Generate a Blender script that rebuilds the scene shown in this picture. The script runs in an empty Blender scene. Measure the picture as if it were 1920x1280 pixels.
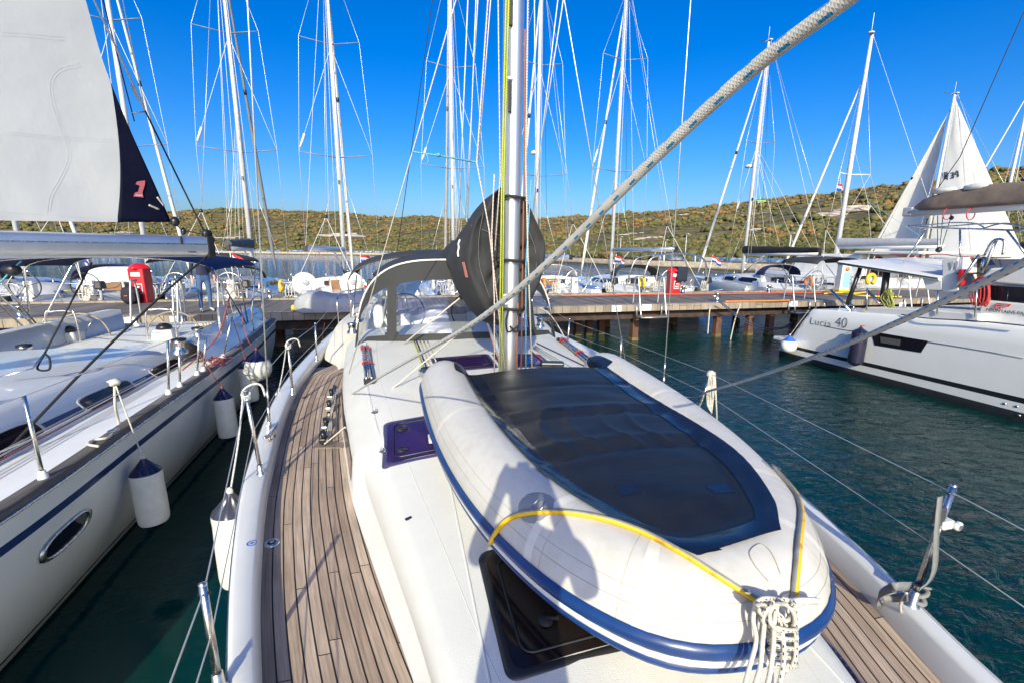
import bpy, bmesh, math, random
import numpy as np
from mathutils import Vector, Matrix, noise
from mathutils.bvhtree import BVHTree
R = math.radians
random.seed(7)
scene = bpy.context.scene
COL = scene.collection

# ------------------------------------------------------------------ camera
CAM_H = 3.0
PITCH = R(11.3)
YAW = R(14.2)
ROLL = R(0.5)
FPX = 853.3                     # 16 mm lens on 36 mm film, in photo pixels
cd = bpy.data.cameras.new('camera')
cd.lens = 16.0; cd.sensor_width = 36.0; cd.clip_start = 0.02; cd.clip_end = 12000
cam = bpy.data.objects.new('camera', cd); COL.objects.link(cam)
cam.matrix_world = Matrix.Translation((0, 0, CAM_H)) @ Matrix.Rotation(-YAW, 4, 'Z') @ Matrix.Rotation(math.pi/2-PITCH, 4, 'X') @ Matrix.Rotation(ROLL, 4, 'Z')
scene.camera = cam

def ray(px, py):
    dx, dy = px-960, py-640
    x = (dx*math.cos(ROLL)+dy*math.sin(ROLL))/FPX; y = -(dy*math.cos(ROLL)-dx*math.sin(ROLL))/FPX
    d = (x, math.cos(PITCH)+y*math.sin(PITCH), -math.sin(PITCH)+y*math.cos(PITCH))
    c, s = math.cos(YAW), math.sin(YAW)
    return Vector((d[0]*c+d[1]*s, -d[0]*s+d[1]*c, d[2]))
EYE = Vector((0, 0, CAM_H))
def at(px, py, z):
    d = ray(px, py); return EYE+d*((z-CAM_H)/d.z)
def onY(px, py, Y):
    d = ray(px, py); return EYE+d*(Y/d.y)
def onX(px, py, X):
    d = ray(px, py); return EYE+d*(X/d.x)
def atD(px, py, D):
    return EYE+ray(px, py)*D

# ------------------------------------------------------------------ light
SUN_AZ = R(15.8); SUN_EL = R(27)
w = bpy.data.worlds.new('World'); scene.world = w; w.use_nodes = True
nt = w.node_tree
bg = nt.nodes['Background']
sky = nt.nodes.new('ShaderNodeTexSky'); sky.sky_type = 'NISHITA'; sky.sun_disc = False
sky.sun_elevation = SUN_EL; sky.sun_rotation = SUN_AZ+math.pi
sky.air_density = 1.0; sky.dust_density = 2.5; sky.ozone_density = 4.0; sky.altitude = 0
hs = nt.nodes.new('ShaderNodeHueSaturation'); hs.inputs['Saturation'].default_value = 1.38; hs.inputs['Hue'].default_value = 0.503
tn = nt.nodes.new('ShaderNodeMix'); tn.data_type = 'RGBA'; tn.blend_type = 'MULTIPLY'; tn.inputs[0].default_value = 1.0; tn.inputs[7].default_value = (0.86, 0.885, 0.97, 1)
nt.links.new(sky.outputs[0], tn.inputs[6]); nt.links.new(tn.outputs[2], hs.inputs['Color'])
gm = nt.nodes.new('ShaderNodeGamma'); gm.inputs[1].default_value = 1.12
nt.links.new(hs.outputs[0], gm.inputs[0]); nt.links.new(gm.outputs[0], bg.inputs[0]); bg.inputs[1].default_value = 0.085
sl = bpy.data.lights.new('sun', 'SUN'); sl.energy = 2.7; sl.angle = R(0.5); sl.color = (1.0, 0.94, 0.70)
so = bpy.data.objects.new('sun', sl); COL.objects.link(so)
sd = Vector((math.sin(SUN_AZ)*math.cos(SUN_EL), math.cos(SUN_AZ)*math.cos(SUN_EL), -math.sin(SUN_EL)))
so.rotation_euler = sd.to_track_quat('-Z', 'Y').to_euler(); so.location = (-5, -20, 30)
vs = scene.view_settings; vs.view_transform = 'Standard'; vs.look = 'None'; vs.gamma = 1; vs.exposure = 1.04
try: vs.use_curve_mapping = False
except Exception: pass
scene.cycles.max_bounces = 8; scene.cycles.transparent_max_bounces = 16
scene.cycles.use_denoising = True
scene.cycles.caustics_reflective = False; scene.cycles.caustics_refractive = False

# ------------------------------------------------------------------ materials
MC = {}
def mat(name, col, rough=0.5, metal=0.0, var=0.0, vscale=6.0, bump=0.0, bscale=40.0, spec=0.5, coat=0.0, alpha=None, stretch=(1,1,1), col2=None, sub=0.0):
    if name in MC: return MC[name]
    m = bpy.data.materials.new(name); m.use_nodes = True; MC[name] = m
    n = m.node_tree.nodes; L = m.node_tree.links; b = n['Principled BSDF']
    b.inputs['Base Color'].default_value = (*col, 1); b.inputs['Roughness'].default_value = rough
    b.inputs['Metallic'].default_value = metal; b.inputs['Specular IOR Level'].default_value = spec
    b.inputs['Coat Weight'].default_value = coat
    if coat: b.inputs['Coat Roughness'].default_value = 0.08
    tc = n.new('ShaderNodeTexCoord'); mp = n.new('ShaderNodeMapping'); mp.inputs['Scale'].default_value = stretch
    L.new(tc.outputs['Object'], mp.inputs[0])
    if var or col2:
        nz = n.new('ShaderNodeTexNoise'); nz.inputs['Scale'].default_value = vscale; nz.inputs['Detail'].default_value = 6; nz.inputs['Roughness'].default_value = 0.65
        L.new(mp.outputs[0], nz.inputs['Vector'])
        cr = n.new('ShaderNodeValToRGB'); cr.color_ramp.elements[0].position = 0.32; cr.color_ramp.elements[1].position = 0.68
        a = col; c2 = col2 or tuple(min(1, c*(1+var)) for c in col)
        if not col2: a = tuple(c*(1-var) for c in col)
        cr.color_ramp.elements[0].color = (*a, 1); cr.color_ramp.elements[1].color = (*c2, 1)
        L.new(nz.outputs[0], cr.inputs[0]); L.new(cr.outputs[0], b.inputs['Base Color'])
        mr = n.new('ShaderNodeMapRange'); mr.inputs[3].default_value = max(0.02, rough*0.8); mr.inputs[4].default_value = min(1, rough*1.2)
        L.new(nz.outputs[0], mr.inputs[0]); L.new(mr.outputs[0], b.inputs['Roughness'])
    if bump:
        nb = n.new('ShaderNodeTexNoise'); nb.inputs['Scale'].default_value = bscale; nb.inputs['Detail'].default_value = 5
        L.new(mp.outputs[0], nb.inputs['Vector'])
        bp = n.new('ShaderNodeBump'); bp.inputs['Strength'].default_value = 1.0; bp.inputs['Distance'].default_value = bump
        L.new(nb.outputs[0], bp.inputs['Height']); L.new(bp.outputs[0], b.inputs['Normal'])
    if alpha is not None: b.inputs['Alpha'].default_value = alpha
    return m

gel = mat('gelcoat', (0.69, 0.685, 0.66), 0.24, var=0.035, vscale=4, coat=0.3)
nonskid = mat('nonskid_gelcoat', (0.66, 0.65, 0.61), 0.5, var=0.04, vscale=3.5, bump=0.0022, bscale=240)
hullwhite = mat('hull_gelcoat', (0.78, 0.78, 0.76), 0.2, var=0.03, vscale=1.4, coat=0.3)
hullcream = mat('hull_cream', (0.80, 0.78, 0.72), 0.22, var=0.04, vscale=1.4, coat=0.3)
cream = mat('cream_gelcoat', (0.72, 0.67, 0.56), 0.4, var=0.04)
steel = mat('stainless', (0.70, 0.67, 0.62), 0.27, metal=1.0, var=0.14, vscale=18)
galv = mat('galvanised', (0.55, 0.58, 0.60), 0.4, metal=0.8, var=0.15, vscale=12)
alu = mat('anodised_aluminium', (0.74, 0.75, 0.76), 0.36, metal=0.9, var=0.06, vscale=2.5, stretch=(1, 1, 0.15))
aluw = mat('painted_mast', (0.74, 0.74, 0.74), 0.3, metal=0.25)
wire = mat('rigging_wire', (0.62, 0.62, 0.60), 0.35, metal=0.6)
wirew = mat('pale_cordage', (0.72, 0.70, 0.66), 0.7)
blackp = mat('black_plastic', (0.015, 0.015, 0.017), 0.35, var=0.2)
blackrope = mat('black_cordage', (0.012, 0.012, 0.014), 0.75, bump=0.001, bscale=200)
canvas = mat('charcoal_canvas', (0.028, 0.029, 0.032), 0.85, var=0.22, vscale=9, bump=0.004, bscale=14)
canvas_l = mat('slate_canvas', (0.030, 0.031, 0.033), 0.8, var=0.15, vscale=5, bump=0.003, bscale=30)
navy = mat('navy_canvas', (0.012, 0.018, 0.075), 0.8, var=0.2, vscale=5, bump=0.004, bscale=25)
navyp = mat('navy_vinyl', (0.007, 0.009, 0.045), 0.28, var=0.2, vscale=10)
bluestripe = mat('blue_stripe', (0.010, 0.032, 0.12), 0.25, var=0.08)
blackstripe = mat('black_stripe', (0.016, 0.018, 0.022), 0.22, var=0.1)
antifoul = mat('antifouling', (0.035, 0.018, 0.016), 0.7, var=0.3, vscale=6)
antifoulb = mat('dark_antifouling', (0.016, 0.022, 0.026), 0.7, var=0.3, vscale=6)
glassd = mat('dark_glazing', (0.010, 0.009, 0.014), 0.06, spec=0.4)
fendw = mat('fender_vinyl', (0.66, 0.65, 0.58), 0.42, var=0.09, vscale=9, bump=0.001, bscale=60)
red_m = mat('red_plastic', (0.52, 0.012, 0.025), 0.35, var=0.12)
orange = mat('orange_hose', (0.72, 0.20, 0.05), 0.5, var=0.1)
yellow = mat('yellow_plastic', (0.80, 0.52, 0.03), 0.45, var=0.08)
skin = mat('skin', (0.55, 0.32, 0.22), 0.5)
denim = mat('denim', (0.06, 0.12, 0.26), 0.8, var=0.2, vscale=20)
brownc = mat('brown_canvas', (0.165, 0.125, 0.10), 0.8, var=0.18, vscale=5, bump=0.004, bscale=20)
greyc = mat('grey_canvas', (0.33, 0.34, 0.38), 0.8, var=0.12, vscale=5, bump=0.004, bscale=20)
vinylw = mat('seat_vinyl', (0.72, 0.71, 0.68), 0.45, var=0.05)
woodt = mat('companionway_wood', (0.22, 0.11, 0.045), 0.45, var=0.25, vscale=5, stretch=(1, 1, 6))
signw = mat('sign_white', (0.78, 0.80, 0.82), 0.4)
ink = mat('dark_lettering', (0.03, 0.035, 0.05), 0.5)
inkred = mat('red_lettering', (0.55, 0.03, 0.04), 0.5)
inkw = mat('white_lettering', (0.8, 0.8, 0.8), 0.5)
inkblue = mat('blue_lettering', (0.03, 0.12, 0.45), 0.5)

def clear_vinyl():
    m = bpy.data.materials.new('clear_vinyl'); m.use_nodes = True; n = m.node_tree.nodes; L = m.node_tree.links
    n.clear(); o = n.new('ShaderNodeOutputMaterial'); mx = n.new('ShaderNodeMixShader')
    t = n.new('ShaderNodeBsdfTransparent'); t.inputs[0].default_value = (0.86, 0.88, 0.92, 1)
    g = n.new('ShaderNodeBsdfGlossy'); g.inputs['Roughness'].default_value = 0.06; g.inputs['Color'].default_value = (0.9, 0.95, 1, 1)
    nz = n.new('ShaderNodeTexNoise'); nz.inputs['Scale'].default_value = 3.0
    bp = n.new('ShaderNodeBump'); bp.inputs['Distance'].default_value = 0.03; L.new(nz.outputs[0], bp.inputs['Height']); L.new(bp.outputs[0], g.inputs['Normal'])
    mx.inputs[0].default_value = 0.13
    L.new(t.outputs[0], mx.inputs[1]); L.new(g.outputs[0], mx.inputs[2]); L.new(mx.outputs[0], o.inputs[0])
    return m
vinyl = clear_vinyl()

def planks_mat(name, cols, width, gap, gapcol, seg=1.6, rough=0.75, grain=60.0):
    """planks from UV: u across (metres), v along (metres)."""
    m = bpy.data.materials.new(name); m.use_nodes = True; n = m.node_tree.nodes; L = m.node_tree.links; b = n['Principled BSDF']
    uv = n.new('ShaderNodeUVMap'); sx = n.new('ShaderNodeSeparateXYZ'); L.new(uv.outputs[0], sx.inputs[0])
    def math_(op, a, bb=None, c=None):
        q = n.new('ShaderNodeMath'); q.operation = op
        for i, v in enumerate((a, bb, c)):
            if v is None: continue
            if isinstance(v, (int, float)): q.inputs[i].default_value = v
            else: L.new(v, q.inputs[i])
        return q.outputs[0]
    u = math_('DIVIDE', sx.outputs[0], width); iu = math_('FLOOR', u); fu = math_('FRACT', u)
    wn = n.new('ShaderNodeTexWhiteNoise'); wn.noise_dimensions = '1D'; L.new(iu, wn.inputs['W'])
    v = math_('DIVIDE', sx.outputs[1], seg); v = math_('ADD', v, math_('MULTIPLY', wn.outputs[0], 7.3)); iv = math_('FLOOR', v); fv = math_('FRACT', v)
    wn2 = n.new('ShaderNodeTexWhiteNoise'); wn2.noise_dimensions = '2D'
    cx = n.new('ShaderNodeCombineXYZ'); L.new(iu, cx.inputs[0]); L.new(iv, cx.inputs[1]); L.new(cx.outputs[0], wn2.inputs['Vector'])
    cr = n.new('ShaderNodeValToRGB')
    for i, c in enumerate(cols):
        e = cr.color_ramp.elements[i] if i < 2 else cr.color_ramp.elements.new(0.5)
        e.position = i/(len(cols)-1) if len(cols) > 1 else 0; e.color = (*c, 1)
    L.new(wn2.outputs[0], cr.inputs[0])
    cg = n.new('ShaderNodeCombineXYZ'); L.new(math_('MULTIPLY', sx.outputs[0], grain), cg.inputs[0]); L.new(math_('MULTIPLY', sx.outputs[1], grain*0.035), cg.inputs[1]); L.new(math_('MULTIPLY', wn2.outputs[0], 30.0), cg.inputs[2])
    ng = n.new('ShaderNodeTexNoise'); ng.inputs['Scale'].default_value = 1.6; ng.inputs['Detail'].default_value = 8; ng.inputs['Roughness'].default_value = 0.7; L.new(cg.outputs[0], ng.inputs['Vector'])
    nl = n.new('ShaderNodeTexNoise'); nl.inputs['Scale'].default_value = 2.3; nl.inputs['Detail'].default_value = 5; L.new(uv.outputs[0], nl.inputs['Vector'])
    g1 = n.new('ShaderNodeMapRange'); g1.inputs[1].default_value = 0.3; g1.inputs[2].default_value = 0.7; g1.inputs[3].default_value = 0.62; g1.inputs[4].default_value = 1.34; L.new(ng.outputs[0], g1.inputs[0])
    g2 = n.new('ShaderNodeMapRange'); g2.inputs[1].default_value = 0.3; g2.inputs[2].default_value = 0.7; g2.inputs[3].default_value = 0.82; g2.inputs[4].default_value = 1.18; L.new(nl.outputs[0], g2.inputs[0])
    mm = n.new('ShaderNodeMix'); mm.data_type = 'RGBA'; mm.blend_type = 'MULTIPLY'; mm.inputs[0].default_value = 1
    L.new(cr.outputs[0], mm.inputs[6]); cc = n.new('ShaderNodeCombineColor'); pp = math_('MULTIPLY', g1.outputs[0], g2.outputs[0])
    for i in range(3): L.new(pp, cc.inputs[i])
    L.new(cc.outputs[0], mm.inputs[7])
    gu = math_('LESS_THAN', fu, gap/width); gv = math_('LESS_THAN', fv, gap/seg*0.7); gg = math_('MAXIMUM', gu, gv)
    m2 = n.new('ShaderNodeMix'); m2.data_type = 'RGBA'; L.new(gg, m2.inputs[0]); L.new(mm.outputs[2], m2.inputs[6]); m2.inputs[7].default_value = (*gapcol, 1)
    L.new(m2.outputs[2], b.inputs['Base Color']); b.inputs['Roughness'].default_value = rough
    bp = n.new('ShaderNodeBump'); bp.inputs['Distance'].default_value = 0.004; bp.inputs['Strength'].default_value = 0.8
    hgt = math_('SUBTRACT', math_('MULTIPLY', ng.outputs[0], 0.35), math_('MULTIPLY', gg, 0.8)); L.new(hgt, bp.inputs['Height']); L.new(bp.outputs[0], b.inputs['Normal'])
    return m
teak = planks_mat('weathered_teak', [(0.29, 0.21, 0.155), (0.395, 0.295, 0.22), (0.48, 0.37, 0.285)], 0.056, 0.0075, (0.006, 0.006, 0.006), 1.9)
teakg = planks_mat('grey_teak_rail', [(0.10, 0.088, 0.08), (0.16, 0.14, 0.125), (0.20, 0.18, 0.16)], 0.2, 0.002, (0.02, 0.02, 0.02), 1.9)
dockwood = planks_mat('dock_planks', [(0.115, 0.097, 0.082), (0.165, 0.142, 0.12), (0.225, 0.195, 0.165)], 0.15, 0.014, (0.01, 0.01, 0.01), 9.0)
edgewood = planks_mat('dock_edge_timber', [(0.22, 0.18, 0.14), (0.30, 0.25, 0.19), (0.36, 0.30, 0.24)], 0.28, 0.012, (0.03, 0.025, 0.02), 3.0)

def rope_mat(name, base, fleck, period=0.045, duty=0.3, n_rows=2, twist=1.0, wid=0.16):
    """braided rope from UV: u round 0..1, v metres along."""
    m = bpy.data.materials.new(name); m.use_nodes = True; n = m.node_tree.nodes; L = m.node_tree.links; b = n['Principled BSDF']
    uv = n.new('ShaderNodeUVMap'); sx = n.new('ShaderNodeSeparateXYZ'); L.new(uv.outputs[0], sx.inputs[0])
    def M(op, a, bb=None):
        q = n.new('ShaderNodeMath'); q.operation = op
        for i, v in enumerate((a, bb)):
            if v is None: continue
            if isinstance(v, (int, float)): q.inputs[i].default_value = v
            else: L.new(v, q.inputs[i])
        return q.outputs[0]
    v = M('DIVIDE', sx.outputs[1], period); a = M('FRACT', v)
    uu = M('FRACT', M('ADD', M('MULTIPLY', sx.outputs[0], n_rows), M('MULTIPLY', M('FRACT', M('MULTIPLY', v, 1.0)), 0.6*twist)))
    fl = M('MULTIPLY', M('LESS_THAN', a, duty), M('LESS_THAN', M('ABSOLUTE', M('SUBTRACT', uu, 0.45)), wid))
    # braid
    br1 = M('SINE', M('ADD', M('MULTIPLY', sx.outputs[0], 2*math.pi*8), M('MULTIPLY', sx.outputs[1], 2*math.pi*240)))
    br2 = M('SINE', M('SUBTRACT', M('MULTIPLY', sx.outputs[0], 2*math.pi*8), M('MULTIPLY', sx.outputs[1], 2*math.pi*240)))
    br = M('MAXIMUM', br1, br2)
    mx = n.new('ShaderNodeMix'); mx.data_type = 'RGBA'; L.new(fl, mx.inputs[0]); mx.inputs[6].default_value = (*base, 1); mx.inputs[7].default_value = (*fleck, 1)
    nz = n.new('ShaderNodeTexNoise'); nz.inputs['Scale'].default_value = 25; tc = n.new('ShaderNodeTexCoord'); L.new(tc.outputs['Object'], nz.inputs['Vector'])
    mr = n.new('ShaderNodeMapRange'); mr.inputs[3].default_value = 0.72; mr.inputs[4].default_value = 1.15; L.new(nz.outputs[0], mr.inputs[0])
    cc = n.new('ShaderNodeCombineColor')
    for i in range(3): L.new(mr.outputs[0], cc.inputs[i])
    mm = n.new('ShaderNodeMix'); mm.data_type = 'RGBA'; mm.blend_type = 'MULTIPLY'; mm.inputs[0].default_value = 1; L.new(mx.outputs[2], mm.inputs[6]); L.new(cc.outputs[0], mm.inputs[7])
    L.new(mm.outputs[2], b.inputs['Base Color']); b.inputs['Roughness'].default_value = 0.75
    bp = n.new('ShaderNodeBump'); bp.inputs['Distance'].default_value = 0.00012; bp.inputs['Strength'].default_value = 1; L.new(br, bp.inputs['Height']); L.new(bp.outputs[0], b.inputs['Normal'])
    return m
r_blue = rope_mat('white_rope_blue_fleck', (0.60, 0.57, 0.51), (0.02, 0.24, 0.46), period=0.036, duty=0.32, n_rows=4, twist=0.2, wid=0.15)
r_black = rope_mat('white_rope_black_fleck', (0.62, 0.58, 0.50), (0.03, 0.03, 0.035), period=0.020, duty=0.4, n_rows=2, twist=0.15, wid=0.10)
r_plain = rope_mat('plain_cream_rope', (0.58, 0.54, 0.46), (0.5, 0.46, 0.4))
r_red = rope_mat('white_rope_red_fleck', (0.62, 0.57, 0.52), (0.5, 0.12, 0.05), period=0.03, duty=0.5, n_rows=2)
r_orange = rope_mat('orange_rope', (0.36, 0.13, 0.06), (0.12, 0.05, 0.03), period=0.02)
r_lime = rope_mat('lime_rope', (0.48, 0.55, 0.05), (0.12, 0.16, 0.02), period=0.02, duty=0.4)
r_cyan = rope_mat('blue_rope', (0.14, 0.34, 0.52), (0.35, 0.5, 0.6), period=0.03)
r_turq = rope_mat('turquoise_rope', (0.10, 0.36, 0.42), (0.3, 0.5, 0.55), period=0.03)
r_pink = rope_mat('faded_red_rope', (0.30, 0.06, 0.07), (0.45, 0.25, 0.25), period=0.03)
r_navy = rope_mat('navy_rope', (0.02, 0.03, 0.09), (0.1, 0.12, 0.2), period=0.03)
r_redd = rope_mat('red_rope', (0.45, 0.03, 0.03), (0.25, 0.02, 0.02), period=0.03)
r_green = rope_mat('olive_rope', (0.30, 0.33, 0.07), (0.2, 0.22, 0.05), period=0.03)

# ------------------------------------------------------------------ mesh builder
def catmull(pts, n=8, closed=False):
    pts = [Vector(p) for p in pts]
    if len(pts) < 3: 
        return [pts[0].lerp(pts[1], i/n) for i in range(n+1)]
    out = []
    N = len(pts)
    rng = range(N if closed else N-1)
    for i in rng:
        p1, p2 = pts[i], pts[(i+1) % N]
        p0 = pts[(i-1) % N] if (closed or i > 0) else p1*2-p2
        p3 = pts[(i+2) % N] if (closed or i+2 < N) else p2*2-p1
        for k in range(n):
            t = k/n; t2 = t*t; t3 = t2*t
            out.append(0.5*((2*p1)+(p2-p0)*t+(2*p0-5*p1+4*p2-p3)*t2+(3*p1-p0-3*p2+p3)*t3))
    if not closed: out.append(pts[-1].copy())
    return out
def lerp_tab(tab, x):
    if x <= tab[0][0]: return tab[0][1]
    for (a, va), (b, vb) in zip(tab, tab[1:]):
        if x <= b: return va+(vb-va)*(x-a)/(b-a)
    return tab[-1][1]
def smooth_tab(tab):
    """cubic (Catmull-Rom in x) lookup"""
    xs = [t[0] for t in tab]; ys = [t[1] for t in tab]
    ms = []
    for i in range(len(xs)):
        if i == 0: ms.append((ys[1]-ys[0])/(xs[1]-xs[0]))
        elif i == len(xs)-1: ms.append((ys[-1]-ys[-2])/(xs[-1]-xs[-2]))
        else:
            ms.append((ys[i+1]-ys[i-1])/(xs[i+1]-xs[i-1]))
    def f(x):
        if x <= xs[0]: return ys[0]
        if x >= xs[-1]: return ys[-1]
        for i in range(len(xs)-1):
            if x <= xs[i+1]:
                h = xs[i+1]-xs[i]; t = (x-xs[i])/h
                return (2*t**3-3*t*t+1)*ys[i]+(t**3-2*t*t+t)*h*ms[i]+(-2*t**3+3*t*t)*ys[i+1]+(t**3-t*t)*h*ms[i+1]
    return f

class MB:
    def __init__(s): s.v = []; s.f = []; s.mi = []; s.uv = []; s.m = 0; s.smooth = []; s.sm = True
    def face(s, idx, uvs=None):
        s.f.append(idx); s.mi.append(s.m); s.uv.append(uvs); s.smooth.append(s.sm)
    def add(s, vs):
        b = len(s.v); s.v.extend([tuple(v) for v in vs]); return b
    def box(s, c, d, rot=None, taper=1.0):
        c = Vector(c); hx, hy, hz = d[0]/2, d[1]/2, d[2]/2
        vs = []
        for z, k in ((-hz, 1.0), (hz, taper)):
            for x, y in ((-hx, -hy), (hx, -hy), (hx, hy), (-hx, hy)):
                v = Vector((x*k, y*k, z))
                if rot is not None: v = rot @ v
                vs.append(c+v)
        b = s.add(vs); sm = s.sm; s.sm = False
        for q in ((0, 3, 2, 1), (4, 5, 6, 7), (0, 1, 5, 4), (1, 2, 6, 5), (2, 3, 7, 6), (3, 0, 4, 7)): s.face([b+i for i in q])
        s.sm = sm
        return s
    def tube(s, pts, r, seg=8, closed=False, cap=True, flat=1.0):
        pts = [Vector(p) for p in pts]; n = len(pts)
        rs = r if isinstance(r, (list, tuple)) else [r]*n
        def tan(i):
            if closed: t = pts[(i+1) % n]-pts[(i-1) % n]
            elif i == 0: t = pts[1]-pts[0]
            elif i == n-1: t = pts[-1]-pts[-2]
            else: t = pts[i+1]-pts[i-1]
            return t.normalized() if t.length > 1e-9 else Vector((0, 0, 1))
        t0 = tan(0)
        up = Vector((0, 0, 1)) if abs(t0.z) < 0.9 else Vector((1, 0, 0))
        nrm = (up-t0*up.dot(t0)).normalized()
        rings = []; ln = 0.0; lens = []
        for i in range(n):
            t = tan(i); nrm = nrm-t*nrm.dot(t)
            if nrm.length < 1e-6: nrm = t.orthogonal()
            nrm.normalize(); bn = t.cross(nrm)
            if i: ln += (pts[i]-pts[i-1]).length
            lens.append(ln)
            rings.append(s.add([pts[i]+(nrm*math.cos(2*math.pi*k/seg)*flat+bn*math.sin(2*math.pi*k/seg))*rs[i] for k in range(seg)]))
        m = n if closed else n-1
        for i in range(m):
            a, b = rings[i], rings[(i+1) % n]; l0 = lens[i]; l1 = lens[i+1] if i+1 < n else ln+(pts[0]-pts[-1]).length
            for k in range(seg):
                k2 = (k+1) % seg
                s.face([a+k, a+k2, b+k2, b+k], [(k/seg, l0), ((k+1)/seg, l0), ((k+1)/seg, l1), (k/seg, l1)])
        if cap and not closed:
            s.face([rings[0]+k for k in range(seg)][::-1]); s.face([rings[-1]+k for k in range(seg)])
        return s
    def grid(s, rows, uvs=None, closed=False, flip=False):
        """rows: list of equal-length lists of points"""
        nr = len(rows); nc = len(rows[0]); b = s.add([p for r_ in rows for p in r_])
        for i in range(nr-1):
            for j in range(nc if closed else nc-1):
                j2 = (j+1) % nc
                q = [(i, j), (i, j2), (i+1, j2), (i+1, j)]
                if flip: q = q[::-1]
                s.face([b+a*nc+c for a, c in q], [uvs[a][c] for a, c in q] if uvs else None)
        return s
    def poly(s, pts, uvs=None):
        b = s.add(pts); sm = s.sm; s.sm = False; s.face([b+i for i in range(len(pts))], uvs); s.sm = sm; return s
    def prism(s, pts, d):
        """extrude a polygon by vector d, closed"""
        d = Vector(d); n = len(pts); b = s.add(pts); c = s.add([Vector(p)+d for p in pts]); sm = s.sm; s.sm = False
        s.face([b+i for i in range(n)][::-1]); s.face([c+i for i in range(n)])
        for i in range(n): s.face([b+i, b+(i+1) % n, c+(i+1) % n, c+i])
        s.sm = sm; return s
    def lathe(s, prof, seg=20, axis=None, origin=(0, 0, 0)):
        """prof: (r, h) list, revolved round axis from origin"""
        ax = Vector(axis or (0, 0, 1)).normalized(); o = Vector(origin); e1 = ax.orthogonal().normalized(); e2 = ax.cross(e1)
        rows = [[o+ax*h+(e1*math.cos(2*math.pi*k/seg)+e2*math.sin(2*math.pi*k/seg))*max(r, 1e-5) for k in range(seg)] for r, h in prof]
        return s.grid(rows, closed=True)
    def sphere(s, c, r, seg=14, rings=9, sc=(1, 1, 1)):
        c = Vector(c); rows = []
        for i in range(rings+1):
            a = math.pi*i/rings; rr = max(math.sin(a), 1e-4)
            rows.append([c+Vector((rr*math.cos(2*math.pi*k/seg)*sc[0], rr*math.sin(2*math.pi*k/seg)*sc[1], -math.cos(a)*sc[2]))*r for k in range(seg)])
        return s.grid(rows, closed=True)
    def build(s, name, mats, parent=None, bevel=0.0, loc=None):
        me = bpy.data.meshes.new(name); vs = s.v
        if loc is not None: vs = [(x-loc[0], y-loc[1], z-loc[2]) for x, y, z in vs]
        me.from_pydata(vs, [], s.f); 
        if not isinstance(mats, (list, tuple)): mats = [mats]
        for m in mats: me.materials.append(m)
        me.polygons.foreach_set('material_index', s.mi); me.polygons.foreach_set('use_smooth', s.smooth)
        if any(u is not None for u in s.uv):
            ul = me.uv_layers.new(name='UVMap'); k = 0
            for f, u in zip(s.f, s.uv):
                for j in range(len(f)):
                    ul.data[k].uv = u[j] if u else (0, 0); k += 1
        me.update()
        o = bpy.data.objects.new(name, me); COL.objects.link(o)
        if loc is not None: o.location = loc
        if parent: adopt(o, parent)
        if bevel:
            md = o.modifiers.new('bevel', 'BEVEL'); md.width = bevel; md.segments = 2; md.limit_method = 'ANGLE'; md.angle_limit = R(40)
        return o

WR = {}
def adopt(o, parent):
    o.parent = parent
    if parent is not None and parent.name in WR: o.matrix_parent_inverse = Matrix.Translation(-WR[parent.name])
def wthing(name, label, cat, loc, group=None):
    """a thing whose parts are modelled in world coordinates"""
    o = thing(name, label, cat, loc, 0, group); WR[o.name] = Vector(loc); return o
def thing(name, label, cat, loc=(0, 0, 0), rz=0, group=None):
    o = bpy.data.objects.new(name, None); COL.objects.link(o); o.location = loc; o.rotation_euler = (0, 0, rz); o.empty_display_size = 0.2
    return tag(o, label, cat, group)
def tag(o, label, cat, group=None):
    o['label'] = label; o['category'] = cat
    if group: o['group'] = group
    return o
def structure(o, kind='structure'):
    o['kind'] = kind; return o
def tubeobj(name, pts, r, m, parent=None, seg=8, sm=0, closed=False):
    if sm: pts = catmull(pts, sm, closed)
    return MB().tube(pts, r, seg, closed=closed).build(name, m, parent)
def cyl(name, a, b, r, m, parent=None, seg=12):
    return MB().tube([a, b], r, seg).build(name, m, parent)
def text(name, s, size, m, loc, rot, parent=None, extrude=0.002, align='LEFT', sx=1.0, thin=0.0, spacing=1.0):
    c = bpy.data.curves.new(name, 'FONT'); c.body = s; c.size = size; c.extrude = extrude; c.align_x = align; c.offset = -thin; c.space_character = spacing; c.materials.append(m)
    tmp = bpy.data.objects.new(name, c); COL.objects.link(tmp)
    bpy.context.view_layer.update()
    me = bpy.data.meshes.new_from_object(tmp); bpy.data.objects.remove(tmp)
    o = bpy.data.objects.new(name, me); COL.objects.link(o); o.location = loc; o.rotation_euler = rot; o.scale = (sx, 1, 1)
    if not me.materials: me.materials.append(m)
    if parent: adopt(o, parent)
    return o
def copy_tree(o, parent=None):
    c = o.copy(); COL.objects.link(c); c.parent = parent
    for ch in [x for x in bpy.data.objects if x.parent is o]: copy_tree(ch, c)
    return c
def bvh_of(*objs):
    vs = []; fs = []
    for o in objs:
        b = len(vs); vs += [o.matrix_world @ v.co for v in o.data.vertices]; fs += [[b+i for i in p.vertices] for p in o.data.polygons]
    return BVHTree.FromPolygons(vs, fs)
def hit(bvh, px, py, off=0.0):
    d = ray(px, py).normalized(); r_ = bvh.ray_cast(EYE, d)
    if r_[0] is None: return None, None
    nn = r_[1]
    if nn.dot(d) > 0: nn = -nn
    return r_[0]+nn*off, nn
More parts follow.
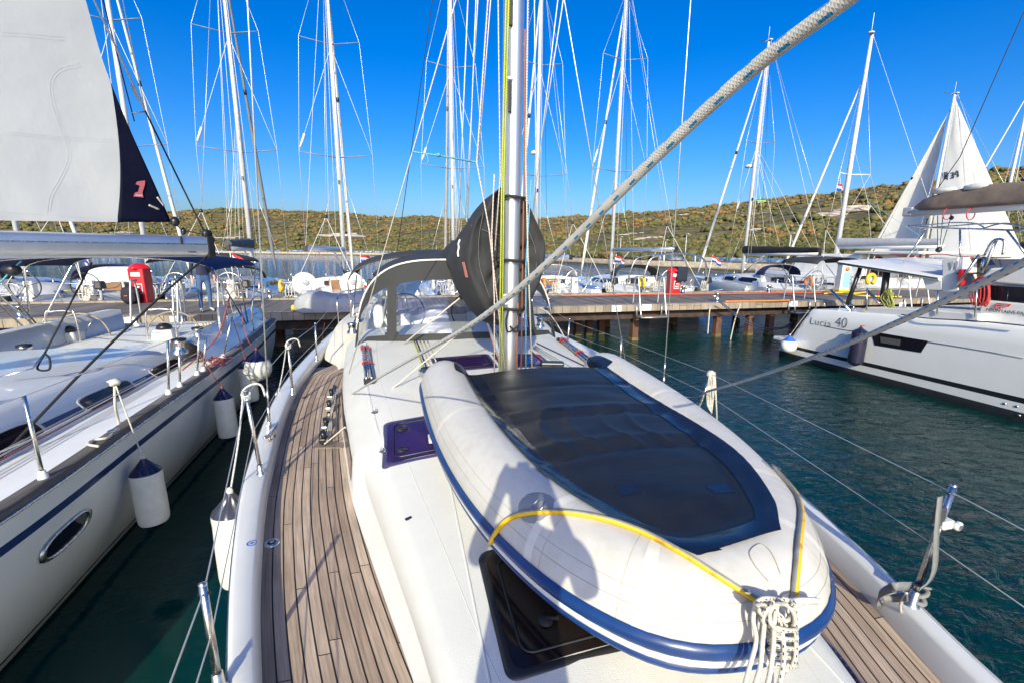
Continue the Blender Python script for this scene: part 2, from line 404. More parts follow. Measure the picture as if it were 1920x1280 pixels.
# ================================================================== water, shore, hills
def water_mat():
    m = bpy.data.materials.new('sea_water'); m.use_nodes = True; n = m.node_tree.nodes; L = m.node_tree.links; b = n['Principled BSDF']
    b.inputs['Base Color'].default_value = (0.0012, 0.027, 0.025, 1); b.inputs['Roughness'].default_value = 0.03; b.inputs['IOR'].default_value = 1.33
    tc = n.new('ShaderNodeTexCoord')
    mp = n.new('ShaderNodeMapping'); mp.inputs['Scale'].default_value = (1.0, 1.7, 1); mp.inputs['Rotation'].default_value = (0, 0, R(-12)); L.new(tc.outputs['Object'], mp.inputs[0])
    n1 = n.new('ShaderNodeTexNoise'); n1.inputs['Scale'].default_value = 3.4; n1.inputs['Detail'].default_value = 4; n1.inputs['Roughness'].default_value = 0.55; n1.inputs['Distortion'].default_value = 0.6
    n2 = n.new('ShaderNodeTexNoise'); n2.inputs['Scale'].default_value = 0.8; n2.inputs['Detail'].default_value = 3
    L.new(mp.outputs[0], n1.inputs['Vector']); L.new(mp.outputs[0], n2.inputs['Vector'])
    # calm lane between the two moored hulls (sheltered water)
    sx = n.new('ShaderNodeSeparateXYZ'); L.new(tc.outputs['Object'], sx.inputs[0])
    mr = n.new('ShaderNodeMapRange'); mr.interpolation_type = 'SMOOTHSTEP'; mr.inputs[1].default_value = -1.5; mr.inputs[2].default_value = 3.0; mr.inputs[3].default_value = 0.12; mr.inputs[4].default_value = 1.0
    L.new(sx.outputs[0], mr.inputs[0])
    my = n.new('ShaderNodeMapRange'); my.interpolation_type = 'SMOOTHSTEP'; my.inputs[1].default_value = 9.0; my.inputs[2].default_value = 13.0; my.inputs[3].default_value = 0.0; my.inputs[4].default_value = 1.0
    L.new(sx.outputs[1], my.inputs[0])
    mxx = n.new('ShaderNodeMath'); mxx.operation = 'MAXIMUM'; L.new(mr.outputs[0], mxx.inputs[0]); L.new(my.outputs[0], mxx.inputs[1])
    mf = n.new('ShaderNodeMapRange'); mf.interpolation_type = 'SMOOTHSTEP'; mf.inputs[1].default_value = 17.0; mf.inputs[2].default_value = 34.0; mf.inputs[3].default_value = 1.0; mf.inputs[4].default_value = 1.5; L.new(sx.outputs[1], mf.inputs[0])
    mz_ = n.new('ShaderNodeMath'); mz_.operation = 'MULTIPLY'; L.new(mxx.outputs[0], mz_.inputs[0]); L.new(mf.outputs[0], mz_.inputs[1]); mxx = mz_
    ad = n.new('ShaderNodeMath'); ad.operation = 'MULTIPLY_ADD'; ad.inputs[1].default_value = 1.6; L.new(n2.outputs[0], ad.inputs[0]); L.new(n1.outputs[0], ad.inputs[2])
    hm = n.new('ShaderNodeMath'); hm.operation = 'MULTIPLY'; L.new(ad.outputs[0], hm.inputs[0]); L.new(mxx.outputs[0], hm.inputs[1])
    bp = n.new('ShaderNodeBump'); bp.inputs['Distance'].default_value = 0.055; bp.inputs['Strength'].default_value = 1.0
    L.new(hm.outputs[0], bp.inputs['Height']); L.new(bp.outputs[0], b.inputs['Normal'])
    return m
m_ = MB(); S = 4000
xs = [-S, -300, -60, -20, 20, 60, 300, S]; ys = [-S, -300, -60, -20, 20, 60, 300, S]
m_.grid([[(x, y, 0) for x in xs] for y in ys])
structure(m_.build('water', water_mat()))

# --- shoreline: photo column -> distance of the water's edge; skyline height
HOR = lambda px: 470.0+0.00873*(px-960)
SHORE = smooth_tab([(-500, 370), (0, 330), (390, 290), (560, 255), (760, 215), (900, 165), (1040, 125), (1200, 96), (1400, 84), (1600, 77), (1920, 71), (2500, 64)])
SKY = smooth_tab([(-500, 398), (0, 399), (160, 401), (324, 401), (400, 398), (470, 399), (560, 400), (640, 404), (700, 410), (760, 413), (830, 415), (1016, 414), (1080, 409), (1200, 403), (1300, 396), (1400, 385), (1480, 375), (1560, 368), (1620, 360), (1700, 352), (1820, 335), (1920, 322), (2200, 300), (2500, 290)])
RIDGE = smooth_tab([(-500, 950), (0, 850), (400, 800), (760, 720), (1040, 640), (1200, 520), (1400, 440), (1920, 380), (2500, 360)])
def azdir(px):
    d = ray(px, HOR(px)); d.z = 0; return d.normalized()
def colf(px):     # slant of a column: metres along the view axis per metre along the ground
    return math.cos(math.atan((px-960)/870.0))
def terrain_z(px, t):
    """height above sea at fraction t from shore to ridge"""
    d0, d1 = SHORE(px), RIDGE(px); zr = CAM_H+d1*(HOR(px)-SKY(px))/870.0*colf(px)
    s = t**1.15
    base = 1.3+(zr-1.3)*(0.55*s+0.45*(3*t*t-2*t**3))
    return base
ground = MB(); NPX, NT = 230, 46
pxs = [-420+2900*i/(NPX-1) for i in range(NPX)]
rows = []
for px in pxs:
    d = azdir(px); row = []
    d0, d1 = SHORE(px), RIDGE(px)
    for j in range(NT):
        t = (j/(NT-1))**1.4; r_ = d0+(d1-d0)*t; p = d*r_; z = terrain_z(px, t)
        amp = 0.0 if j < 3 else min(1, (j-2)/8)*min(1, (NT-1-j)/5+0.15)
        z += amp*(noise.noise(Vector((p.x*0.012, p.y*0.012, 3)))*r_*0.012+noise.noise(Vector((p.x*0.05, p.y*0.05, 9)))*r_*0.004)
        row.append((p.x, p.y, z))
    # fall away behind the ridge
    p = d*(d1*1.35); row.append((p.x, p.y, row[-1][2]*0.5))
    rows.append(row)
ground.grid(rows)
def hill_mat():
    m = bpy.data.materials.new('scrub_ground'); m.use_nodes = True; n = m.node_tree.nodes; L = m.node_tree.links; b = n['Principled BSDF']
    tc = n.new('ShaderNodeTexCoord')
    a = n.new('ShaderNodeTexNoise'); a.inputs['Scale'].default_value = 0.12; a.inputs['Detail'].default_value = 9; a.inputs['Roughness'].default_value = 0.7; L.new(tc.outputs['Object'], a.inputs['Vector'])
    cr = n.new('ShaderNodeValToRGB'); E_ = cr.color_ramp.elements
    E_[0].position = 0.34; E_[0].color = (0.05, 0.058, 0.025, 1); E_[1].position = 0.72; E_[1].color = (0.30, 0.25, 0.18, 1)
    e = E_.new(0.46); e.color = (0.10, 0.095, 0.045, 1); e = E_.new(0.57); e.color = (0.19, 0.14, 0.075, 1)
    L.new(a.outputs[0], cr.inputs[0]); L.new(cr.outputs[0], b.inputs['Base Color']); b.inputs['Roughness'].default_value = 0.95; b.inputs['Specular IOR Level'].default_value = 0.1
    return m
hills = structure(ground.build('hills', hill_mat()))
hb = bvh_of(hills)

# --- stone sea wall, promenade wall behind it
wall = MB(); shelf = MB(); pw = MB(); NW = 160
wr = []; sr = []; bw = []
for i in range(NW):
    px = -420+2900*i/(NW-1); d = azdir(px); r0 = SHORE(px)
    j = lambda k: noise.noise(Vector((d.x*r0*0.9, d.y*r0*0.9, k)))*0.12
    a = d*(r0-1.2); bq = d*(r0-0.9); c = d*(r0-0.35); e = d*(r0+6)
    wr.append([(a.x, a.y, -0.4), (a.x, a.y, 0.12+j(1)), (bq.x, bq.y, 0.75+j(2)), (c.x, c.y, 1.25+j(3)*0.4), (e.x, e.y, 1.42)])
    g0 = d*(r0+3.6); g1 = d*(r0+3.9)
    bw.append([(g0.x, g0.y, 1.25), (g0.x, g0.y, 2.05), (g1.x, g1.y, 2.05), (g1.x, g1.y, 1.25)])
wall.sm = False; wall.grid(wr)
def stone_mat():
    m = bpy.data.materials.new('sea_wall_stone'); m.use_nodes = True; n = m.node_tree.nodes; L = m.node_tree.links; b = n['Principled BSDF']
    tc = n.new('ShaderNodeTexCoord'); vo = n.new('ShaderNodeTexVoronoi'); vo.inputs['Scale'].default_value = 2.2; L.new(tc.outputs['Object'], vo.inputs['Vector'])
    cr = n.new('ShaderNodeValToRGB'); cr.color_ramp.elements[0].color = (0.26, 0.21, 0.15, 1); cr.color_ramp.elements[1].color = (0.52, 0.44, 0.34, 1)
    L.new(vo.outputs['Color'], cr.inputs[0])
    sx = n.new('ShaderNodeSeparateXYZ'); L.new(tc.outputs['Object'], sx.inputs[0])
    mr = n.new('ShaderNodeMapRange'); mr.inputs[1].default_value = 0.15; mr.inputs[2].default_value = 0.42; L.new(sx.outputs[2], mr.inputs[0])
    mx = n.new('ShaderNodeMix'); mx.data_type = 'RGBA'; L.new(mr.outputs[0], mx.inputs[0]); mx.inputs[6].default_value = (0.075, 0.06, 0.03, 1); L.new(cr.outputs[0], mx.inputs[7])
    L.new(mx.outputs[2], b.inputs['Base Color']); b.inputs['Roughness'].default_value = 0.9
    return m
tag(wall.build('sea_wall', stone_mat()), 'low beige stone sea wall along the far shore', 'sea wall')
pw.sm = False; pw.grid(bw[:])
def mural_mat():
    m = bpy.data.materials.new('painted_wall'); m.use_nodes = True; n = m.node_tree.nodes; L = m.node_tree.links; b = n['Principled BSDF']
    tc = n.new('ShaderNodeTexCoord'); nz = n.new('ShaderNodeTexNoise'); nz.inputs['Scale'].default_value = 0.7; nz.inputs['Detail'].default_value = 4; L.new(tc.outputs['Object'], nz.inputs['Vector'])
    cr = n.new('ShaderNodeValToRGB'); cr.color_ramp.interpolation = 'EASE'; E_ = cr.color_ramp.elements
    E_[0].position = 0.40; E_[0].color = (0.035, 0.10, 0.30, 1); E_[1].position = 0.63; E_[1].color = (0.42, 0.40, 0.42, 1); e = E_.new(0.52); e.color = (0.10, 0.19, 0.38, 1)
    L.new(nz.outputs[0], cr.inputs[0]); L.new(cr.outputs[0], b.inputs['Base Color']); b.inputs['Roughness'].default_value = 0.8
    return m
tag(pw.build('promenade_wall', mural_mat()), 'low blue painted wall behind the stone sea wall', 'wall')

# --- shrubs: one mass over the hills
def leaf_mat(name, c1, c2, c3):
    m = bpy.data.materials.new(name); m.use_nodes = True; n = m.node_tree.nodes; L = m.node_tree.links; b = n['Principled BSDF']
    at_ = n.new('ShaderNodeAttribute'); at_.attribute_name = 'tone'
    tc = n.new('ShaderNodeTexCoord'); nz = n.new('ShaderNodeTexNoise'); nz.inputs['Scale'].default_value = 1.3; nz.inputs['Detail'].default_value = 5; L.new(tc.outputs['Object'], nz.inputs['Vector'])
    ad = n.new('ShaderNodeMath'); ad.operation = 'MULTIPLY_ADD'; ad.inputs[1].default_value = 0.3; L.new(nz.outputs[0], ad.inputs[0]); L.new(at_.outputs['Fac'], ad.inputs[2])
    cr = n.new('ShaderNodeValToRGB'); E_ = cr.color_ramp.elements; E_[0].position = 0.10; E_[0].color = (*c1, 1); E_[1].position = 1.1; E_[1].color = (*c3, 1); e = E_.new(0.62); e.color = (*c2, 1)
    L.new(ad.outputs[0], cr.inputs[0]); L.new(cr.outputs[0], b.inputs['Base Color']); b.inputs['Roughness'].default_value = 0.9; b.inputs['Specular IOR Level'].default_value = 0.15
    return m
def ico(sub):
    bm = bmesh.new(); bmesh.ops.create_icosphere(bm, subdivisions=sub, radius=1.0); v = np.array([x.co[:] for x in bm.verts]); f = np.array([[q.index for q in p.verts] for p in bm.faces]); bm.free(); return v, f
ICO = {1: ico(1), 2: ico(2), 3: ico(3)}
rng = np.random.default_rng(5)
def clump(sub, leaves):
    """one bush: a few lumpy lobes plus loose leaf faces round them; unit size"""
    vs = []; fs = []; off = 0
    for k in range(int(rng.integers(3, 6))):
        v, f = ICO[sub]; v = v.copy()
        c = np.array([rng.normal(0, 0.42), rng.normal(0, 0.42), rng.uniform(0.25, 0.62)]); s = rng.uniform(0.38, 0.62)
        dsp = np.array([noise.noise(Vector(p*2.3+c*9)) for p in v]); dsp += 0.6*np.array([noise.noise(Vector(p*5.5+c*5)) for p in v])
        v = v*(1+0.45*dsp)[:, None]*s*np.array([1, 1, 0.8])+c
        vs.append(v); fs.append(f+off); off += len(v)
        for _ in range(leaves):
            d = rng.normal(0, 1, 3); d /= np.linalg.norm(d); p = c+d*s*rng.uniform(0.8, 1.22)*np.array([1, 1, 0.85]); q = rng.normal(0, 1, (3, 3)); q = q/np.linalg.norm(q, axis=1)[:, None]*rng.uniform(0.07, 0.15)
            vs.append(p+q); fs.append(np.array([[off, off+1, off+2]])); off += 3
    return np.concatenate(vs), np.concatenate(fs)
PROTO = {'far': [clump(1, 14) for _ in range(8)], 'near': [clump(2, 130) for _ in range(7)]}
def scatter(name, spots, mt, label=None):
    V = []; F = []; T = []; off = 0
    for (p, s, kind, tone, hgt) in spots:
        v, f = PROTO[kind][int(rng.integers(len(PROTO[kind])))]; a = rng.uniform(0, 6.28); ca, sa = math.cos(a), math.sin(a)
        vv = np.stack([(v[:, 0]*ca-v[:, 1]*sa)*s+p[0], (v[:, 0]*sa+v[:, 1]*ca)*s+p[1], v[:, 2]*s*hgt+p[2]], 1)
        V.append(vv); F.append(f+off); T.append(np.full(len(v), tone)+rng.uniform(-.08, .08, len(v))); off += len(v)
    V = np.concatenate(V); F = np.concatenate(F); T = np.concatenate(T)
    me = bpy.data.meshes.new(name); me.vertices.add(len(V)); me.vertices.foreach_set('co', V.ravel()); me.loops.add(F.size); me.loops.foreach_set('vertex_index', F.ravel())
    me.polygons.add(len(F)); me.polygons.foreach_set('loop_start', np.arange(0, F.size, 3)); me.polygons.foreach_set('loop_total', np.full(len(F), 3)); me.update()
    at_ = me.attributes.new('tone', 'FLOAT', 'POINT'); at_.data.foreach_set('value', T)
    me.materials.append(mt); me.validate()
    o = bpy.data.objects.new(name, me); COL.objects.link(o); return o
spots = []
def zat(x, y):
    r_ = hb.ray_cast(Vector((x, y, 900)), Vector((0, 0, -1))); return r_[0].z if r_[0] else None
BARE = [(1590, 398, 62, 12), (645, 442, 46, 5), (415, 446, 20, 4), (1215, 446, 26, 5), (1420, 431, 26, 3), (1725, 431, 34, 5), (235, 436, 16, 4), (1290, 402, 22, 3), (1180, 438, 18, 3)]
def to_px(p):
    c, s = math.cos(YAW), math.sin(YAW); x = p[0]*c-p[1]*s; y = p[0]*s+p[1]*c; z = p[2]-CAM_H
    f = y*math.cos(PITCH)-z*math.sin(PITCH); u = y*math.sin(PITCH)+z*math.cos(PITCH)
    a, b = FPX*x/f, -FPX*u/f; c, s = math.cos(ROLL), math.sin(ROLL); return 960+a*c-b*s, 640+a*s+b*c
cnt = 0
while cnt < 15500:
    px = rng.uniform(-120, 2060); t = rng.uniform(0, 1)**(1.3 if px < 900 else 1.7)
    d0, d1 = SHORE(px), RIDGE(px); r_ = d0+4.5+(d1*1.02-d0)*t; d = azdir(px); x, y = d.x*r_, d.y*r_; z = zat(x, y)
    if z is None: continue
    qx, qy = to_px((x, y, z+1))
    if any(abs(qx-a)/w_ < 1 and abs(qy-b)/h_ < 1 and ((qx-a)/w_)**2+((qy-b)/h_)**2 < 1 for a, b, w_, h_ in BARE): continue
    nn = noise.noise(Vector((x*0.014, y*0.014, 1)))+0.5*noise.noise(Vector((x*0.06, y*0.06, 2)))
    if nn < -0.18 and rng.uniform() < 0.8: continue
    hi = (z-2)/ (70 if px < 1000 else 42)
    rust = 0.20+0.55*hi-0.25*(px > 1150)*(1-hi)+0.5*nn
    tone = float(np.clip(rng.normal(0.62 if rng.uniform() < rust else 0.22, 0.14), 0, 1))
    s = min(3.4, 0.92*float(rng.lognormal(0, 0.42)))*(1+0.0012*r_)
    near = r_ < 190
    if near: s = min(2.6, 0.95*float(rng.lognormal(0, 0.4)))
    spots.append(((x, y, z-0.2*s), s, 'near' if near and r_ < 150 else 'far', tone, rng.uniform(0.75, 1.1))); cnt += 1
# olive thicket close behind the promenade on the right
for k in range(430):
    px = rng.uniform(900, 2100); r_ = SHORE(px)+5+abs(rng.normal(0, 14)); d = azdir(px); x, y = d.x*r_, d.y*r_; z = zat(x, y)
    if z is None: continue
    s = rng.uniform(1.3, 2.6); spots.append(((x, y, z-0.3), s, 'near', float(np.clip(rng.normal(0.2, 0.1), 0, 0.4)), rng.uniform(0.8, 1.15)))
shr = scatter('hillside_shrubs', spots, leaf_mat('shrub_leaves', (0.075, 0.088, 0.036), (0.16, 0.142, 0.056), (0.25, 0.13, 0.05)))
shr['kind'] = 'stuff'
shr['label'] = 'green and rust coloured scrub covering the hills'
# pale rock outcrops
rk = mat('limestone', (0.46, 0.40, 0.33), 0.95, var=0.25, vscale=0.6, bump=0.2, bscale=1.5)
for i, (a, b, w_, h_) in enumerate(BARE):
    r0 = hb.ray_cast(EYE, ray(a, b+1).normalized())
    if r0[0] is None: continue
    p = r0[0]; D = p.length; mbk = MB(); px_m = D/870*1.05
    for k in range(16):
        q = Vector((rng.normal(0, 0.42)*w_*px_m, rng.normal(0, 0.3)*w_*px_m*0.8, 0)); zz = zat(p.x+q.x, p.y+q.y)
        if zz is None: continue
        v, f = ICO[2]; s = rng.uniform(0.12, 0.3)*w_*px_m
        dsp = np.array([noise.noise(Vector(x_*1.7)+Vector((k, i, 0))) for x_ in v]); vv = v*(1+0.6*dsp)[:, None]*s*np.array([1.3, 1.0, 0.22])+np.array([p.x+q.x, p.y+q.y, zz])
        bse = mbk.add(vv); mbk.sm = False
        for t_ in f: mbk.face([bse+int(x_) for x_ in t_])
    where = ['broad pale rock outcrop on the right hill above the moored boats', 'long pale rock strip low on the middle hill', 'small pale rock patch low on the left hill by the boom end', 'pale rock patch above the bare furling boom', 'thin pale rock ledge right of the green roofs', 'pale rock slope below the white hoisted sails', 'pale rock scatter behind the shaded sail foot', 'narrow rock ledge high on the middle right hill', 'pale rock patch beside the tall lamp post'][i]
    tag(mbk.build('rock_outcrop', rk, loc=(p.x, p.y, p.z)), where, 'rocks', 'rock outcrops on the hills')

# --- lamp posts on the promenade, small roofs on the hill
lp = mat('lamp_post_paint', (0.55, 0.56, 0.56), 0.5)
for i, (px, ytop, lab) in enumerate([(1163, 446, 'grey lamp post left of the bare furling boom end'), (1285, 441, 'tall pale lamp post on the shore right of the bare boom'), (1479, 440, 'pale lamp post behind the black covered boom'), (1247, 452, 'short pale lamp post on the shore above the red cabinet'), (700, 470, 'thin lamp post on the far left shore'), (818, 462, 'lamp post on the far shore beside the dark sail cover')]):
    r0 = SHORE(px)+3.0; d = azdir(px); b_ = Vector((d.x*r0, d.y*r0, 1.42)); f = 1/colf(px); zt = CAM_H+r0*(HOR(px)-ytop)/870*colf(px)
    t_ = thing('lamp_post', lab, 'lamp post', b_, 0, 'lamp posts on the far shore'); hgt = max(zt-1.42, 2)
    MB().tube([(0, 0, -0.2), (0, 0, hgt)], [0.09, 0.06], 8).build('pole', lp, t_)
    MB().box((0, -0.25, hgt+0.06), (0.28, 0.7, 0.12)).build('lamp_head', lp, t_, bevel=0.02)
for i, (px, py, w_, m1, lab) in enumerate([(1457, 425, 9, mat('green_sheet', (0.03, 0.22, 0.16), 0.5), 'dark green shed roof on the right hill'), (1489, 425, 7, mat('orange_tile', (0.45, 0.20, 0.09), 0.7), 'small orange roofed hut between two green sheds'), (1426, 379, 6.5, mat('lime_sheet', (0.22, 0.62, 0.10), 0.5), 'bright lime green tarpaulin hut on the hill crest')]):
    r0 = hb.ray_cast(EYE, ray(px, py+3).normalized())
    if r0[0] is None: continue
    p = r0[0]; k = p.length/870; t_ = thing('hill_hut', lab, 'hut', p, -YAW, 'huts on the right hill')
    MB().box((0, 0, 0.5*k*2), (w_*2*k, w_*k, 3.0*k)).build('wall', mat('hut_wall', (0.5, 0.42, 0.34), 0.8), t_)
    MB().prism([(-w_*1.1*k, -w_*0.7*k, 2.4*k), (-w_*1.1*k, w_*0.7*k, 2.4*k), (-w_*1.1*k, 0, 5.2*k)], (w_*2.2*k, 0, 0)).build('roof', m1, t_)
# ================================================================== the dock and what stands on it
DZ, DF, DB = 1.26, 13.5, 17.3            # deck height, front edge, back edge
dock = wthing('dock', 'long timber decked pier on steel piles between the two rows of boats', 'pier', (0, 15.4, 0))
m_ = MB(); X0, X1 = -75, 75
m_.grid([[(X0, DF+0.28, DZ), (X1, DF+0.28, DZ)], [(X0, DB-0.25, DZ), (X1, DB-0.25, DZ)]], [[(X0, 0), (X1, 0)], [(X0, 3.3), (X1, 3.3)]], flip=False)
m_.build('deck_planks', dockwood, dock)
def edge(y0, y1, z0, z1, name):
    e = MB(); u0, u1 = X0, X1
    # UV u runs along so that planks read as short cross pieces
    e.grid([[(X0, y0, z0), (X1, y0, z0)], [(X0, y0, z1), (X1, y0, z1)], [(X0, y1, z1), (X1, y1, z1)], [(X0, y1, z0), (X1, y1, z0)]], [[(u0, 0), (u1, 0)], [(u0, .2), (u1, .2)], [(u0, .45), (u1, .45)], [(u0, .65), (u1, .65)]]); e.smooth = [False]*len(e.f)
    return e.build(name, edgewood, dock)
edge(DF-0.02, DF+0.28, DZ-0.20, DZ+0.012, 'edge_timber'); edge(DB-0.25, DB+0.05, DZ-0.20, DZ+0.05, 'edge_timber')
beam = mat('rusty_steel', (0.055, 0.034, 0.027), 0.8, var=0.5, vscale=5, bump=0.004, bscale=20)
pilem = mat('rusty_pile', (0.115, 0.055, 0.036), 0.8, var=0.4, vscale=4, bump=0.006, bscale=18)
weed = mat('pile_weed', (0.15, 0.12, 0.045), 0.9, var=0.4, vscale=8, bump=0.01, bscale=25)
b = MB()
for y in (DF+0.35, DF+1.9, DB-0.4): b.box((0, y, DZ-0.36), (X1-X0, 0.16, 0.26))
b.build('steel_girder', beam, dock)
b = MB()
for i in range(75): b.box((X0+2*i+0.3, (DF+DB)/2, DZ-0.16), (0.12, DB-DF-0.5, 0.14))
b.build('deck_joists', beam, dock)
pile_px = [1113, 1135, 1160, 1190, 1345, 1405, 1443]
xs_ = [onY(p, 620, DF+0.4).x for p in pile_px]
# the pairs and singles seen from the bow, then the same rhythm along the rest of the pier
pl = []
for k, x in enumerate(xs_): pl.append((x, DF+(0.45 if k in (3, 4, 5, 6) else 1.8)))
for x in list(np.arange(-60, 4.2, 3.1))+list(np.arange(17, 60, 3.1)): pl += [(x, DF+0.45), (x+0.6, DF+1.9)]
for x in np.arange(-60, 60, 3.1): pl.append((x, DB-0.5))
for x, y in pl:
    p_ = MB(); p_.box((x, y, 0.3), (0.22, 0.22, 1.35)); pp = p_.build('pile', pilem, dock, bevel=0.012)
    q_ = MB(); q_.box((x, y, -0.45), (0.235, 0.235, 1.1)); q_.build('weed_band', weed, pp)
# -- steel bollards
def bollard(px, py, lab):
    p = at(px, py, DZ); t_ = thing('mooring_bollard', lab, 'bollard', p, 0, 'mooring bollards along the pier')
    MB().lathe([(0.0, 0.0), (0.13, 0.0), (0.13, 0.02), (0.085, 0.03), (0.08, 0.26), (0.095, 0.27), (0.095, 0.31), (0, 0.32)], 16).build('post', steel, t_)
    MB().tube([(-0.2, 0, 0.2), (0.2, 0, 0.2)], 0.018, 8).build('cross_pin', steel, t_)
for px, py, lab in [(1344, 566, 'steel mooring bollard left of the orange hose on the pier'), (1591, 571, 'steel mooring bollard by the left black roof post'), (610, 585, 'steel mooring bollard in front of the covered tender'), (41, 597, 'steel mooring bollard on the pier above the silver winch'), (507, 562, 'steel mooring bollard behind the furled sail pole'), (1441, 548, 'steel mooring bollard by the dark fender on the back edge'), (1280, 551, 'small steel bollard right of the red cabinet with a jacket'), (1028, 577, 'steel mooring bollard beside the black sail cover')]: bollard(px, py, lab)
# -- swim ladders with a stepped platform
def swim_ladder(px, lab):
    c = onY(px, 575, DF-0.02); t_ = thing('boarding_ladder', lab, 'ladder', (c.x, DF-0.03, DZ), 0, 'galvanised boarding ladders on the pier')
    for s in (-0.46, 0.46):
        MB().tube(catmull([(s, 0.22, 0.0), (s, 0.20, 0.5), (s, 0.16, 0.86), (s, 0.06, 0.92), (s, -0.05, 0.86), (s, -0.18, 0.3), (s, -0.36, -0.36)], 6), 0.024, 8).build('handrail', galv, t_)
        MB().tube([(s, 0.22, 0.01), (s, -0.045, 0.01), (s, -0.055, -0.36)], 0.03, 8).build('step_bracket', galv, t_)
    f = MB()
    f.tube([(-0.46, -0.05, -0.36), (0.46, -0.05, -0.36), (0.46, -0.42, -0.36), (-0.46, -0.42, -0.36)], 0.024, 8, closed=True); f.build('platform_frame', galv, t_)
    MB().box((0, -0.235, -0.35), (0.9, 0.34, 0.03)).build('tread', woodt, t_)
    return t_
swim_ladder(1216, 'galvanised boarding ladder with a low platform left of the white sign 1073')
swim_ladder(1496, 'galvanised boarding ladder on the pier behind the catamaran stern')
swim_ladder(1708, 'galvanised boarding ladder seen through the catamaran cockpit')
swim_ladder(293, 'galvanised boarding ladder in front of the left red cabinet')
swim_ladder(378, 'galvanised boarding ladder in front of the standing person')
# -- berth number signs
def sign(px, py, txt, lab, w_=0.34, h_=0.2):
    p = onY(px, py, DF-0.03); t_ = thing('berth_sign', lab, 'sign', p, 0, 'berth number signs')
    MB().box((0, -0.006, 0), (w_, 0.012, h_)).build('sign_plate', signw, t_, bevel=0.003)
    text('lettering', txt, 0.125, inkblue, (0, -0.014, -0.045), (R(90), 0, 0), t_, align='CENTER', sx=0.9)
for px, py, txt, lab in [(1212, 577, '1073', 'small white berth sign 1073 between ladder rails'), (1156, 579, '1074', 'small white berth sign on the pier edge left of the ladder'), (248, 603, '1378', 'white berth sign below the backpack and red cabinet'), (333, 600, '1377', 'white berth sign 1377 on the pier edge'), (1488, 570, '1071', 'small shaded berth sign beside the catamaran stern'), (1692, 572, '1070', 'small white berth sign seen through the catamaran cockpit')]: sign(px, py, txt, lab)
# -- red fire hose cabinets
def cabinet(px, py, h, lab):
    p = at(px, py, DZ); t_ = thing('fire_hose_cabinet', lab, 'fire cabinet', p, R(-8), 'red fire hose cabinets')
    MB().grid([[(x*0.23, y*0.20, z) for x, y in ((-1, -1), (1, -1), (1, 1), (-1, 1))] for z in (0.0, h*0.86)], closed=True).build('cabinet_body', red_m, t_, bevel=0.03)
    MB().lathe([(0.0, h), (0.16, h*0.985), (0.29, h*0.93), (0.33, h*0.86), (0.29, h*0.84), (0, h*0.84)], 4, origin=(0, 0, 0)).build('lid', red_m, t_, bevel=0.02).rotation_euler = (0, 0, R(45))
    MB().box((0, -0.206, h*0.72), (0.27, 0.012, 0.12)).build('instruction_label', signw, t_)
    lb = MB().box((0.04, -0.206, h*0.36), (0.22, 0.012, 0.32)).build('fire_symbol', signw, t_)
    q = MB().box((0.04, -0.216, h*0.36), (0.18, 0.01, 0.27)).build('symbol_field', red_m, lb)
    MB().tube([(0.01, -0.222, h*0.40), (0.08, -0.222, h*0.40)], 0.034, 8).build('hose_mark', inkw, lb)
    MB().box((0.04, -0.22, h*0.30), (0.09, 0.012, 0.05)).build('flame_mark', inkw, lb)
    MB().lathe([(0, 0), (0.025, 0), (0.025, 0.02), (0, 0.025)], 10, axis=(0, -1, 0), origin=(0.0, -0.2, h*0.58)).build('lock', blackp, t_)
    return t_
c1 = cabinet(270, 567, 1.24, 'red fire hose cabinet behind the dark backpack on the left')
c2 = cabinet(1261, 552, 1.10, 'red fire hose cabinet draped with a dark jacket')
p = at(1261, 552, DZ); jk = MB()
jk.grid([[(p.x-0.06+0.44*i/8, p.y-0.36+0.55*min(1, max(0, (j-5)/5)), DZ+1.13-(0.62-0.03*(i % 3))*max(0, (5-j)/5)+0.03*noise.noise(Vector((i*.7, j*.6, 2)))) for i in range(9)] for j in range(11)])
o = jk.build('jacket', mat('dark_jacket', (0.015, 0.02, 0.04), 0.9), loc=tuple(p)); md = o.modifiers.new('thick', 'SOLIDIFY'); md.thickness = 0.04; tag(o, 'dark jacket hung over the right red cabinet', 'jacket')
# -- backpack
p = at(247, 570, DZ); t_ = thing('backpack', 'dark plum backpack standing on the pier by the red cabinet', 'backpack', p, R(10))
def lump(c, sc, k=0.12, sub=3, seed=0, sq=1.0):
    v, f = ICO[sub]; out = []
    for x in v:
        y = np.sign(x)*np.abs(x)**sq; d = 1+k*noise.noise(Vector(x*2.2)+Vector((seed, 0, 0))); out.append(Vector((c[0]+y[0]*sc[0]*d, c[1]+y[1]*sc[1]*d, c[2]+y[2]*sc[2]*d)))
    m = MB(); b = m.add(out)
    for q in f: m.face([b+int(i) for i in q])
    return m
pk = mat('backpack_cloth', (0.02, 0.014, 0.024), 0.85, var=0.25)
lump((0, 0, 0.27), (0.24, 0.17, 0.27), 0.1, 3, 3, 0.75).build('bag_body', pk, t_)
lump((0.02, -0.17, 0.2), (0.17, 0.08, 0.16), 0.1, 3, 5, 0.75).build('front_pocket', pk, t_)
MB().tube(catmull([(-0.06, 0.02, 0.52), (-0.03, 0.0, 0.6), (0.04, 0.0, 0.6), (0.07, 0.02, 0.52)], 5), 0.014, 8).build('carry_handle', pk, t_)
MB().box((-0.05, -0.255, 0.27), (0.08, 0.01, 0.015)).build('zip_tag', orange, t_)
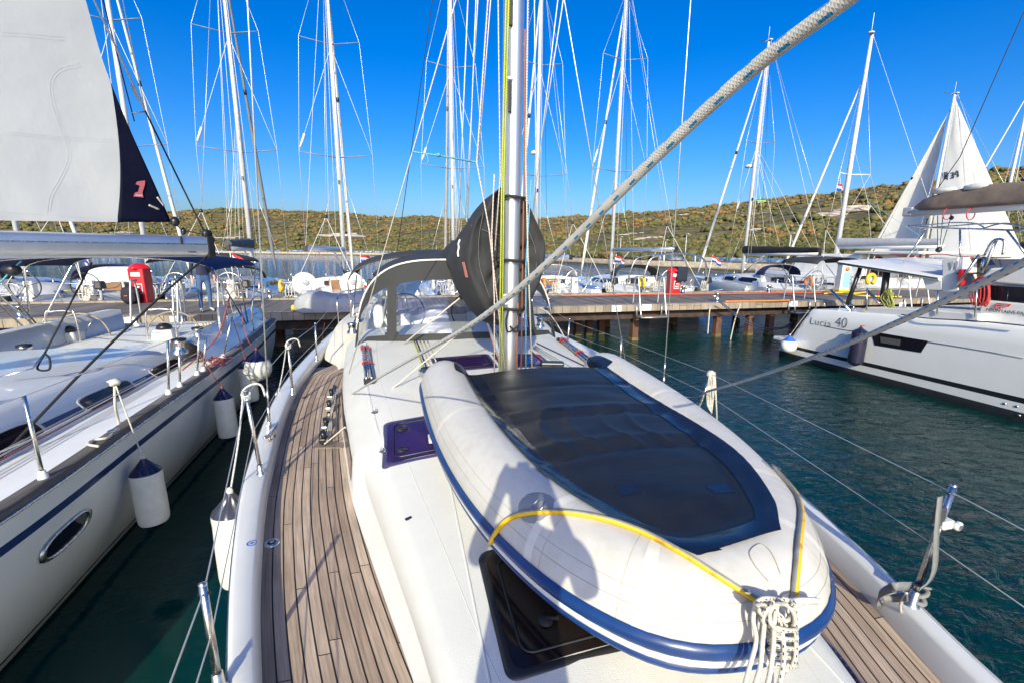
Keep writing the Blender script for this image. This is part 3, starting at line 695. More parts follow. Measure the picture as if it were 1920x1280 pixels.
# -- covered tender lying on the pier
cov = mat('silver_cover', (0.36, 0.37, 0.39), 0.55, var=0.1, vscale=3, bump=0.012, bscale=7, stretch=(3, 1, 1))
a, b = at(548, 588, DZ), at(716, 586, DZ); L_ = (b-a).length
t_ = thing('covered_tender', 'long tender under a silver grey cover lying on the pier', 'tender', (a+b)/2+Vector((0, 0.55, 0)), 0)
rows = []
for i in range(41):
    u = i/40; x = -L_/2+L_*u; hw = 0.55*(1-abs(2*u-1)**5)**0.5+0.03; hh = (0.50+0.06*math.sin(u*9))*(1-abs(2*u-1)**6)**0.5+0.02
    rows.append([(x+0.05*math.sin(k*1.3+i), hw*math.copysign(abs(math.cos(a_))**0.6, math.cos(a_)), max(0.02, hh*abs(math.sin(a_))**0.55+0.02*noise.noise(Vector((i*.35, k*.6, 0))))) for k, a_ in enumerate([math.pi*q/14 for q in range(15)])])
MB().grid(rows, flip=True).build('cover', cov, t_)
lump((-L_/2+0.0, -0.25, 0.12), (0.06, 0.07, 0.1), 0.05, 2).build('bow_pad', yellow, t_)
# -- service pedestal, hoses, orange plank, ring buoy
p = at(1577, 546, DZ); t_ = thing('service_pedestal', 'white and pale blue water and power pedestal on the pier', 'pedestal', p, R(-10))
MB().box((0, 0, 0.62), (0.46, 0.34, 1.24), taper=0.96).build('pedestal_body', gel, t_, bevel=0.03)
MB().box((0, 0, 1.30), (0.52, 0.4, 0.14), taper=0.75).build('cap', gel, t_, bevel=0.03)
MB().box((0.04, -0.175, 0.52), (0.3, 0.012, 0.72)).build('door_panel', mat('pale_blue_panel', (0.25, 0.45, 0.72), 0.4), t_)
MB().lathe([(0, 0), (0.09, 0), (0.09, 0.05), (0, 0.06)], 14, axis=(0, -1, 0), origin=(0.0, -0.165, 1.02)).build('socket', orange, t_)
MB().box((0, 0, 0.04), (0.6, 0.46, 0.08)).build('base_plate', yellow, t_)
t_ = MB().tube(catmull([at(1360, 566, DZ+.05), at(1400, 565, DZ+.05), at(1450, 564.5, DZ+.05), at(1484, 563.5, DZ+.05)], 6), 0.035, 8).build('orange_hose', orange); tag(t_, 'orange board or hose lying along the pier front edge', 'hose')
t_ = MB().tube(catmull([at(1052, 555, DZ+.06), at(1120, 554.3, DZ+.06), at(1200, 552.5, DZ+.06), at(1300, 551.5, DZ+.06), at(1420, 550.2, DZ+.06), at(1500, 549, DZ+.06), at(1560, 548.5, DZ+.06)], 8), 0.026, 8).build('red_hose', mat('red_hose', (0.55, 0.10, 0.04), 0.5)); tag(t_, 'thin red hose laid along the pier back edge', 'hose')
t_ = MB().tube(catmull([at(1545, 551, DZ+.05), at(1575, 549, DZ+.05), at(1600, 550.5, DZ+.05), at(1625, 548, DZ+.05), at(1600, 553, DZ+.05), at(1640, 556, DZ+.05), at(1690, 557, DZ+.05)], 8), 0.03, 8).build('yellow_hose', yellow); tag(t_, 'yellow hose snaking round the white pedestal', 'hose')
c_ = onY(1633, 524, 16.9); t_ = thing('ring_buoy', 'yellow horseshoe buoy hanging on the white boat beyond the pier', 'lifebuoy', c_)
MB().tube([(0.22*math.sin(a_), 0, 0.22*math.cos(a_)) for a_ in [R(-150+300*i/24) for i in range(25)]], 0.085, 10).build('foam_ring', yellow, t_)
MB().tube([(0, 0.02, 0.3), (0, 0.06, 0.42), (0, 0.1, 0.3)], 0.012, 6).build('strap', blackp, t_)
# -- mooring lines from the pier
def line(name, pts, r, m, lab, cat='rope', n=8, group=None):
    return tag(MB().tube(catmull(pts, n), r, 8).build(name, m), lab, cat, group)
line('mooring_line', [at(1352, 566, DZ+.1), onY(1385, 592, 13.2), onY(1425, 613, 12.6), onY(1465, 614, 11.6), onX(1487, 604, 11.2)], 0.016, r_navy, 'upper dark blue mooring line from bollard to catamaran stern', group='mooring lines to the catamaran')
line('mooring_line', [at(1348, 566, DZ+.1), onY(1380, 592, 13.15), onY(1420, 616, 12.55), onY(1460, 617, 11.6), onX(1484, 610, 11.2)], 0.016, r_navy, 'lower dark blue mooring line sagging over the water', group='mooring lines to the catamaran')
line('hanging_rope', [onY(1388, 571, 13.44), onY(1378, 600, 13.4), onY(1369, 640, 13.35), onY(1363, 672, 13.3)], 0.02, r_plain, 'pale rope hanging from the pier edge right of the middle pile')
line('hanging_rope', [onY(1331, 577, 13.44), onY(1329, 600, 13.4), onY(1327, 626, 13.36)], 0.02, r_plain, 'short knotted rope hanging left of the middle pile')
line('mooring_line', [at(1012, 577, DZ+.1), onY(1033, 592, 12.6), onY(1056, 628, 12.0), onY(1058, 640, 11.6)], 0.018, r_plain, 'cream stern line from pier to the near yacht')
# ================================================================== the yacht we stand on (bow towards us, stern to the pier)
XC = 0.88
yacht = wthing('sailing_yacht', 'white sailing yacht with teak side decks under the camera carrying an upturned dinghy', 'yacht', (XC, 4.0, 0))
RO = smooth_tab([(-2.7, 0.02), (-2.2, 0.30), (-1.2, 0.74), (0.0, 1.12), (0.95, 1.33), (1.69, 1.58), (2.47, 1.80), (3.5, 2.02), (5.4, 2.25), (6.8, 2.28), (9.0, 2.2), (11.6, 2.02)])
def RI(y): return max(0.0, RO(y)-(0.105+0.045*min(1, max(0, (y-1.5)/2))))
TI = smooth_tab([(-2.2, 0.0), (-1.4, 0.22), (-0.4, 0.46), (0.6, 0.69), (1.2, 0.80), (1.62, 0.88), (2.02, 0.98), (2.5, 1.10), (3.14, 1.25), (3.76, 1.35), (4.64, 1.48), (5.74, 1.59), (7.1, 1.69), (7.6, 1.70)])
SH = smooth_tab([(-2.2, 0.0), (-1.0, 0.20), (0.6, 0.55), (1.26, 0.72), (1.94, 0.84), (2.86, 1.00), (3.4, 1.08), (4.35, 1.20), (5.5, 1.28), (7.5, 1.38)])
ZS = smooth_tab([(-2.2, 1.27), (-1.0, 1.33), (0.6, 1.45), (1.26, 1.50), (2.0, 1.56), (2.86, 1.62), (3.3, 1.67), (4.35, 1.73), (5.5, 1.76), (7.5, 1.78)])
DECKZ = 1.25; RAILZ = 1.38
def sstep(a, b, x):
    t = min(1, max(0, (x-a)/(b-a))); return t*t*(3-2*t)
def roof_prof(y):
    """half section of the coachroof, from the deck edge inwards: (offset, height)"""
    ti, sh, zs = TI(y), SH(y), ZS(y); k = sstep(3.02, 3.2, y)
    lo = (ti-0.10*(1-k)-0.035*k, 1.295*(1-k)+1.52*k)
    lo2 = ((ti*0.6+sh*0.4)*(1-k)+(ti-0.06)*k, (1.28*0.5+zs*0.5)*(1-k)+1.57*k)
    cr = 0.09*min(1, max(0.15, (y+2)/5))
    return [(ti, DECKZ), (ti-0.012, DECKZ+0.03), lo, lo2, (sh+0.03, zs-0.025), (sh-0.03, zs+0.004), (sh*0.8, zs+0.03*cr/0.09), (sh*0.4, zs+0.072*cr/0.09), (0, zs+cr)]
def roofz(x, y):
    a = abs(x-XC); p = roof_prof(y)
    for (o1, z1), (o2, z2) in zip(p, p[1:]):
        if o2 <= a <= o1 and o1 > o2: return z1+(z2-z1)*(o1-a)/(o1-o2)
    return p[-1][1] if a < 0.01 else DECKZ
def roofpt(x, y, off=0.0):
    return Vector((x, y, roofz(x, y)+off))
ys = [-2.7+14.3*i/110 for i in range(111)]
# hull
m_ = MB()
rows = []
for y in ys:
    r_ = RO(y); row = []
    prof = [(r_, RAILZ), (r_+0.004, RAILZ-0.03), (r_-0.005, 1.25), (r_-0.05-0.06*(1-min(1, (y+2.7)/5)), 0.8), (r_*0.92-0.03, 0.3), (r_*0.86-0.03, 0.0), (r_*0.5, -0.5)]
    rows.append([(XC-max(o, 0), y, z) for o, z in prof]+[(XC+max(o, 0), y, z) for o, z in prof[::-1]])
m_.grid(rows); m_.poly([rows[-1][i] for i in range(14)])
m_.build('hull', [hullwhite], yacht)
# bulwark: cap and inner face
m_ = MB(); rail = []
for s in (-1, 1):
    rows = []
    for y in ys:
        if y < -2.4 or y > 11.5: continue
        o, i = RO(y), RI(y)
        rows.append([(XC+s*q, y, z) for q, z in ((o+0.001, RAILZ-0.012), (o-0.012, RAILZ), (o-0.03, RAILZ+0.004), (i+0.02, RAILZ+0.002), (i+0.004, RAILZ-0.012), (i-0.012, DECKZ-0.01))])
    m_.grid(rows, flip=(s > 0))
m_.build('bulwark', gel, yacht)
# teak side decks, planks laid parallel to the rail
for s in (-1, 1):
    rows = []; uvs = []
    for y in ys:
        if y < -2.1 or y > 7.75: continue
        o = RI(y)-0.004; i = TI(y)-0.006
        k = sstep(6.6, 7.75, y); o = o-(o-1.72)*k*0.95
        n = 6; rows.append([(XC+s*(o+(i-o)*j/n), y, DECKZ+0.002) for j in range(n+1)]); uvs.append([((o-i)*j/n*1.0, y) for j in range(n+1)])
    m_ = MB(); m_.grid(rows, uvs, flip=(s < 0)); m_.build('side_deck', teak, yacht)
m_ = MB()    # sealant margin under the teak, cockpit sole
m_.grid([[(XC-RI(y)+0.0, y, DECKZ-0.006), (XC, y, DECKZ-0.006), (XC+RI(y), y, DECKZ-0.006)] for y in ys if -2.4 < y < 7.3]); m_.build('deck_base', blackp, yacht)
# coachroof
m_ = MB(); rows = []
yy = [-2.1+0.12*i for i in range(43)]+[3.02, 3.05, 3.08, 3.11, 3.14, 3.17, 3.2]+[3.26+0.14*i for i in range(28)]+[7.25]
yy = sorted(set(round(y, 3) for y in yy))
for y in yy:
    p = roof_prof(y); rows.append([(XC-o, y, z) for o, z in p]+[(XC+o, y, z) for o, z in p[::-1][1:]])
m_.grid(rows); m_.poly(rows[-1])
roof = m_.build('coachroof', nonskid, yacht)
bv_roof = bvh_of(roof)
# smooth gelcoat gutter lines on the roof
def onroof(px, py, off=0.003):
    p, n_ = hit(bv_roof, px, py, off); return p
for s in (-1, 1):
    pts = [roofpt(XC+s*(SH(y)-0.015), y, 0.0) for y in [3.1+0.25*i for i in range(15)]]
    MB().tube(pts, 0.008, 6).build('roof_groove', gel, yacht)
    MB().tube([roofpt(XC+s*0.62, y, 0.0) for y in [0.3+0.2*i for i in range(13)]], 0.006, 6).build('roof_groove', gel, yacht)
    MB().tube([roofpt(XC+s*(SH(y)-0.14), y, 0.0) for y in [0.4+0.2*i for i in range(33)]], 0.0025, 5).build('panel_edge', gel, yacht)
    # long cabin window in the vertical side
    rows = [[(XC+s*(TI(y)-0.012-(z-1.28)*0.10+0.006), y, z) for z in (1.31, 1.40, 1.49)] for y in [3.3+0.2*i for i in range(17)]]
    MB().grid(rows, flip=(s > 0)).build('cabin_window', glassd, yacht)
# hatches
purple = mat('smoked_purple_acrylic', (0.030, 0.014, 0.075), 0.10, var=0.25, vscale=3, spec=0.6)
smoke = mat('smoked_black_acrylic', (0.012, 0.008, 0.007), 0.10, var=0.3, vscale=3, spec=0.5)
def hatch(x0, x1, y0, y1, m, lab=None, handles=((0.25, 0.3), (0.25, 0.75)), lift=0.007):
    c = [(x0, y0), (x1, y0), (x1, y1), (x0, y1)]
    def rr(i0, off, r=0.05, n=5):
        a0, a1, b0, b1 = x0+i0, x1-i0, y0+i0, y1-i0; out = []
        for cx, cy, st in ((a1-r, b1-r, 0), (a0+r, b1-r, 90), (a0+r, b0+r, 180), (a1-r, b0+r, 270)):
            for k in range(n+1):
                t = R(st+90*k/n); out.append((cx+r*math.cos(t), cy+r*math.sin(t)))
        return [Vector((x, y, roofz(x, y)+off)) for x, y in out]
    f = MB(); f.grid([rr(-0.004, -0.004), rr(0.0, lift), rr(0.022, lift+0.004), rr(0.03, lift)], closed=True); fo = f.build('hatch_frame', mat('hatch_frame_tint', (0.055, 0.05, 0.11), 0.3) if m is purple else blackp, yacht)
    g = MB(); ring = rr(0.026, lift+0.001, 0.04); 
    # pane as a fine grid so that it follows the camber
    n = 10
    g.grid([[Vector((x0+0.03+(x1-x0-0.06)*i/n, y0+0.03+(y1-y0-0.06)*j/n, 0)) for i in range(n+1)] for j in range(n+1)])
    g.v = [(v[0], v[1], roofz(v[0], v[1])+lift-0.0005) for v in g.v]
    g.build('pane', m, fo)
    inner = MB()
    inner.tube([q+Vector((0, 0, 0.003)) for q in rr(0.075, lift, 0.05)], 0.006, 5, closed=True); inner.build('seal_line', blackp, fo)
    for hx, hy in handles:
        x, y = x0+(x1-x0)*hx, y0+(y1-y0)*hy; z = roofz(x, y)+lift
        h = MB(); h.lathe([(0.0, 0.018), (0.022, 0.016), (0.03, 0.008), (0.032, 0.0)], 14, origin=(x, y, z)); h.tube([(x, y, z+0.012), (x+0.05, y-0.01, z+0.012)], 0.009, 8); h.build('handle', mat('handle_plastic', (0.02, 0.02, 0.028), 0.6, spec=0.2), fo)
    return fo
XL = lambda w_: XC+w_
hatch(XL(-0.56), XL(0.10), 1.28, 1.90, smoke, handles=((0.30, 0.30),))
hatch(XL(-1.02), XL(-0.40), 2.84, 3.44, purple, handles=((0.2, 0.25), (0.2, 0.72), (0.62, 0.78)))
hatch(XL(0.40), XL(1.02), 2.84, 3.44, purple)
hatch(XL(-0.55), XL(0.10), 4.42, 4.98, purple, handles=((0.12, 0.2), (0.82, 0.2)))
hatch(XL(0.14), XL(0.72), 4.42, 4.98, purple, handles=((0.15, 0.2), (0.8, 0.2)))
# mast
mast = MB(); prof = []
for k in range(24):
    a = 2*math.pi*k/24; prof.append((0.078*math.copysign(abs(math.cos(a))**0.9, math.cos(a)), 0.105*math.sin(a)))
MX, MY = XC+0.045, 3.78
mrow = [[(MX+0.020*(z-1.7)*0.35+x, MY+y+0.0*z, z) for x, y in prof] for z in (1.7, 3, 5, 8, 12, 17)]
mast.grid(mrow, closed=True); mo = mast.build('mast', alu, yacht)
MB().box((MX, MY, 1.83), (0.26, 0.32, 0.05)).build('mast_step', alu, yacht, bevel=0.01)
def mastx(z): return MX+0.007*(z-1.7)
for z in (4.15, 4.75): MB().box((mastx(z)-0.045, MY-0.105, z), (0.03, 0.02, 0.22)).build('halyard_exit', blackp, mo, bevel=0.004); MB().box((mastx(z)-0.045, MY-0.112, z+0.13), (0.05, 0.012, 0.02)).build('exit_plate', steel, mo)
sl_ = MB().tube([(mastx(z), MY+0.107, z) for z in (2.2, 8, 16)], 0.012, 6).build('sail_track', blackp, mo)
MB().box((mastx(2.62)-0.05, MY-0.108, 2.60), (0.055, 0.004, 0.085)).build('maker_plate', signw, mo)
# spreaders well above the frame and standing rigging
def rig(name, a, b, r=0.0055, m=wire, ext=1.0): 
    a, b = Vector(a), Vector(b); return MB().tube([a, a+(b-a)*ext], r, 6).build(name, m, yacht)
chL, chR = at(505, 800, 1.39), at(1243, 735, 1.39)
zsp = 7.6
for s, ch, q in ((-1, chL, (464, 0)), (1, chR, (1295, 0))):
    t = onY(q[0], q[1], ch.y-0.25); d = (t-ch); tip = ch+d*((zsp-ch.z)/d.z)
    rig('cap_shroud', ch, tip, 0.0065); MB().tube([tip, (mastx(zsp-0.2), MY+0.1, zsp-0.2)], 0.03, 8).build('spreader', alu, yacht); rig('cap_shroud', tip, (mastx(16), MY, 16.0))
    u = (tip-ch).normalized()
    tb = MB(); tb.tube([ch+u*0.06, ch+u*0.2], 0.014, 8); tb.tube([ch+u*0.2, ch+u*0.36], 0.010, 8); tb.tube([ch, ch+u*0.07], 0.009, 8); tb.build('turnbuckle', steel, yacht)
    MB().box(ch+Vector((0, 0, 0.0)), (0.02, 0.09, 0.07)).build('chainplate', steel, yacht, bevel=0.004)
bl = onroof(655, 700) or at(655, 700, 1.5); tl = onY(855, 0, 4.6); rig('lower_shroud', bl, tl, 0.006, r_plain, 1.25)
br_ = at(1175, 692, 1.39); tr = onY(1058, 0, 4.6); rig('lower_shroud', br_, tr, 0.006, wire, 1.25)
rig('topping_lift', onY(745, 470, 7.5), onY(811, 0, 7.0), 0.005, blackrope, 1.6)
# forestay with furled genoa, at the bow behind the camera
fs0, fs1 = Vector((XC, -2.45, 1.5)), Vector((mastx(16.5), MY-0.1, 16.5))
MB().tube([fs0, fs0.lerp(fs1, 0.06), fs0.lerp(fs1, 0.12), fs0.lerp(fs1, 0.9), fs1], [0.012, 0.05, 0.065, 0.04, 0.012], 10).build('furled_genoa', greyc, yacht)
pul = MB(); pul.tube(catmull([(XC-0.95, -0.7, 1.4), (XC-0.85, -0.9, 2.0), (XC, -2.5, 2.05), (XC+0.85, -0.9, 2.0), (XC+0.95, -0.7, 1.4)], 8), 0.0125, 8); pul.build('pulpit', steel, yacht)
# halyards and control lines on the mast
def mline(px0, py0, px1, py1, m, r=0.0055, yo=-0.13, mids=()):
    pts = [onY(px0, py0, MY+yo)]+[onY(a, b, MY+yo) for a, b in mids]+[onY(px1, py1, MY+yo)]
    pts = [pts[0]+(pts[0]-pts[1])*0.6]+pts
    return MB().tube(pts, r, 6).build('halyard', m, yacht)
mline(949, 0, 936, 706, r_lime, 0.0075, mids=((941, 350),))
mline(951, 110, 941, 706, r_lime, 0.0065, mids=((945, 330),))
mline(915, 0, 947, 690, r_red, 0.006, mids=((894, 305), (917, 430)))
mline(934, 0, 928, 470, r_red, 0.005, mids=((938, 330),))
mline(990, 0, 998, 700, r_black, 0.007, mids=((986, 300), (990, 480)))
mline(984, 150, 977, 704, r_orange, 0.007, yo=-0.09, mids=((983, 300),))
mline(992, 400, 986, 704, r_cyan, 0.006, mids=((986, 500),))
mline(970, 620, 968, 704, r_orange, 0.006)
mline(925, 370, 927, 700, r_red, 0.0055, mids=((922, 440), (927, 560)))
# lazy jacks and stays running up from the sail bag
for a, b in [((897, 300), (920, 0)), ((872, 420), (896, 0)), ((876, 425), (891, 40)), ((860, 425), (872, 130))]:
    p0, p1 = onY(*a, 4.6), onY(*b, 4.2); MB().tube([p0, p0+(p1-p0)*1.4], 0.0045, 6).build('lazy_jack', wirew, yacht)
for a, b in [((1006, 470), (1002, 0)), ((999, 400), (1046, 0)), ((1010, 300), (1050, 40))]:
    p0, p1 = onY(*a, 4.6), onY(*b, 4.2); MB().tube([p0, p0+(p1-p0)*1.3], 0.0045, 6).build('lazy_jack', wirew, yacht)
MB().tube(catmull([onY(773, 285, 4.55), onY(800, 289, 4.5), onY(822, 292, 4.5), onY(850, 297, 4.45), onY(894, 305, 3.7)], 5), 0.008, 7).build('turquoise_lashing', r_turq, yacht)
lump(tuple(onY(822, 291, 4.5)), (0.025, 0.02, 0.02), 0.4, 2).build('lashing_knot', r_turq, yacht)
MB().tube(catmull([onY(800, 290, 4.5), onY(803, 302, 4.5), onY(801, 309, 4.5)], 4), 0.006, 6).build('lashing_tail', r_turq, yacht)
# ---- boom and sail bag
boomz = 2.62
MB().tube([(MX, MY+0.16, boomz), (MX-0.02, MY+5.2, boomz+0.10)], 0.075, 12).build('boom', alu, yacht)
cv = MB(); rows = []
BW = smooth_tab([(0, 0.33), (0.25, 0.41), (0.6, 0.42), (1.1, 0.36), (2.2, 0.26), (3.8, 0.18), (4.9, 0.13), (5.25, 0.05)])
BT = smooth_tab([(0, 3.50), (0.5, 3.44), (1.1, 3.30), (2.2, 3.20), (3.8, 3.10), (4.9, 3.0), (5.25, 2.86)])
BB = smooth_tab([(0, 2.40), (0.5, 2.30), (1.0, 2.38), (1.6, 2.48), (2.4, 2.55), (5.25, 2.66)])
for i in range(70):
    if i < 8: sc_ = (i/8)**0.6; t = 0.0
    else: sc_ = 1.0; t = 5.25*((i-8)/61)**1.25
    wdt = BW(t); zt, zb = BT(t), BB(t); row = []
    for k in range(36):
        a = 2*math.pi*k/36; sx_ = math.sin(a); cz = math.cos(a)
        ww = wdt*sc_*math.copysign(abs(sx_)**0.8, sx_)*(1-0.42*max(0, cz)**1.5-0.30*max(0, -cz)**1.5); z = (zt+zb)/2+(zt-zb)/2*cz*sc_
        f = 0.035*noise.noise(Vector((k*0.45, t*1.3+sc_*2, 1)))+0.06*(0.25-abs(noise.noise(Vector((k*0.8, t*1.1+sc_*1.2, 4)))))+0.035*(0.2-abs(noise.noise(Vector((k*1.6, t*2.5+sc_*2.6, 7)))))
        y = MY+0.06-0.10*sc_*min(1, abs(ww)/0.18)+t if i < 8 else MY-0.04+t
        if i == 8: y += 0.015
        row.append((mastx(z)-0.03+ww*(1+f*2.2)+f*0.4, y+(f*1.6 if i < 8 else 0), z+f*1.0))
    rows.append(row)
# the bag's collar passes round the mast: left and right cheeks with a gap in front
cv.grid(rows, closed=True)
bagm = mat('sail_bag_canvas', (0.026, 0.027, 0.030), 0.85, var=0.25, vscale=7, bump=0.035, bscale=3.2, stretch=(1.6, 1, 0.7))
cvo = cv.build('sail_bag', bagm, yacht)
md = cvo.modifiers.new('soft', 'SUBSURF'); md.levels = 1; md.render_levels = 1
bv_bag = bvh_of(cvo)
# slots where the mast and ropes show through the collar
for z in (3.42, 2.92, 2.52):
    MB().tube(catmull([(mastx(z)-0.11, MY-0.02, z-0.02), (mastx(z)-0.06, MY-0.13, z), (mastx(z)+0.06, MY-0.13, z-0.01), (mastx(z)+0.12, MY-0.02, z)], 5), 0.012, 8).build('bag_strap', blackrope, yacht)
for dx in (-0.04, 0.03): MB().tube(catmull([(mastx(2.5)+dx, MY-0.14, 2.52), (mastx(2.4)+dx*1.6, MY-0.15, 2.42), (mastx(2.3)+dx, MY-0.14, 2.33), (mastx(2.3)-dx, MY-0.15, 2.38)], 5), 0.008, 6).build('strap_end', blackrope, yacht)
hem = mat('grey_hem_stitch', (0.13, 0.13, 0.135), 0.8)
for pts in ([(958, 420), (957, 455), (950, 490), (936, 520), (925, 555)], [(884, 424), (905, 432), (930, 440), (955, 446)], [(1003, 400), (1014, 430), (1018, 470), (1008, 520)], [(905, 400), (897, 450), (900, 500), (918, 560)], [(990, 430), (1004, 470), (1006, 510)]):
    q_ = [hit(bv_bag, a, b, 0.006)[0] for a, b in pts]; q_ = [x for x in q_ if x is not None]
    if len(q_) > 2: MB().tube(catmull(q_, 5), 0.0028, 5).build('hem_seam', hem, cvo)
p_, n_ = hit(bv_bag, 873, 506, 0.006)
if p_:
    q = n_.to_track_quat('Z', 'Y'); MB().box(p_, (0.035, 0.13, 0.006), rot=q.to_matrix()).build('maker_patch', mat('faded_red_patch', (0.45, 0.16, 0.14), 0.7), cvo)
lp_ = []
for px, py in ((864, 450), (861, 458), (862, 466), (860, 474), (861, 482)):
    p_, n_ = hit(bv_bag, px, py, 0.008)
    if p_: lp_.append(p_)
if len(lp_) > 2: MB().tube(lp_, 0.008, 5).build('bag_lettering', inkw, cvo)
# rigid vang, tackles
MB().tube([(MX, MY+0.14, 1.95), (MX-0.0, MY+1.5, boomz-0.05)], 0.035, 10).build('vang', alu, yacht)
MB().tube([(MX-0.02, MY+0.2, 1.97), (MX-0.02, MY+1.45, boomz-0.1)], 0.016, 8).build('vang_line', orange, yacht)
def deckline(pts, r, m, name='control_line'): return MB().tube(catmull(pts, 6) if len(pts) > 2 else pts, r, 7).build(name, m, yacht)
cl = onY(866, 556, 5.6)
deckline([onroof(757, 645), cl], 0.010, r_plain, 'mainsheet_leg'); deckline([cl, onY(905, 586, 5.3), onY(921, 596, 5.2)], 0.010, r_plain, 'mainsheet_leg')
deckline([cl, (MX-0.02, cl.y+0.1, boomz-0.06)], 0.010, r_plain, 'mainsheet_leg'); lump(tuple(cl), (0.035, 0.03, 0.045), 0.1, 2).build('mainsheet_block', blackp, yacht)
vb = onY(912, 583, 4.3); MB().tube([vb+Vector((0.07, 0, 0.05)), vb+Vector((-0.05, 0, -0.04))], 0.03, 8).build('tackle_block', blackp, yacht)
car = at(608, 832, DECKZ+0.05); deckline([vb, car], 0.0075, r_plain, 'tackle_line')
# lines led aft over the roof to the clutches
for (a, b), m, r_ in [(((776, 640), (798, 703)), r_lime, 0.008), (((781, 641), (803, 700)), r_navy, 0.008), (((787, 640), (806, 690)), r_plain, 0.007), (((794, 640), (812, 688)), r_plain, 0.007), (((801, 640), (818, 680)), r_plain, 0.007)]:
    pts = [onroof(a[0]+(b[0]-a[0])*t/6, a[1]+(b[1]-a[1])*t/6, 0.015) for t in range(7)]; pts = [p for p in pts if p]
    if len(pts) > 1: MB().tube(pts, r_, 6).build('control_line', m, yacht)
for (a, b), m, r_ in [(((995, 660), (1050, 705)), r_redd, 0.008), (((1000, 655), (1075, 700)), r_plain, 0.008), (((1003, 650), (1090, 700)), r_plain, 0.007), (((1000, 652), (1062, 690)), r_cyan, 0.007), (((1006, 645), (1100, 690)), r_navy, 0.007)]:
    pts = [onroof(a[0]+(b[0]-a[0])*t/6, a[1]+(b[1]-a[1])*t/6, 0.015) for t in range(7)]; pts = [p for p in pts if p]
    if len(pts) > 1: MB().tube(pts, r_, 6).build('control_line', m, yacht)
def fit(px, py, d, m, name, rz=0.0, off=0.0):
    p = onroof(px, py, off+d[2]/2)
    if p: return MB().box(p, d, rot=Matrix.Rotation(rz, 3, 'Z')).build(name, m, yacht, bevel=min(d)*0.2)
fit(800, 706, (0.10, 0.16, 0.07), steel, 'deck_organiser', 0.4); fit(815, 697, (0.26, 0.10, 0.06), blackp, 'rope_clutch', 0.35)
fit(1035, 688, (0.24, 0.12, 0.06), blackp, 'rope_clutch', -0.3)
# grab rail on the roof: two dark tubes lashed together
for s in (-1, 1):
    g0, g1 = (onroof(688, 655, 0.05), onroof(694, 718, 0.05)); 
    if s > 0: g0, g1 = [Vector((2*XC-p.x, p.y, p.z)) for p in (g0, g1)]
    for dx in (-0.025, 0.025): MB().tube([g0+Vector((dx, 0, 0)), g1+Vector((dx, 0, 0))], 0.018, 8).build('grab_rail', steel, yacht)
    MB().box(g0-Vector((0, 0, 0.025)), (0.1, 0.06, 0.05)).build('rail_foot', blackp, yacht); MB().box(g1-Vector((0, 0, 0.025)), (0.1, 0.06, 0.05)).build('rail_foot', blackp, yacht)
    for t in (0.1, 0.6): c = g0.lerp(g1, t); MB().tube([c+Vector((0.05*math.cos(a), 0, 0.03*math.sin(a))) for a in [2*math.pi*k/12 for k in range(12)]], 0.008, 6, closed=True).build('lashing', r_redd, yacht)
# pad eyes, small fittings on the roof
for px, py in ((703, 773), (719, 846), (766, 972)):
    p = onroof(px, py, 0.004)
    if py < 900:
        MB().lathe([(0, 0.006), (0.022, 0.005), (0.028, 0)], 14, origin=p).build('pad_eye', steel, yacht); MB().tube([p+Vector((0.016*math.cos(a), 0, 0.03*math.sin(a)+0.005)) for a in [math.pi*k/8 for k in range(9)]], 0.004, 6).build('eye_ring', steel, yacht)
    else: MB().box(p, (0.035, 0.014, 0.008), rot=Matrix.Rotation(0.5, 3, 'Z')).build('lifting_slot', navyp, yacht)
# genoa track with cars and blocks
for s in (-1, 1):
    def dk(px, py, z=DECKZ+0.012):
        p = at(px, py, z); return p if s < 0 else Vector((2*XC-p.x, p.y, p.z))
    a, b = dk(627, 722), dk(607, 836); MB().box((a+b)/2, (0.035, (b-a).length, 0.022), rot=Matrix.Rotation(math.atan2(-(b-a).x, (b-a).y), 3, 'Z')).build('genoa_track', blackp, yacht, bevel=0.004)
    for t, L_ in ((0.30, 0.16), (0.52, 0.12), (0.80, 0.15), (0.97, 0.1)):
        c = a.lerp(b, t); MB().box(c+Vector((0, 0, 0.04)), (0.06, L_, 0.05), rot=Matrix.Rotation(-0.15, 3, 'Z')).build('track_car', steel if t < 0.9 else blackp, yacht, bevel=0.01)
        MB().lathe([(0, -0.02), (0.04, -0.02), (0.045, 0), (0.04, 0.02), (0, 0.02)], 14, axis=(1, 0.1, 0.2), origin=c+Vector((0, 0, 0.09))).build('turning_block', blackp, yacht)
    e = dk(605, 834); pl_ = MB(); pl_.box(e+Vector((0.06, 0.0, -0.005)), (0.26, 0.12, 0.012), rot=Matrix.Rotation(-0.2, 3, 'Z')); pl_.build('track_end_plate', mat('teak_pad', (0.2, 0.155, 0.125), 0.7, var=0.2), yacht)
    for q in range(3):
        pts = [dk(632-4*q, 725+q*5, DECKZ+0.06), dk(626-3*q, 760, DECKZ+0.11-0.02*q), dk(616+3*q, 800, DECKZ+0.08), dk(612, 826, DECKZ+0.05)]
        MB().tube(catmull(pts, 5), 0.006, 6).build('track_line', r_plain if q else r_black, yacht)
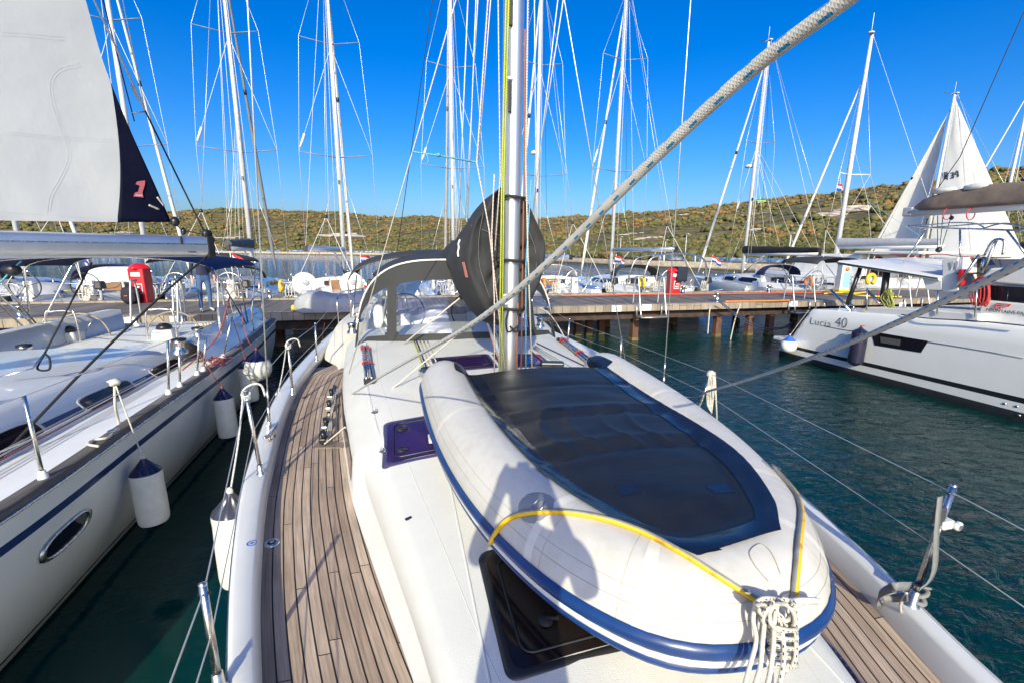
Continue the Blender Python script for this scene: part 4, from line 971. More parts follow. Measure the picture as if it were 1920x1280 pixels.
# horn cleats and deck fittings
for s in (-1, 1):
    p = at(510, 822, RAILZ+0.0); p = p if s < 0 else Vector((2*XC-p.x, p.y, p.z)); d = Vector((0.32*s, 0.95, 0)).normalized()*0.5
    d = Vector((-s*0.12, 1, 0)).normalized()
    MB().tube(catmull([p+d*0.15+Vector((0, 0, 0.075)), p+d*0.06+Vector((0, 0, 0.055)), p-d*0.06+Vector((0, 0, 0.055)), p-d*0.15+Vector((0, 0, 0.075))], 5), [0.010]*2+[0.016]*12+[0.010]*2, 8).build('mooring_cleat', steel, yacht)
    for t in (-0.05, 0.05): MB().tube([p+d*t, p+d*t+Vector((0, 0, 0.055))], 0.014, 8).build('cleat_foot', steel, yacht)
p = at(510, 1017, DECKZ+0.003)
f_ = MB(); f_.lathe([(0.0, 0.004), (0.022, 0.004), (0.024, 0.007), (0.036, 0.008), (0.042, 0.004), (0.044, 0)], 24, origin=p); fo = f_.build('deck_filler', steel, yacht); MB().lathe([(0, 0.009), (0.024, 0.009), (0.024, 0.006)], 20, origin=p).build('filler_cap', blackp, fo); MB().lathe([(0, 0.012), (0.010, 0.012), (0.012, 0.009)], 12, origin=p).build('key_socket', steel, fo)
p = at(472, 1017, RAILZ+0.006); MB().tube([p+Vector((0.024*math.cos(a), 0.024*math.sin(a), 0)) for a in [2*math.pi*k/20 for k in range(20)]], 0.0025, 5, closed=True).build('emblem_ring', inkblue, yacht); MB().poly([p+Vector((0.014*math.cos(a)*(0.4 if k % 2 else 1), 0.014*math.sin(a)*(0.4 if k % 2 else 1), 0.001)) for k, a in enumerate([2*math.pi*k/10 for k in range(10)])]).build('emblem_mark', inkblue, yacht)
# stanchions and lifelines
def stanchion(base, top):
    b, t = Vector(base), Vector(top); d = (t-b).normalized()
    o = MB().tube([b+d*0.02, t], 0.0135, 12).build('stanchion', steel, yacht)
    MB().lathe([(0.034, 0), (0.03, 0.012), (0.022, 0.02), (0.02, 0.07), (0.015, 0.075)], 14, axis=d, origin=b).build('base_socket', steel, o)
    MB().lathe([(0.0138, -0.004), (0.0145, 0.004), (0.0, 0.012)], 12, axis=d, origin=t).build('end_cap', steel, o)
    h = b+d*((t-b).length-0.035); MB().tube([h+Vector((-0.02, 0, 0)), h+Vector((0.02, 0, 0))], 0.006, 8).build('wire_hole', blackp, o)
    return t-d*0.03, b+d*((t-b).length*0.52)
ZT = RAILZ+0.61
L_st = [((412, 1292), (380, 1095)), ((490, 888), (460, 732)), ((549, 738), (540, 643)), ((594, 676), (591, 606))]
lw = []
for (bx, by), (tx, ty) in L_st:
    b = at(bx, by, RAILZ); lw.append(stanchion(b, onY(tx, ty, b.y+0.02)))
rw = []
for (bx, by), (tx, ty) in [((1715, 1132), (1788, 910)), ((1333, 776), (1335, 695)), ((1163, 690), (1165, 632)), ((1063, 657), (1068, 598))]:
    b = at(bx, by, RAILZ); b.x = min(b.x, XC+RO(b.y)-0.05); rw.append(stanchion(b, onY(tx, ty, b.y+0.02)))
lf = [(XC-1.02, -0.7, 1.98), (XC-0.98, -0.7, 1.68)]; rf = [(XC+1.02, -0.75, 1.98), (XC+0.98, -0.75, 1.68)]
for st, fr in ((lw, lf), (rw, rf)):
    for k in (0, 1):
        pts = [Vector(fr[k])]+[s_[k] for s_ in st]+[Vector((XC+(-2.05 if st is lw else 2.05), 10.6, 2.02-0.3*k))]
        if st is lw: pts[0] = Vector((lw[0][k].x+0.32, -0.8, lw[0][k].z+0.02))
        MB().tube(pts, 0.0028, 6).build('lifeline', wire, yacht)
# webbing strap and rope tails tied on stanchions
strap = mat('grey_webbing', (0.20, 0.20, 0.20), 0.85, var=0.15, vscale=30)
def ribbon(pts, wdt, m, name, parent, ax=(0, 0, 1), th=0.003):
    pts = catmull(pts, 6); ax = Vector(ax); rows = []
    for i, p in enumerate(pts):
        t = (pts[min(i+1, len(pts)-1)]-pts[max(i-1, 0)]).normalized(); sd_ = ax-t*ax.dot(t); sd_.normalize(); rows.append([p-sd_*wdt/2, p+sd_*wdt/2])
    o = MB().grid(rows).build(name, m, parent); md = o.modifiers.new('thick', 'SOLIDIFY'); md.thickness = th; return o
b0 = at(1715, 1132, RAILZ); t0 = rw[0][0]
ribbon([onY(1762, 930, b0.y-0.03), onY(1755, 1000, b0.y-0.05), onY(1752, 1060, b0.y-0.04), onY(1742, 1088, b0.y-0.03), onY(1722, 1105, b0.y-0.03)], 0.048, strap, 'webbing_strap', yacht, (1, 0.2, 0))
for k in range(3):
    c = b0+(t0-b0)*(0.06+0.055*k); MB().tube([c+Vector((0.028*math.cos(a), 0.028*math.sin(a), 0.012*math.sin(a+k*2))) for a in [2*math.pi*q/16 for q in range(16)]], 0.013, 6, closed=True, flat=0.5).build('strap_wrap', strap, yacht)
ribbon([onY(1708, 1098, b0.y-0.05), onY(1675, 1100, b0.y-0.08), at(1650, 1112, 1.42), at(1645, 1128, 1.32), at(1655, 1132, 1.30)], 0.04, strap, 'webbing_strap', yacht)
ribbon([at(1655, 1122, 1.40), at(1680, 1120, 1.42), onY(1702, 1118, b0.y-0.05)], 0.036, strap, 'webbing_strap', yacht)
MB().tube(catmull([onY(1700, 1110, b0.y-0.04), at(1688, 1135, 1.40), at(1695, 1160, 1.30), at(1712, 1185, 1.26), at(1735, 1200, 1.26)], 6), 0.006, 6).build('strap_tail', r_plain, yacht)
c = b0+(t0-b0)*0.74; MB().box(c+Vector((0, -0.01, 0)), (0.075, 0.05, 0.04)).build('strap_clamp', gel, yacht, bevel=0.008); MB().lathe([(0.012, 0), (0.022, 0.005), (0.022, 0.02), (0.012, 0.025)], 14, axis=(0, -1, 0), origin=c+Vector((0.035, -0.03, 0))).build('clamp_eye', gel, yacht)
c2_ = b0+(t0-b0)*0.80; MB().box(c2_+Vector((-0.045, -0.01, 0.01)), (0.04, 0.03, 0.09)).build('ratchet_buckle', mat('dark_webbing', (0.05, 0.05, 0.05), 0.6), yacht, bevel=0.006)
# coil of line and clamp on the second right stanchion
c = rw[1][0]
for k in range(5): MB().tube(catmull([c+Vector((-0.02+0.012*k, -0.02, 0.02)), c+Vector((-0.05+0.02*k, -0.03, -0.16)), c+Vector((-0.02+0.012*k, -0.03, -0.34-0.02*k)), c+Vector((0.03, -0.02, -0.16))], 5, True), 0.006, 6, closed=True).build('line_coil', r_plain, yacht)
MB().tube([c+Vector((0.03, -0.02, 0)), c+Vector((0.10, -0.05, -0.58))], 0.008, 6).build('fender_lanyard', r_plain, yacht)
lump(tuple(c), (0.05, 0.04, 0.035), 0.4, 2, 4).build('lanyard_knot', r_plain, yacht)
c = c-Vector((0, 0, 0.14)); MB().box(c, (0.08, 0.05, 0.06)).build('strap_clamp', gel, yacht, bevel=0.008)
# ---- sprayhood
def dodger_base(t):      # t in -1..1 across
    a = abs(t); w_ = 1.52*t; y = 5.85+0.75*a**2.2; x = XC+w_*1.0; return Vector((x, y, min(roofz(x, y), 1.86) if a < 0.86 else max(1.52, roofz(XC+math.copysign(1.30, t), y)-(a-0.86)*1.7)))
def dodger_arch(t):
    th = math.pi/2*(1-abs(t)); c, s = math.cos(th), math.sin(th); w_ = 1.46*abs(t); z = 1.60+1.25*(1-abs(t)**3.8)**0.42
    return Vector((XC+math.copysign(w_, t) if t else XC, 6.45+0.25*abs(t)**2, z))
def dod(t, u): 
    p = dodger_base(t).lerp(dodger_arch(t), u); p.y -= 0.05*math.sin(math.pi*u); return p
NTD, NUD = 120, 24
def in_win(t, u):
    def rrect(t0, t1, u0, u1, r):
        if not (t0 <= t <= t1 and u0 <= u <= u1): return False
        dx = min(t-t0, t1-t)/r; dy = min(u-u0, u1-u)/(r*1.6)
        return not (dx < 1 and dy < 1 and (1-dx)**2+(1-dy)**2 > 1)
    a = abs(t)
    if rrect(-0.60, 0.60, 0.08, 0.75, 0.045): return 1
    if rrect(-0.955, -0.68, 0.10, 0.78-0.35*(a-0.68), 0.04) : return 2
    if rrect(0.68, 0.955, 0.10, 0.78-0.35*(a-0.68), 0.04): return 3
    return 0
cl_, w1, w2, w3 = MB(), MB(), MB(), MB()
for i in range(NTD):
    for j in range(NUD):
        t0, t1, u0, u1 = -1+2*i/NTD, -1+2*(i+1)/NTD, j/NUD, (j+1)/NUD
        q = [dod(t0, u0), dod(t1, u0), dod(t1, u1), dod(t0, u1)]; k = in_win((t0+t1)/2, (u0+u1)/2)
        M_ = (cl_, w1, w2, w3)[k]; b = M_.add(q); M_.face([b, b+1, b+2, b+3])
hood = cl_.build('sprayhood', canvas_l, yacht)
md = hood.modifiers.new('weld', 'WELD'); md.merge_threshold = 0.0005
for k, M_ in enumerate((w1, w2, w3)): 
    o = M_.build('clear_window', vinyl, hood); md = o.modifiers.new('weld', 'WELD'); md.merge_threshold = 0.0005
# canopy going aft from the arch
rows = []
for j in range(15):
    v = j/14; row = []
    for i in range(41):
        t = -1+2*i/40; p = dodger_arch(t); a = abs(t)
        y = p.y+v*2.3*(1-0.55*a**2.5) ; z = p.z+0.10*math.sin(v*1.5)*(1-a**2)-(0.02+0.05*v)*a
        x = XC+(p.x-XC)*(1+0.10*v)
        row.append((x, y, z+0.008*noise.noise(Vector((i*.3, j*.5, 0)))))
    rows.append(row[4:37])
o = MB().grid(rows).build('hood_canopy', canvas_l, yacht); md = o.modifiers.new('thick', 'SOLIDIFY'); md.thickness = 0.012
MB().tube([dodger_arch(-0.98+1.96*i/50)+Vector((0, -0.012, 0.012)) for i in range(51)], 0.014, 8).build('white_piping', gel, yacht)
# bimini further aft
rows = []
for j in range(11):
    v = j/10; y = 8.7+2.2*v
    rows.append([(XC+1.75*math.sin(a), y, 2.30+0.62*math.cos(a)**0.7+0.08*math.sin(math.pi*v)) for a in [R(-82+164*i/30) for i in range(31)]])
o = MB().grid(rows).build('bimini_top', canvas, yacht); md = o.modifiers.new('thick', 'SOLIDIFY'); md.thickness = 0.012
for s in (-1, 1):
    for y0, y1 in ((8.75, 9.6), (10.8, 9.9)): MB().tube([(XC+s*1.74, y0, 2.42), (XC+s*1.8, y1, 1.62)], 0.0125, 8).build('bimini_leg', steel, yacht)
for y in (8.75, 10.85): MB().tube([(XC+1.74*math.sin(a), y, 2.29+0.62*math.cos(a)**0.7) for a in [R(-82+164*i/30) for i in range(31)]], 0.0125, 8).build('bimini_bow', steel, yacht)
# ---- cockpit: coamings, seats, wheels, winches, pushpit
for s in (-1, 1):
    rows = []
    for i in range(26):
        y = 6.95+4.4*i/25; k = sstep(6.95, 7.9, y); o = RI(y)-0.01; top = RAILZ+0.26*k; inn = 1.42
        o2 = o-(o-1.74)*(1-k)*0.9; top = DECKZ+0.02+(RAILZ+0.26-DECKZ-0.02)*sstep(6.95, 9.2, y)
        rows.append([(XC+s*o2, y, DECKZ+0.0), (XC+s*(o2-0.03), y, max(DECKZ+0.01, top-0.05)), (XC+s*(o2-0.07), y, top), (XC+s*(inn+0.06), y, top+0.02), (XC+s*inn, y, top-0.02), (XC+s*(inn-0.03), y, 0.9)])
    MB().grid(rows, flip=(s > 0)).build('cockpit_coaming', cream, yacht)
    MB().box((XC+s*1.05, 9.0, 1.02), (0.62, 3.0, 0.4)).build('cockpit_seat', gel, yacht, bevel=0.03)
    c = Vector((XC+s*0.72, 10.3, 1.62)); wl = MB(); wl.tube([c+Vector((0.42*math.cos(a), 0, 0.42*math.sin(a))) for a in [2*math.pi*k/32 for k in range(32)]], 0.014, 8, closed=True)
    wo = wl.build('steering_wheel', blackp, yacht)
    for k in range(5): a = 2*math.pi*k/5+0.3; MB().tube([c, c+Vector((0.42*math.cos(a), 0, 0.42*math.sin(a)))], 0.008, 6).build('spoke', steel, wo)
    MB().box(c+Vector((0, -0.2, -0.42)), (0.28, 0.26, 0.85), taper=0.75).build('wheel_pedestal', gel, yacht, bevel=0.03)
    for y, x in ((7.8, 1.62), (9.0, 1.62)):
        MB().lathe([(0.085, 0), (0.08, 0.03), (0.055, 0.06), (0.06, 0.13), (0.075, 0.15), (0.07, 0.17), (0.0, 0.175)], 18, origin=(XC+s*x, y, RAILZ+0.26)).build('winch', steel, yacht)
    # pushpit
    pp = MB(); pp.tube(catmull([(XC+s*2.08, 9.9, 1.4), (XC+s*2.08, 9.95, 2.0), (XC+s*2.05, 10.8, 2.05), (XC+s*1.9, 11.3, 2.05), (XC+s*1.2, 11.45, 2.05), (XC+s*1.2, 11.45, 1.4)], 6), 0.0125, 8); pp.tube([(XC+s*1.95, 11.2, 1.4), (XC+s*1.93, 11.25, 2.05)], 0.0125, 8); pp.tube([(XC+s*2.06, 9.95, 1.72), (XC+s*2.03, 10.8, 1.72), (XC+s*1.9, 11.3, 1.72), (XC+s*1.2, 11.45, 1.72)], 0.010, 8); pp.build('pushpit', steel, yacht)
MB().box((XC, 8.9, 0.86), (1.6, 4.6, 0.06)).build('cockpit_sole', teakg, yacht)
MB().box((XC, 7.28, 1.35), (0.8, 0.05, 0.85)).build('companionway', woodt, yacht)
MB().box((XC, 9.2, 1.05), (0.5, 1.0, 0.5)).build('cockpit_table', gel, yacht, bevel=0.04)
# white gas bottle cover and a winch seen through the left pane
lump((XC-1.18, 7.6, 1.92), (0.09, 0.09, 0.2), 0.03, 3, 2, 0.7).build('winch_cover', vinylw, yacht)
# ================================================================== the upturned inflatable on the foredeck
DX = XC+0.215
dinghy = wthing('inflatable_dinghy', 'upturned white inflatable dinghy with black bottom lashed on the foredeck', 'dinghy', (DX, 2.4, 1.6))
TR = 0.205
CH = smooth_tab([(-0.0, 0.0), (0.07, 0.22), (0.18, 0.34), (0.38, 0.455), (0.75, 0.585), (1.25, 0.675), (1.85, 0.72), (2.5, 0.73), (3.0, 0.73)])   # half spacing against distance aft of the bow tube
YB = 1.185
path = [Vector((-CH(d), YB+d, 0)) for d in [2.80-2.80*(i/60)**1.0 for i in range(60)]]
path = [p for p in path if p.y-YB > 0.09]
lead = [Vector((-0.235*math.sin(R(90-a)) if False else -0.255*math.cos(R(a)), YB+0.085-0.085*math.sin(R(a))*1.0, 0)) for a in (18, 36, 54, 72, 90)]
half = path+lead; full = half+[Vector((-p.x, p.y, 0)) for p in half[::-1][1:]]
full = [Vector((DX+p.x, p.y, 1.79+0.115*min(1, max(0, (p.y-YB)/2.8)))) for p in full]
# even spacing
def resample(pts, n):
    L = [0]
    for a, b in zip(pts, pts[1:]): L.append(L[-1]+(b-a).length)
    out = []; j = 0
    for i in range(n):
        d = L[-1]*i/(n-1)
        while j < len(L)-2 and L[j+1] < d: j += 1
        out.append(pts[j].lerp(pts[j+1], (d-L[j])/max(1e-9, L[j+1]-L[j])))
    return out, L[-1]
full, FL = resample(full, 160)
for _ in range(6): full = [full[0]]+[(full[i-1]+full[i]*2+full[i+1])/4 for i in range(1, 159)]+[full[-1]]
def frame(i):
    t = (full[min(i+1, 159)]-full[max(i-1, 0)]).normalized(); n_ = Vector((t.y, -t.x, 0)).normalized()     # outward is to port of travel bow-ward on the left tube
    c = Vector((DX, 2.6, full[i].z)); 
    if n_.dot(full[i]-c) < 0: n_ = -n_
    return t, n_
def rad(i):
    d = min(i, 159-i)*FL/159
    if d > 0.42: return TR
    return TR*max(0.02, (1-((0.42-d)/0.42)**2.6))**0.5 if d < 0.42 else TR
def tpt(i, th, dr=0.0):
    t, n_ = frame(i); r_ = rad(i)+dr; return full[i]+n_*(r_*math.cos(th))+Vector((0, 0, r_*math.sin(th)))
tubem = bpy.data.materials.new('dinghy_fabric'); tubem.use_nodes = True
def _dm():
    n = tubem.node_tree.nodes; L = tubem.node_tree.links; b = n['Principled BSDF']; tc = n.new('ShaderNodeTexCoord')
    a = n.new('ShaderNodeTexNoise'); a.inputs['Scale'].default_value = 2.2; a.inputs['Detail'].default_value = 8; a.inputs['Roughness'].default_value = 0.7; L.new(tc.outputs['Object'], a.inputs['Vector'])
    mp = n.new('ShaderNodeMapping'); mp.inputs['Scale'].default_value = (9, 9.0, 3); mp.inputs['Rotation'].default_value = (0, 0, 0.5); L.new(tc.outputs['Object'], mp.inputs[0])
    s = n.new('ShaderNodeTexNoise'); s.inputs['Scale'].default_value = 2.0; s.inputs['Detail'].default_value = 6; L.new(mp.outputs[0], s.inputs['Vector'])
    mu = n.new('ShaderNodeMath'); mu.operation = 'MULTIPLY'; L.new(a.outputs[0], mu.inputs[0]); L.new(s.outputs[0], mu.inputs[1])
    cr = n.new('ShaderNodeValToRGB'); cr.color_ramp.elements[0].position = 0.2; cr.color_ramp.elements[0].color = (0.575, 0.555, 0.52, 1); cr.color_ramp.elements[1].position = 0.55; cr.color_ramp.elements[1].color = (0.47, 0.435, 0.375, 1)
    L.new(mu.outputs[0], cr.inputs[0]); L.new(cr.outputs[0], b.inputs['Base Color']); b.inputs['Roughness'].default_value = 0.42
    bp = n.new('ShaderNodeBump'); bp.inputs['Distance'].default_value = 0.002; L.new(a.outputs[0], bp.inputs['Height']); L.new(bp.outputs[0], b.inputs['Normal'])
_dm()
NTH = 36
m_ = MB(); m_.grid([[tpt(i, 2*math.pi*k/NTH) for k in range(NTH)] for i in range(160)], closed=True, flip=True)
tube_o = m_.build('buoyancy_tube', tubem, dinghy)
bv_t = bvh_of(tube_o)
blue_pvc = mat('blue_rubbing_strake', (0.008, 0.04, 0.16), 0.3, var=0.2, vscale=6)
white_pvc = mat('white_strake', (0.66, 0.65, 0.62), 0.4, var=0.06)
def strake(th0, th1, bulge, m, name, i0=6, i1=153):
    rows = []
    for i in range(i0, i1+1):
        rows.append([tpt(i, R(th0+(th1-th0)*k/6), 0.002+bulge*math.sin(math.pi*k/6)**0.6) for k in range(7)])
    return MB().grid(rows).build(name, m, dinghy)
strake(6, -11, 0.018, blue_pvc, 'rubbing_strake'); strake(-11, -21, 0.010, white_pvc, 'white_strake'); strake(-21, -30, 0.013, blue_pvc, 'rubbing_strake'); strake(-33, -38, 0.006, blue_pvc, 'pin_stripe')
# seam tapes round the tube
seam = mat('seam_tape', (0.66, 0.63, 0.57), 0.45, var=0.08, vscale=9)
for i in (34, 62, 72, 87, 97, 125):
    MB().grid([[tpt(i+d, R(th), 0.0012) for th in range(0, 176, 8)] for d in (0, 1)]).build('seam_tape', seam, dinghy)
ln = mat('glue_line', (0.40, 0.35, 0.27), 0.7)
for th in (24, 38): MB().tube([tpt(i, R(th), 0.0002) for i in range(10, 150)], 0.0009, 5).build('seam_line', ln, dinghy)
for i in (33.5, 64, 71.5, 86.5, 99, 126.5):
    MB().tube([tpt(int(i), R(th), 0.0003) for th in range(4, 176, 6)], 0.0008, 5).build('seam_line', ln, dinghy)
def hit_near(bv, px, py, off=0.0):
    p, n_ = hit(bv, px, py, off)
    if p is not None: return p, n_
    d = ray(px, py).normalized(); best = None
    for k in range(60):
        q = EYE+d*(0.8+0.05*k); r_ = bv.find_nearest(q)
        if r_[0] is not None and (best is None or r_[3] < best[0]): best = (r_[3], r_[0], r_[1])
    return best[1]+best[2]*off, best[2]
# height of the tube surface at a plan position
from mathutils.kdtree import KDTree
kd = KDTree(160)
for i, p in enumerate(full): kd.insert((p.x, p.y, 0), i)
kd.balance()
def tube_top(x, y):
    co, i, d = kd.find((x, y, 0)); r_ = rad(i); return full[i].z+(math.sqrt(r_*r_-d*d) if d < r_ else -9)
LE = smooth_tab([(1.16, -0.13), (1.20, -0.165), (1.445, -0.335), (1.75, -0.465), (2.2, -0.54), (2.82, -0.585), (3.9, -0.61)])
RE = smooth_tab([(1.16, 0.19), (1.24, 0.245), (1.39, 0.36), (1.73, 0.50), (2.1, 0.545), (2.8, 0.565), (3.3, 0.58), (3.9, 0.60)])
YF = 1.17
blackpvc = bpy.data.materials.new('black_pvc'); blackpvc.use_nodes = True
def _bp():
    n = blackpvc.node_tree.nodes; L = blackpvc.node_tree.links; b = n['Principled BSDF']; b.inputs['Specular IOR Level'].default_value = 0.32; tc = n.new('ShaderNodeTexCoord')
    a = n.new('ShaderNodeTexNoise'); a.inputs['Scale'].default_value = 3.5; a.inputs['Detail'].default_value = 8; a.inputs['Roughness'].default_value = 0.7; L.new(tc.outputs['Object'], a.inputs['Vector'])
    cr = n.new('ShaderNodeValToRGB'); cr.color_ramp.elements[0].position = 0.35; cr.color_ramp.elements[0].color = (0.008, 0.010, 0.016, 1); cr.color_ramp.elements[1].position = 0.75; cr.color_ramp.elements[1].color = (0.018, 0.019, 0.023, 1)
    L.new(a.outputs[0], cr.inputs[0]); L.new(cr.outputs[0], b.inputs['Base Color'])
    mr = n.new('ShaderNodeMapRange'); mr.inputs[3].default_value = 0.36; mr.inputs[4].default_value = 0.55; L.new(a.outputs[0], mr.inputs[0]); L.new(mr.outputs[0], b.inputs['Roughness'])
    mp = n.new('ShaderNodeMapping'); mp.inputs['Scale'].default_value = (1.0, 4.5, 1); L.new(tc.outputs['Object'], mp.inputs[0])
    w2 = n.new('ShaderNodeTexNoise'); w2.inputs['Scale'].default_value = 2.4; w2.inputs['Detail'].default_value = 3; L.new(mp.outputs[0], w2.inputs['Vector'])
    bp = n.new('ShaderNodeBump'); bp.inputs['Distance'].default_value = 0.007; bp.inputs['Strength'].default_value = 0.6; L.new(w2.outputs[0], bp.inputs['Height']); L.new(bp.outputs[0], b.inputs['Normal'])
_bp()
def floorz(x, y):
    zc = 1.79+0.115*min(1, max(0, (y-YB)/2.8)); u = (x-DX)/0.55
    z = zc+0.150+0.035*(1-u*u)-0.03*sstep(1.6, 1.1, y)
    for yr in (1.98, 2.10, 2.44, 2.56, 3.0): z += (0.010 if yr in (2.10, 2.56) else -0.012)*math.exp(-((y-yr)/0.035)**2)
    if 2.0 < y < 2.55:
        for xr in (-0.3, -0.12, 0.08, 0.26): z += 0.010*math.exp(-((x-DX-xr+0.05*math.sin(y*9))/0.025)**2)
    z += 0.006*noise.noise(Vector((x*4, y*7, 3)))
    return z
def skin(x, y):
    a, b = tube_top(x, y), floorz(x, y)
    k = 0.03; h = max(0, min(1, 0.5+0.5*(a-b)/k)); return b+(a-b)*h+k*h*(1-h)
def front_y(u): return 1.075+0.06*u            # straight front edge between the two corners
NU = 70; rows = []
for j in range(120):
    y = YF+(3.42-YF)*j/119
    rows.append([(DX+LE(y)+(RE(y)-LE(y))*i/NU, y+0.05*(1-j/119)**8*(i/NU), 0) for i in range(NU+1)])
rows = [[(x, y, skin(x, y)+0.004) for x, y, _ in r_] for r_ in rows]
MB().grid(rows).build('bottom_fabric', blackpvc, dinghy)
# edge tape: a band along each side and across the front, with a rounded tongue on each cone
tape = mat('edge_tape', (0.008, 0.012, 0.026), 0.24, var=0.25, vscale=5, bump=0.003, bscale=9)
for s in (0, 1):
    rows = []
    for j in range(100):
        y0_ = YF+(0.05 if s else 0.0); y = y0_+(3.80-y0_)*j/99; E0 = (LE if s == 0 else RE)(min(y, 3.42)); sg = 1 if s == 0 else -1
        wd_ = 0.105+0.02*sstep(2, 3, y); e = E0
        if y > 3.42:      # tongue
            k = math.sqrt(max(0, 1-((y-3.42)/0.385)**2)); mid = E0+sg*-0.02; wd_ = 0.13*k; e = mid-sg*wd_/2+sg*0.02
        rows.append([(DX+e-sg*0.012+sg*wd_*i/6, y, 0) for i in range(7)])
    rows = [[(x, y, max(skin(x, y) if y < 3.44 else tube_top(x, y), 1.7)+0.008) for x, y, _ in r_] for r_ in rows]
    MB().grid(rows, flip=(s == 1)).build('edge_tape', tape, dinghy)
rows = []
for j in range(7):
    rows.append([])
    for i in range(31):
        u = i/30; yb = YF+0.05*u; y = yb+0.095*j/6-0.003; x = DX+(LE(max(y, YF))-0.012)*(1-u)+(RE(max(y, YF))+0.012)*u; rows[-1].append((x, y, skin(x, y)+0.0095))
MB().grid(rows).build('edge_tape', tape, dinghy)
# patches on the bottom and the transom
for cx, cy in ((-0.16, 1.62), (0.24, 1.55)):
    MB().grid([[(DX+cx+0.05*(i-2)/2, cy+0.035*(j-2)/2, skin(DX+cx+0.05*(i-2)/2, cy+0.035*(j-2)/2)+0.006) for i in range(5)] for j in range(5)]).build('repair_patch', tape, dinghy)
MB().box((DX, 3.39, 1.78), (1.02, 0.03, 0.34)).build('transom', blackp, dinghy, bevel=0.006)
# valve box and white lifeline cleat on the left side, towing rings, bow handle
def disc_on(px, py, r_, m, name, parent, sqx=1.0, n=20):
    p, nn = hit_near(bv_t, px, py); e1 = nn.orthogonal().normalized(); e2 = nn.cross(e1); rows = []
    for k in range(6):
        rows.append([])
        for q in range(n):
            a = 2*math.pi*q/n; v = p+(e1*math.cos(a)*sqx+e2*math.sin(a))*r_*k/5; h = bv_t.ray_cast(v+nn*0.2, -nn); rows[-1].append((h[0] if h[0] else v)+nn*(0.003 if k < 5 else 0.0005))
    return p, nn, MB().grid(rows, closed=True).build(name, m, parent)
patch = mat('grey_patch', (0.24, 0.25, 0.27), 0.45, var=0.08)
p1, n1, po = disc_on(1005, 948, 0.085, patch, 'towing_patch', dinghy, 0.85)
_, _, p2o = disc_on(1008, 950, 0.03, patch, 'patch_boss', dinghy)
MB().tube([p1+n1*0.012+Vector((0.022*math.cos(a)+0.012, 0.0, 0))+Vector((0, -0.03*math.sin(a)-0.01, 0.02*math.cos(a))) for a in [2*math.pi*k/20 for k in range(20)]], 0.0045, 8, closed=True).build('towing_ring', steel, dinghy)
p3, n3, _ = disc_on(1462, 868, 0.06, patch, 'towing_patch', dinghy, 0.85)
MB().tube([p3+n3*0.012+Vector((0.02*math.cos(a), -0.03*math.sin(a), 0)) for a in [2*math.pi*k/16 for k in range(16)]], 0.004, 8, closed=True).build('towing_ring', steel, dinghy)
hp = [hit(bv_t, a, b, o_)[0] for a, b, o_ in ((1440, 1090, 0.004), (1415, 1060, 0.0035), (1405, 1035, 0.003), (1425, 1020, 0.003), (1445, 1035, 0.003), (1462, 1075, 0.004))]
MB().tube(catmull([p for p in hp if p], 6), 0.0016, 5).build('handle_outline', ln, dinghy)
h0, h1 = hit_near(bv_t, 1462, 1130, 0.0)[0], hit_near(bv_t, 1494, 1118, 0.0)[0]
MB().tube(catmull([h0, h0+Vector((0.01, -0.05, 0.05)), h1+Vector((0.01, -0.06, 0.035)), h1+Vector((0.03, -0.03, 0.0)), h1], 6), 0.009, 8).build('bow_handle', white_pvc, dinghy)
p_, n_ = hit(bv_t, 815, 820, 0.0)
if p_ is None: p_ = tpt(20, R(-30))
MB().box(tpt(26, R(-34), 0.02), (0.05, 0.10, 0.03)).build('oar_lock', white_pvc, dinghy, bevel=0.006)
# ---- lashing: padded yellow and grey strap over the bow
def strap_mat():
    m = bpy.data.materials.new('yellow_grey_sheath'); m.use_nodes = True; n = m.node_tree.nodes; L = m.node_tree.links; b = n['Principled BSDF']
    uv = n.new('ShaderNodeUVMap'); sx = n.new('ShaderNodeSeparateXYZ'); L.new(uv.outputs[0], sx.inputs[0]); fr = n.new('ShaderNodeMath'); fr.operation = 'ADD'; fr.inputs[1].default_value = 0.5; L.new(sx.outputs[0], fr.inputs[0]); f2 = n.new('ShaderNodeMath'); f2.operation = 'FRACT'; L.new(fr.outputs[0], f2.inputs[0]); g = n.new('ShaderNodeMath'); g.operation = 'LESS_THAN'; g.inputs[1].default_value = 0.48; L.new(f2.outputs[0], g.inputs[0])
    nz = n.new('ShaderNodeTexNoise'); nz.inputs['Scale'].default_value = 18; tc = n.new('ShaderNodeTexCoord'); L.new(tc.outputs['Object'], nz.inputs['Vector'])
    c1 = n.new('ShaderNodeValToRGB'); c1.color_ramp.elements[0].color = (0.16, 0.14, 0.11, 1); c1.color_ramp.elements[1].color = (0.42, 0.40, 0.34, 1); L.new(nz.outputs[0], c1.inputs[0])
    c2 = n.new('ShaderNodeValToRGB'); c2.color_ramp.elements[0].position = 0.3; c2.color_ramp.elements[0].color = (0.40, 0.22, 0.01, 1); c2.color_ramp.elements[1].position = 0.45; c2.color_ramp.elements[1].color = (0.78, 0.47, 0.01, 1); L.new(nz.outputs[0], c2.inputs[0])
    mx = n.new('ShaderNodeMix'); mx.data_type = 'RGBA'; L.new(g.outputs[0], mx.inputs[0]); L.new(c1.outputs[0], mx.inputs[6]); L.new(c2.outputs[0], mx.inputs[7]); L.new(mx.outputs[2], b.inputs['Base Color']); b.inputs['Roughness'].default_value = 0.5
    return m
sheath = strap_mat()
bv_all = bvh_of(tube_o)
def over(pts, off):
    out = []
    for px, py in pts:
        p, nn = hit_near(bv_all, px, py, off); out.append(p)
    return out
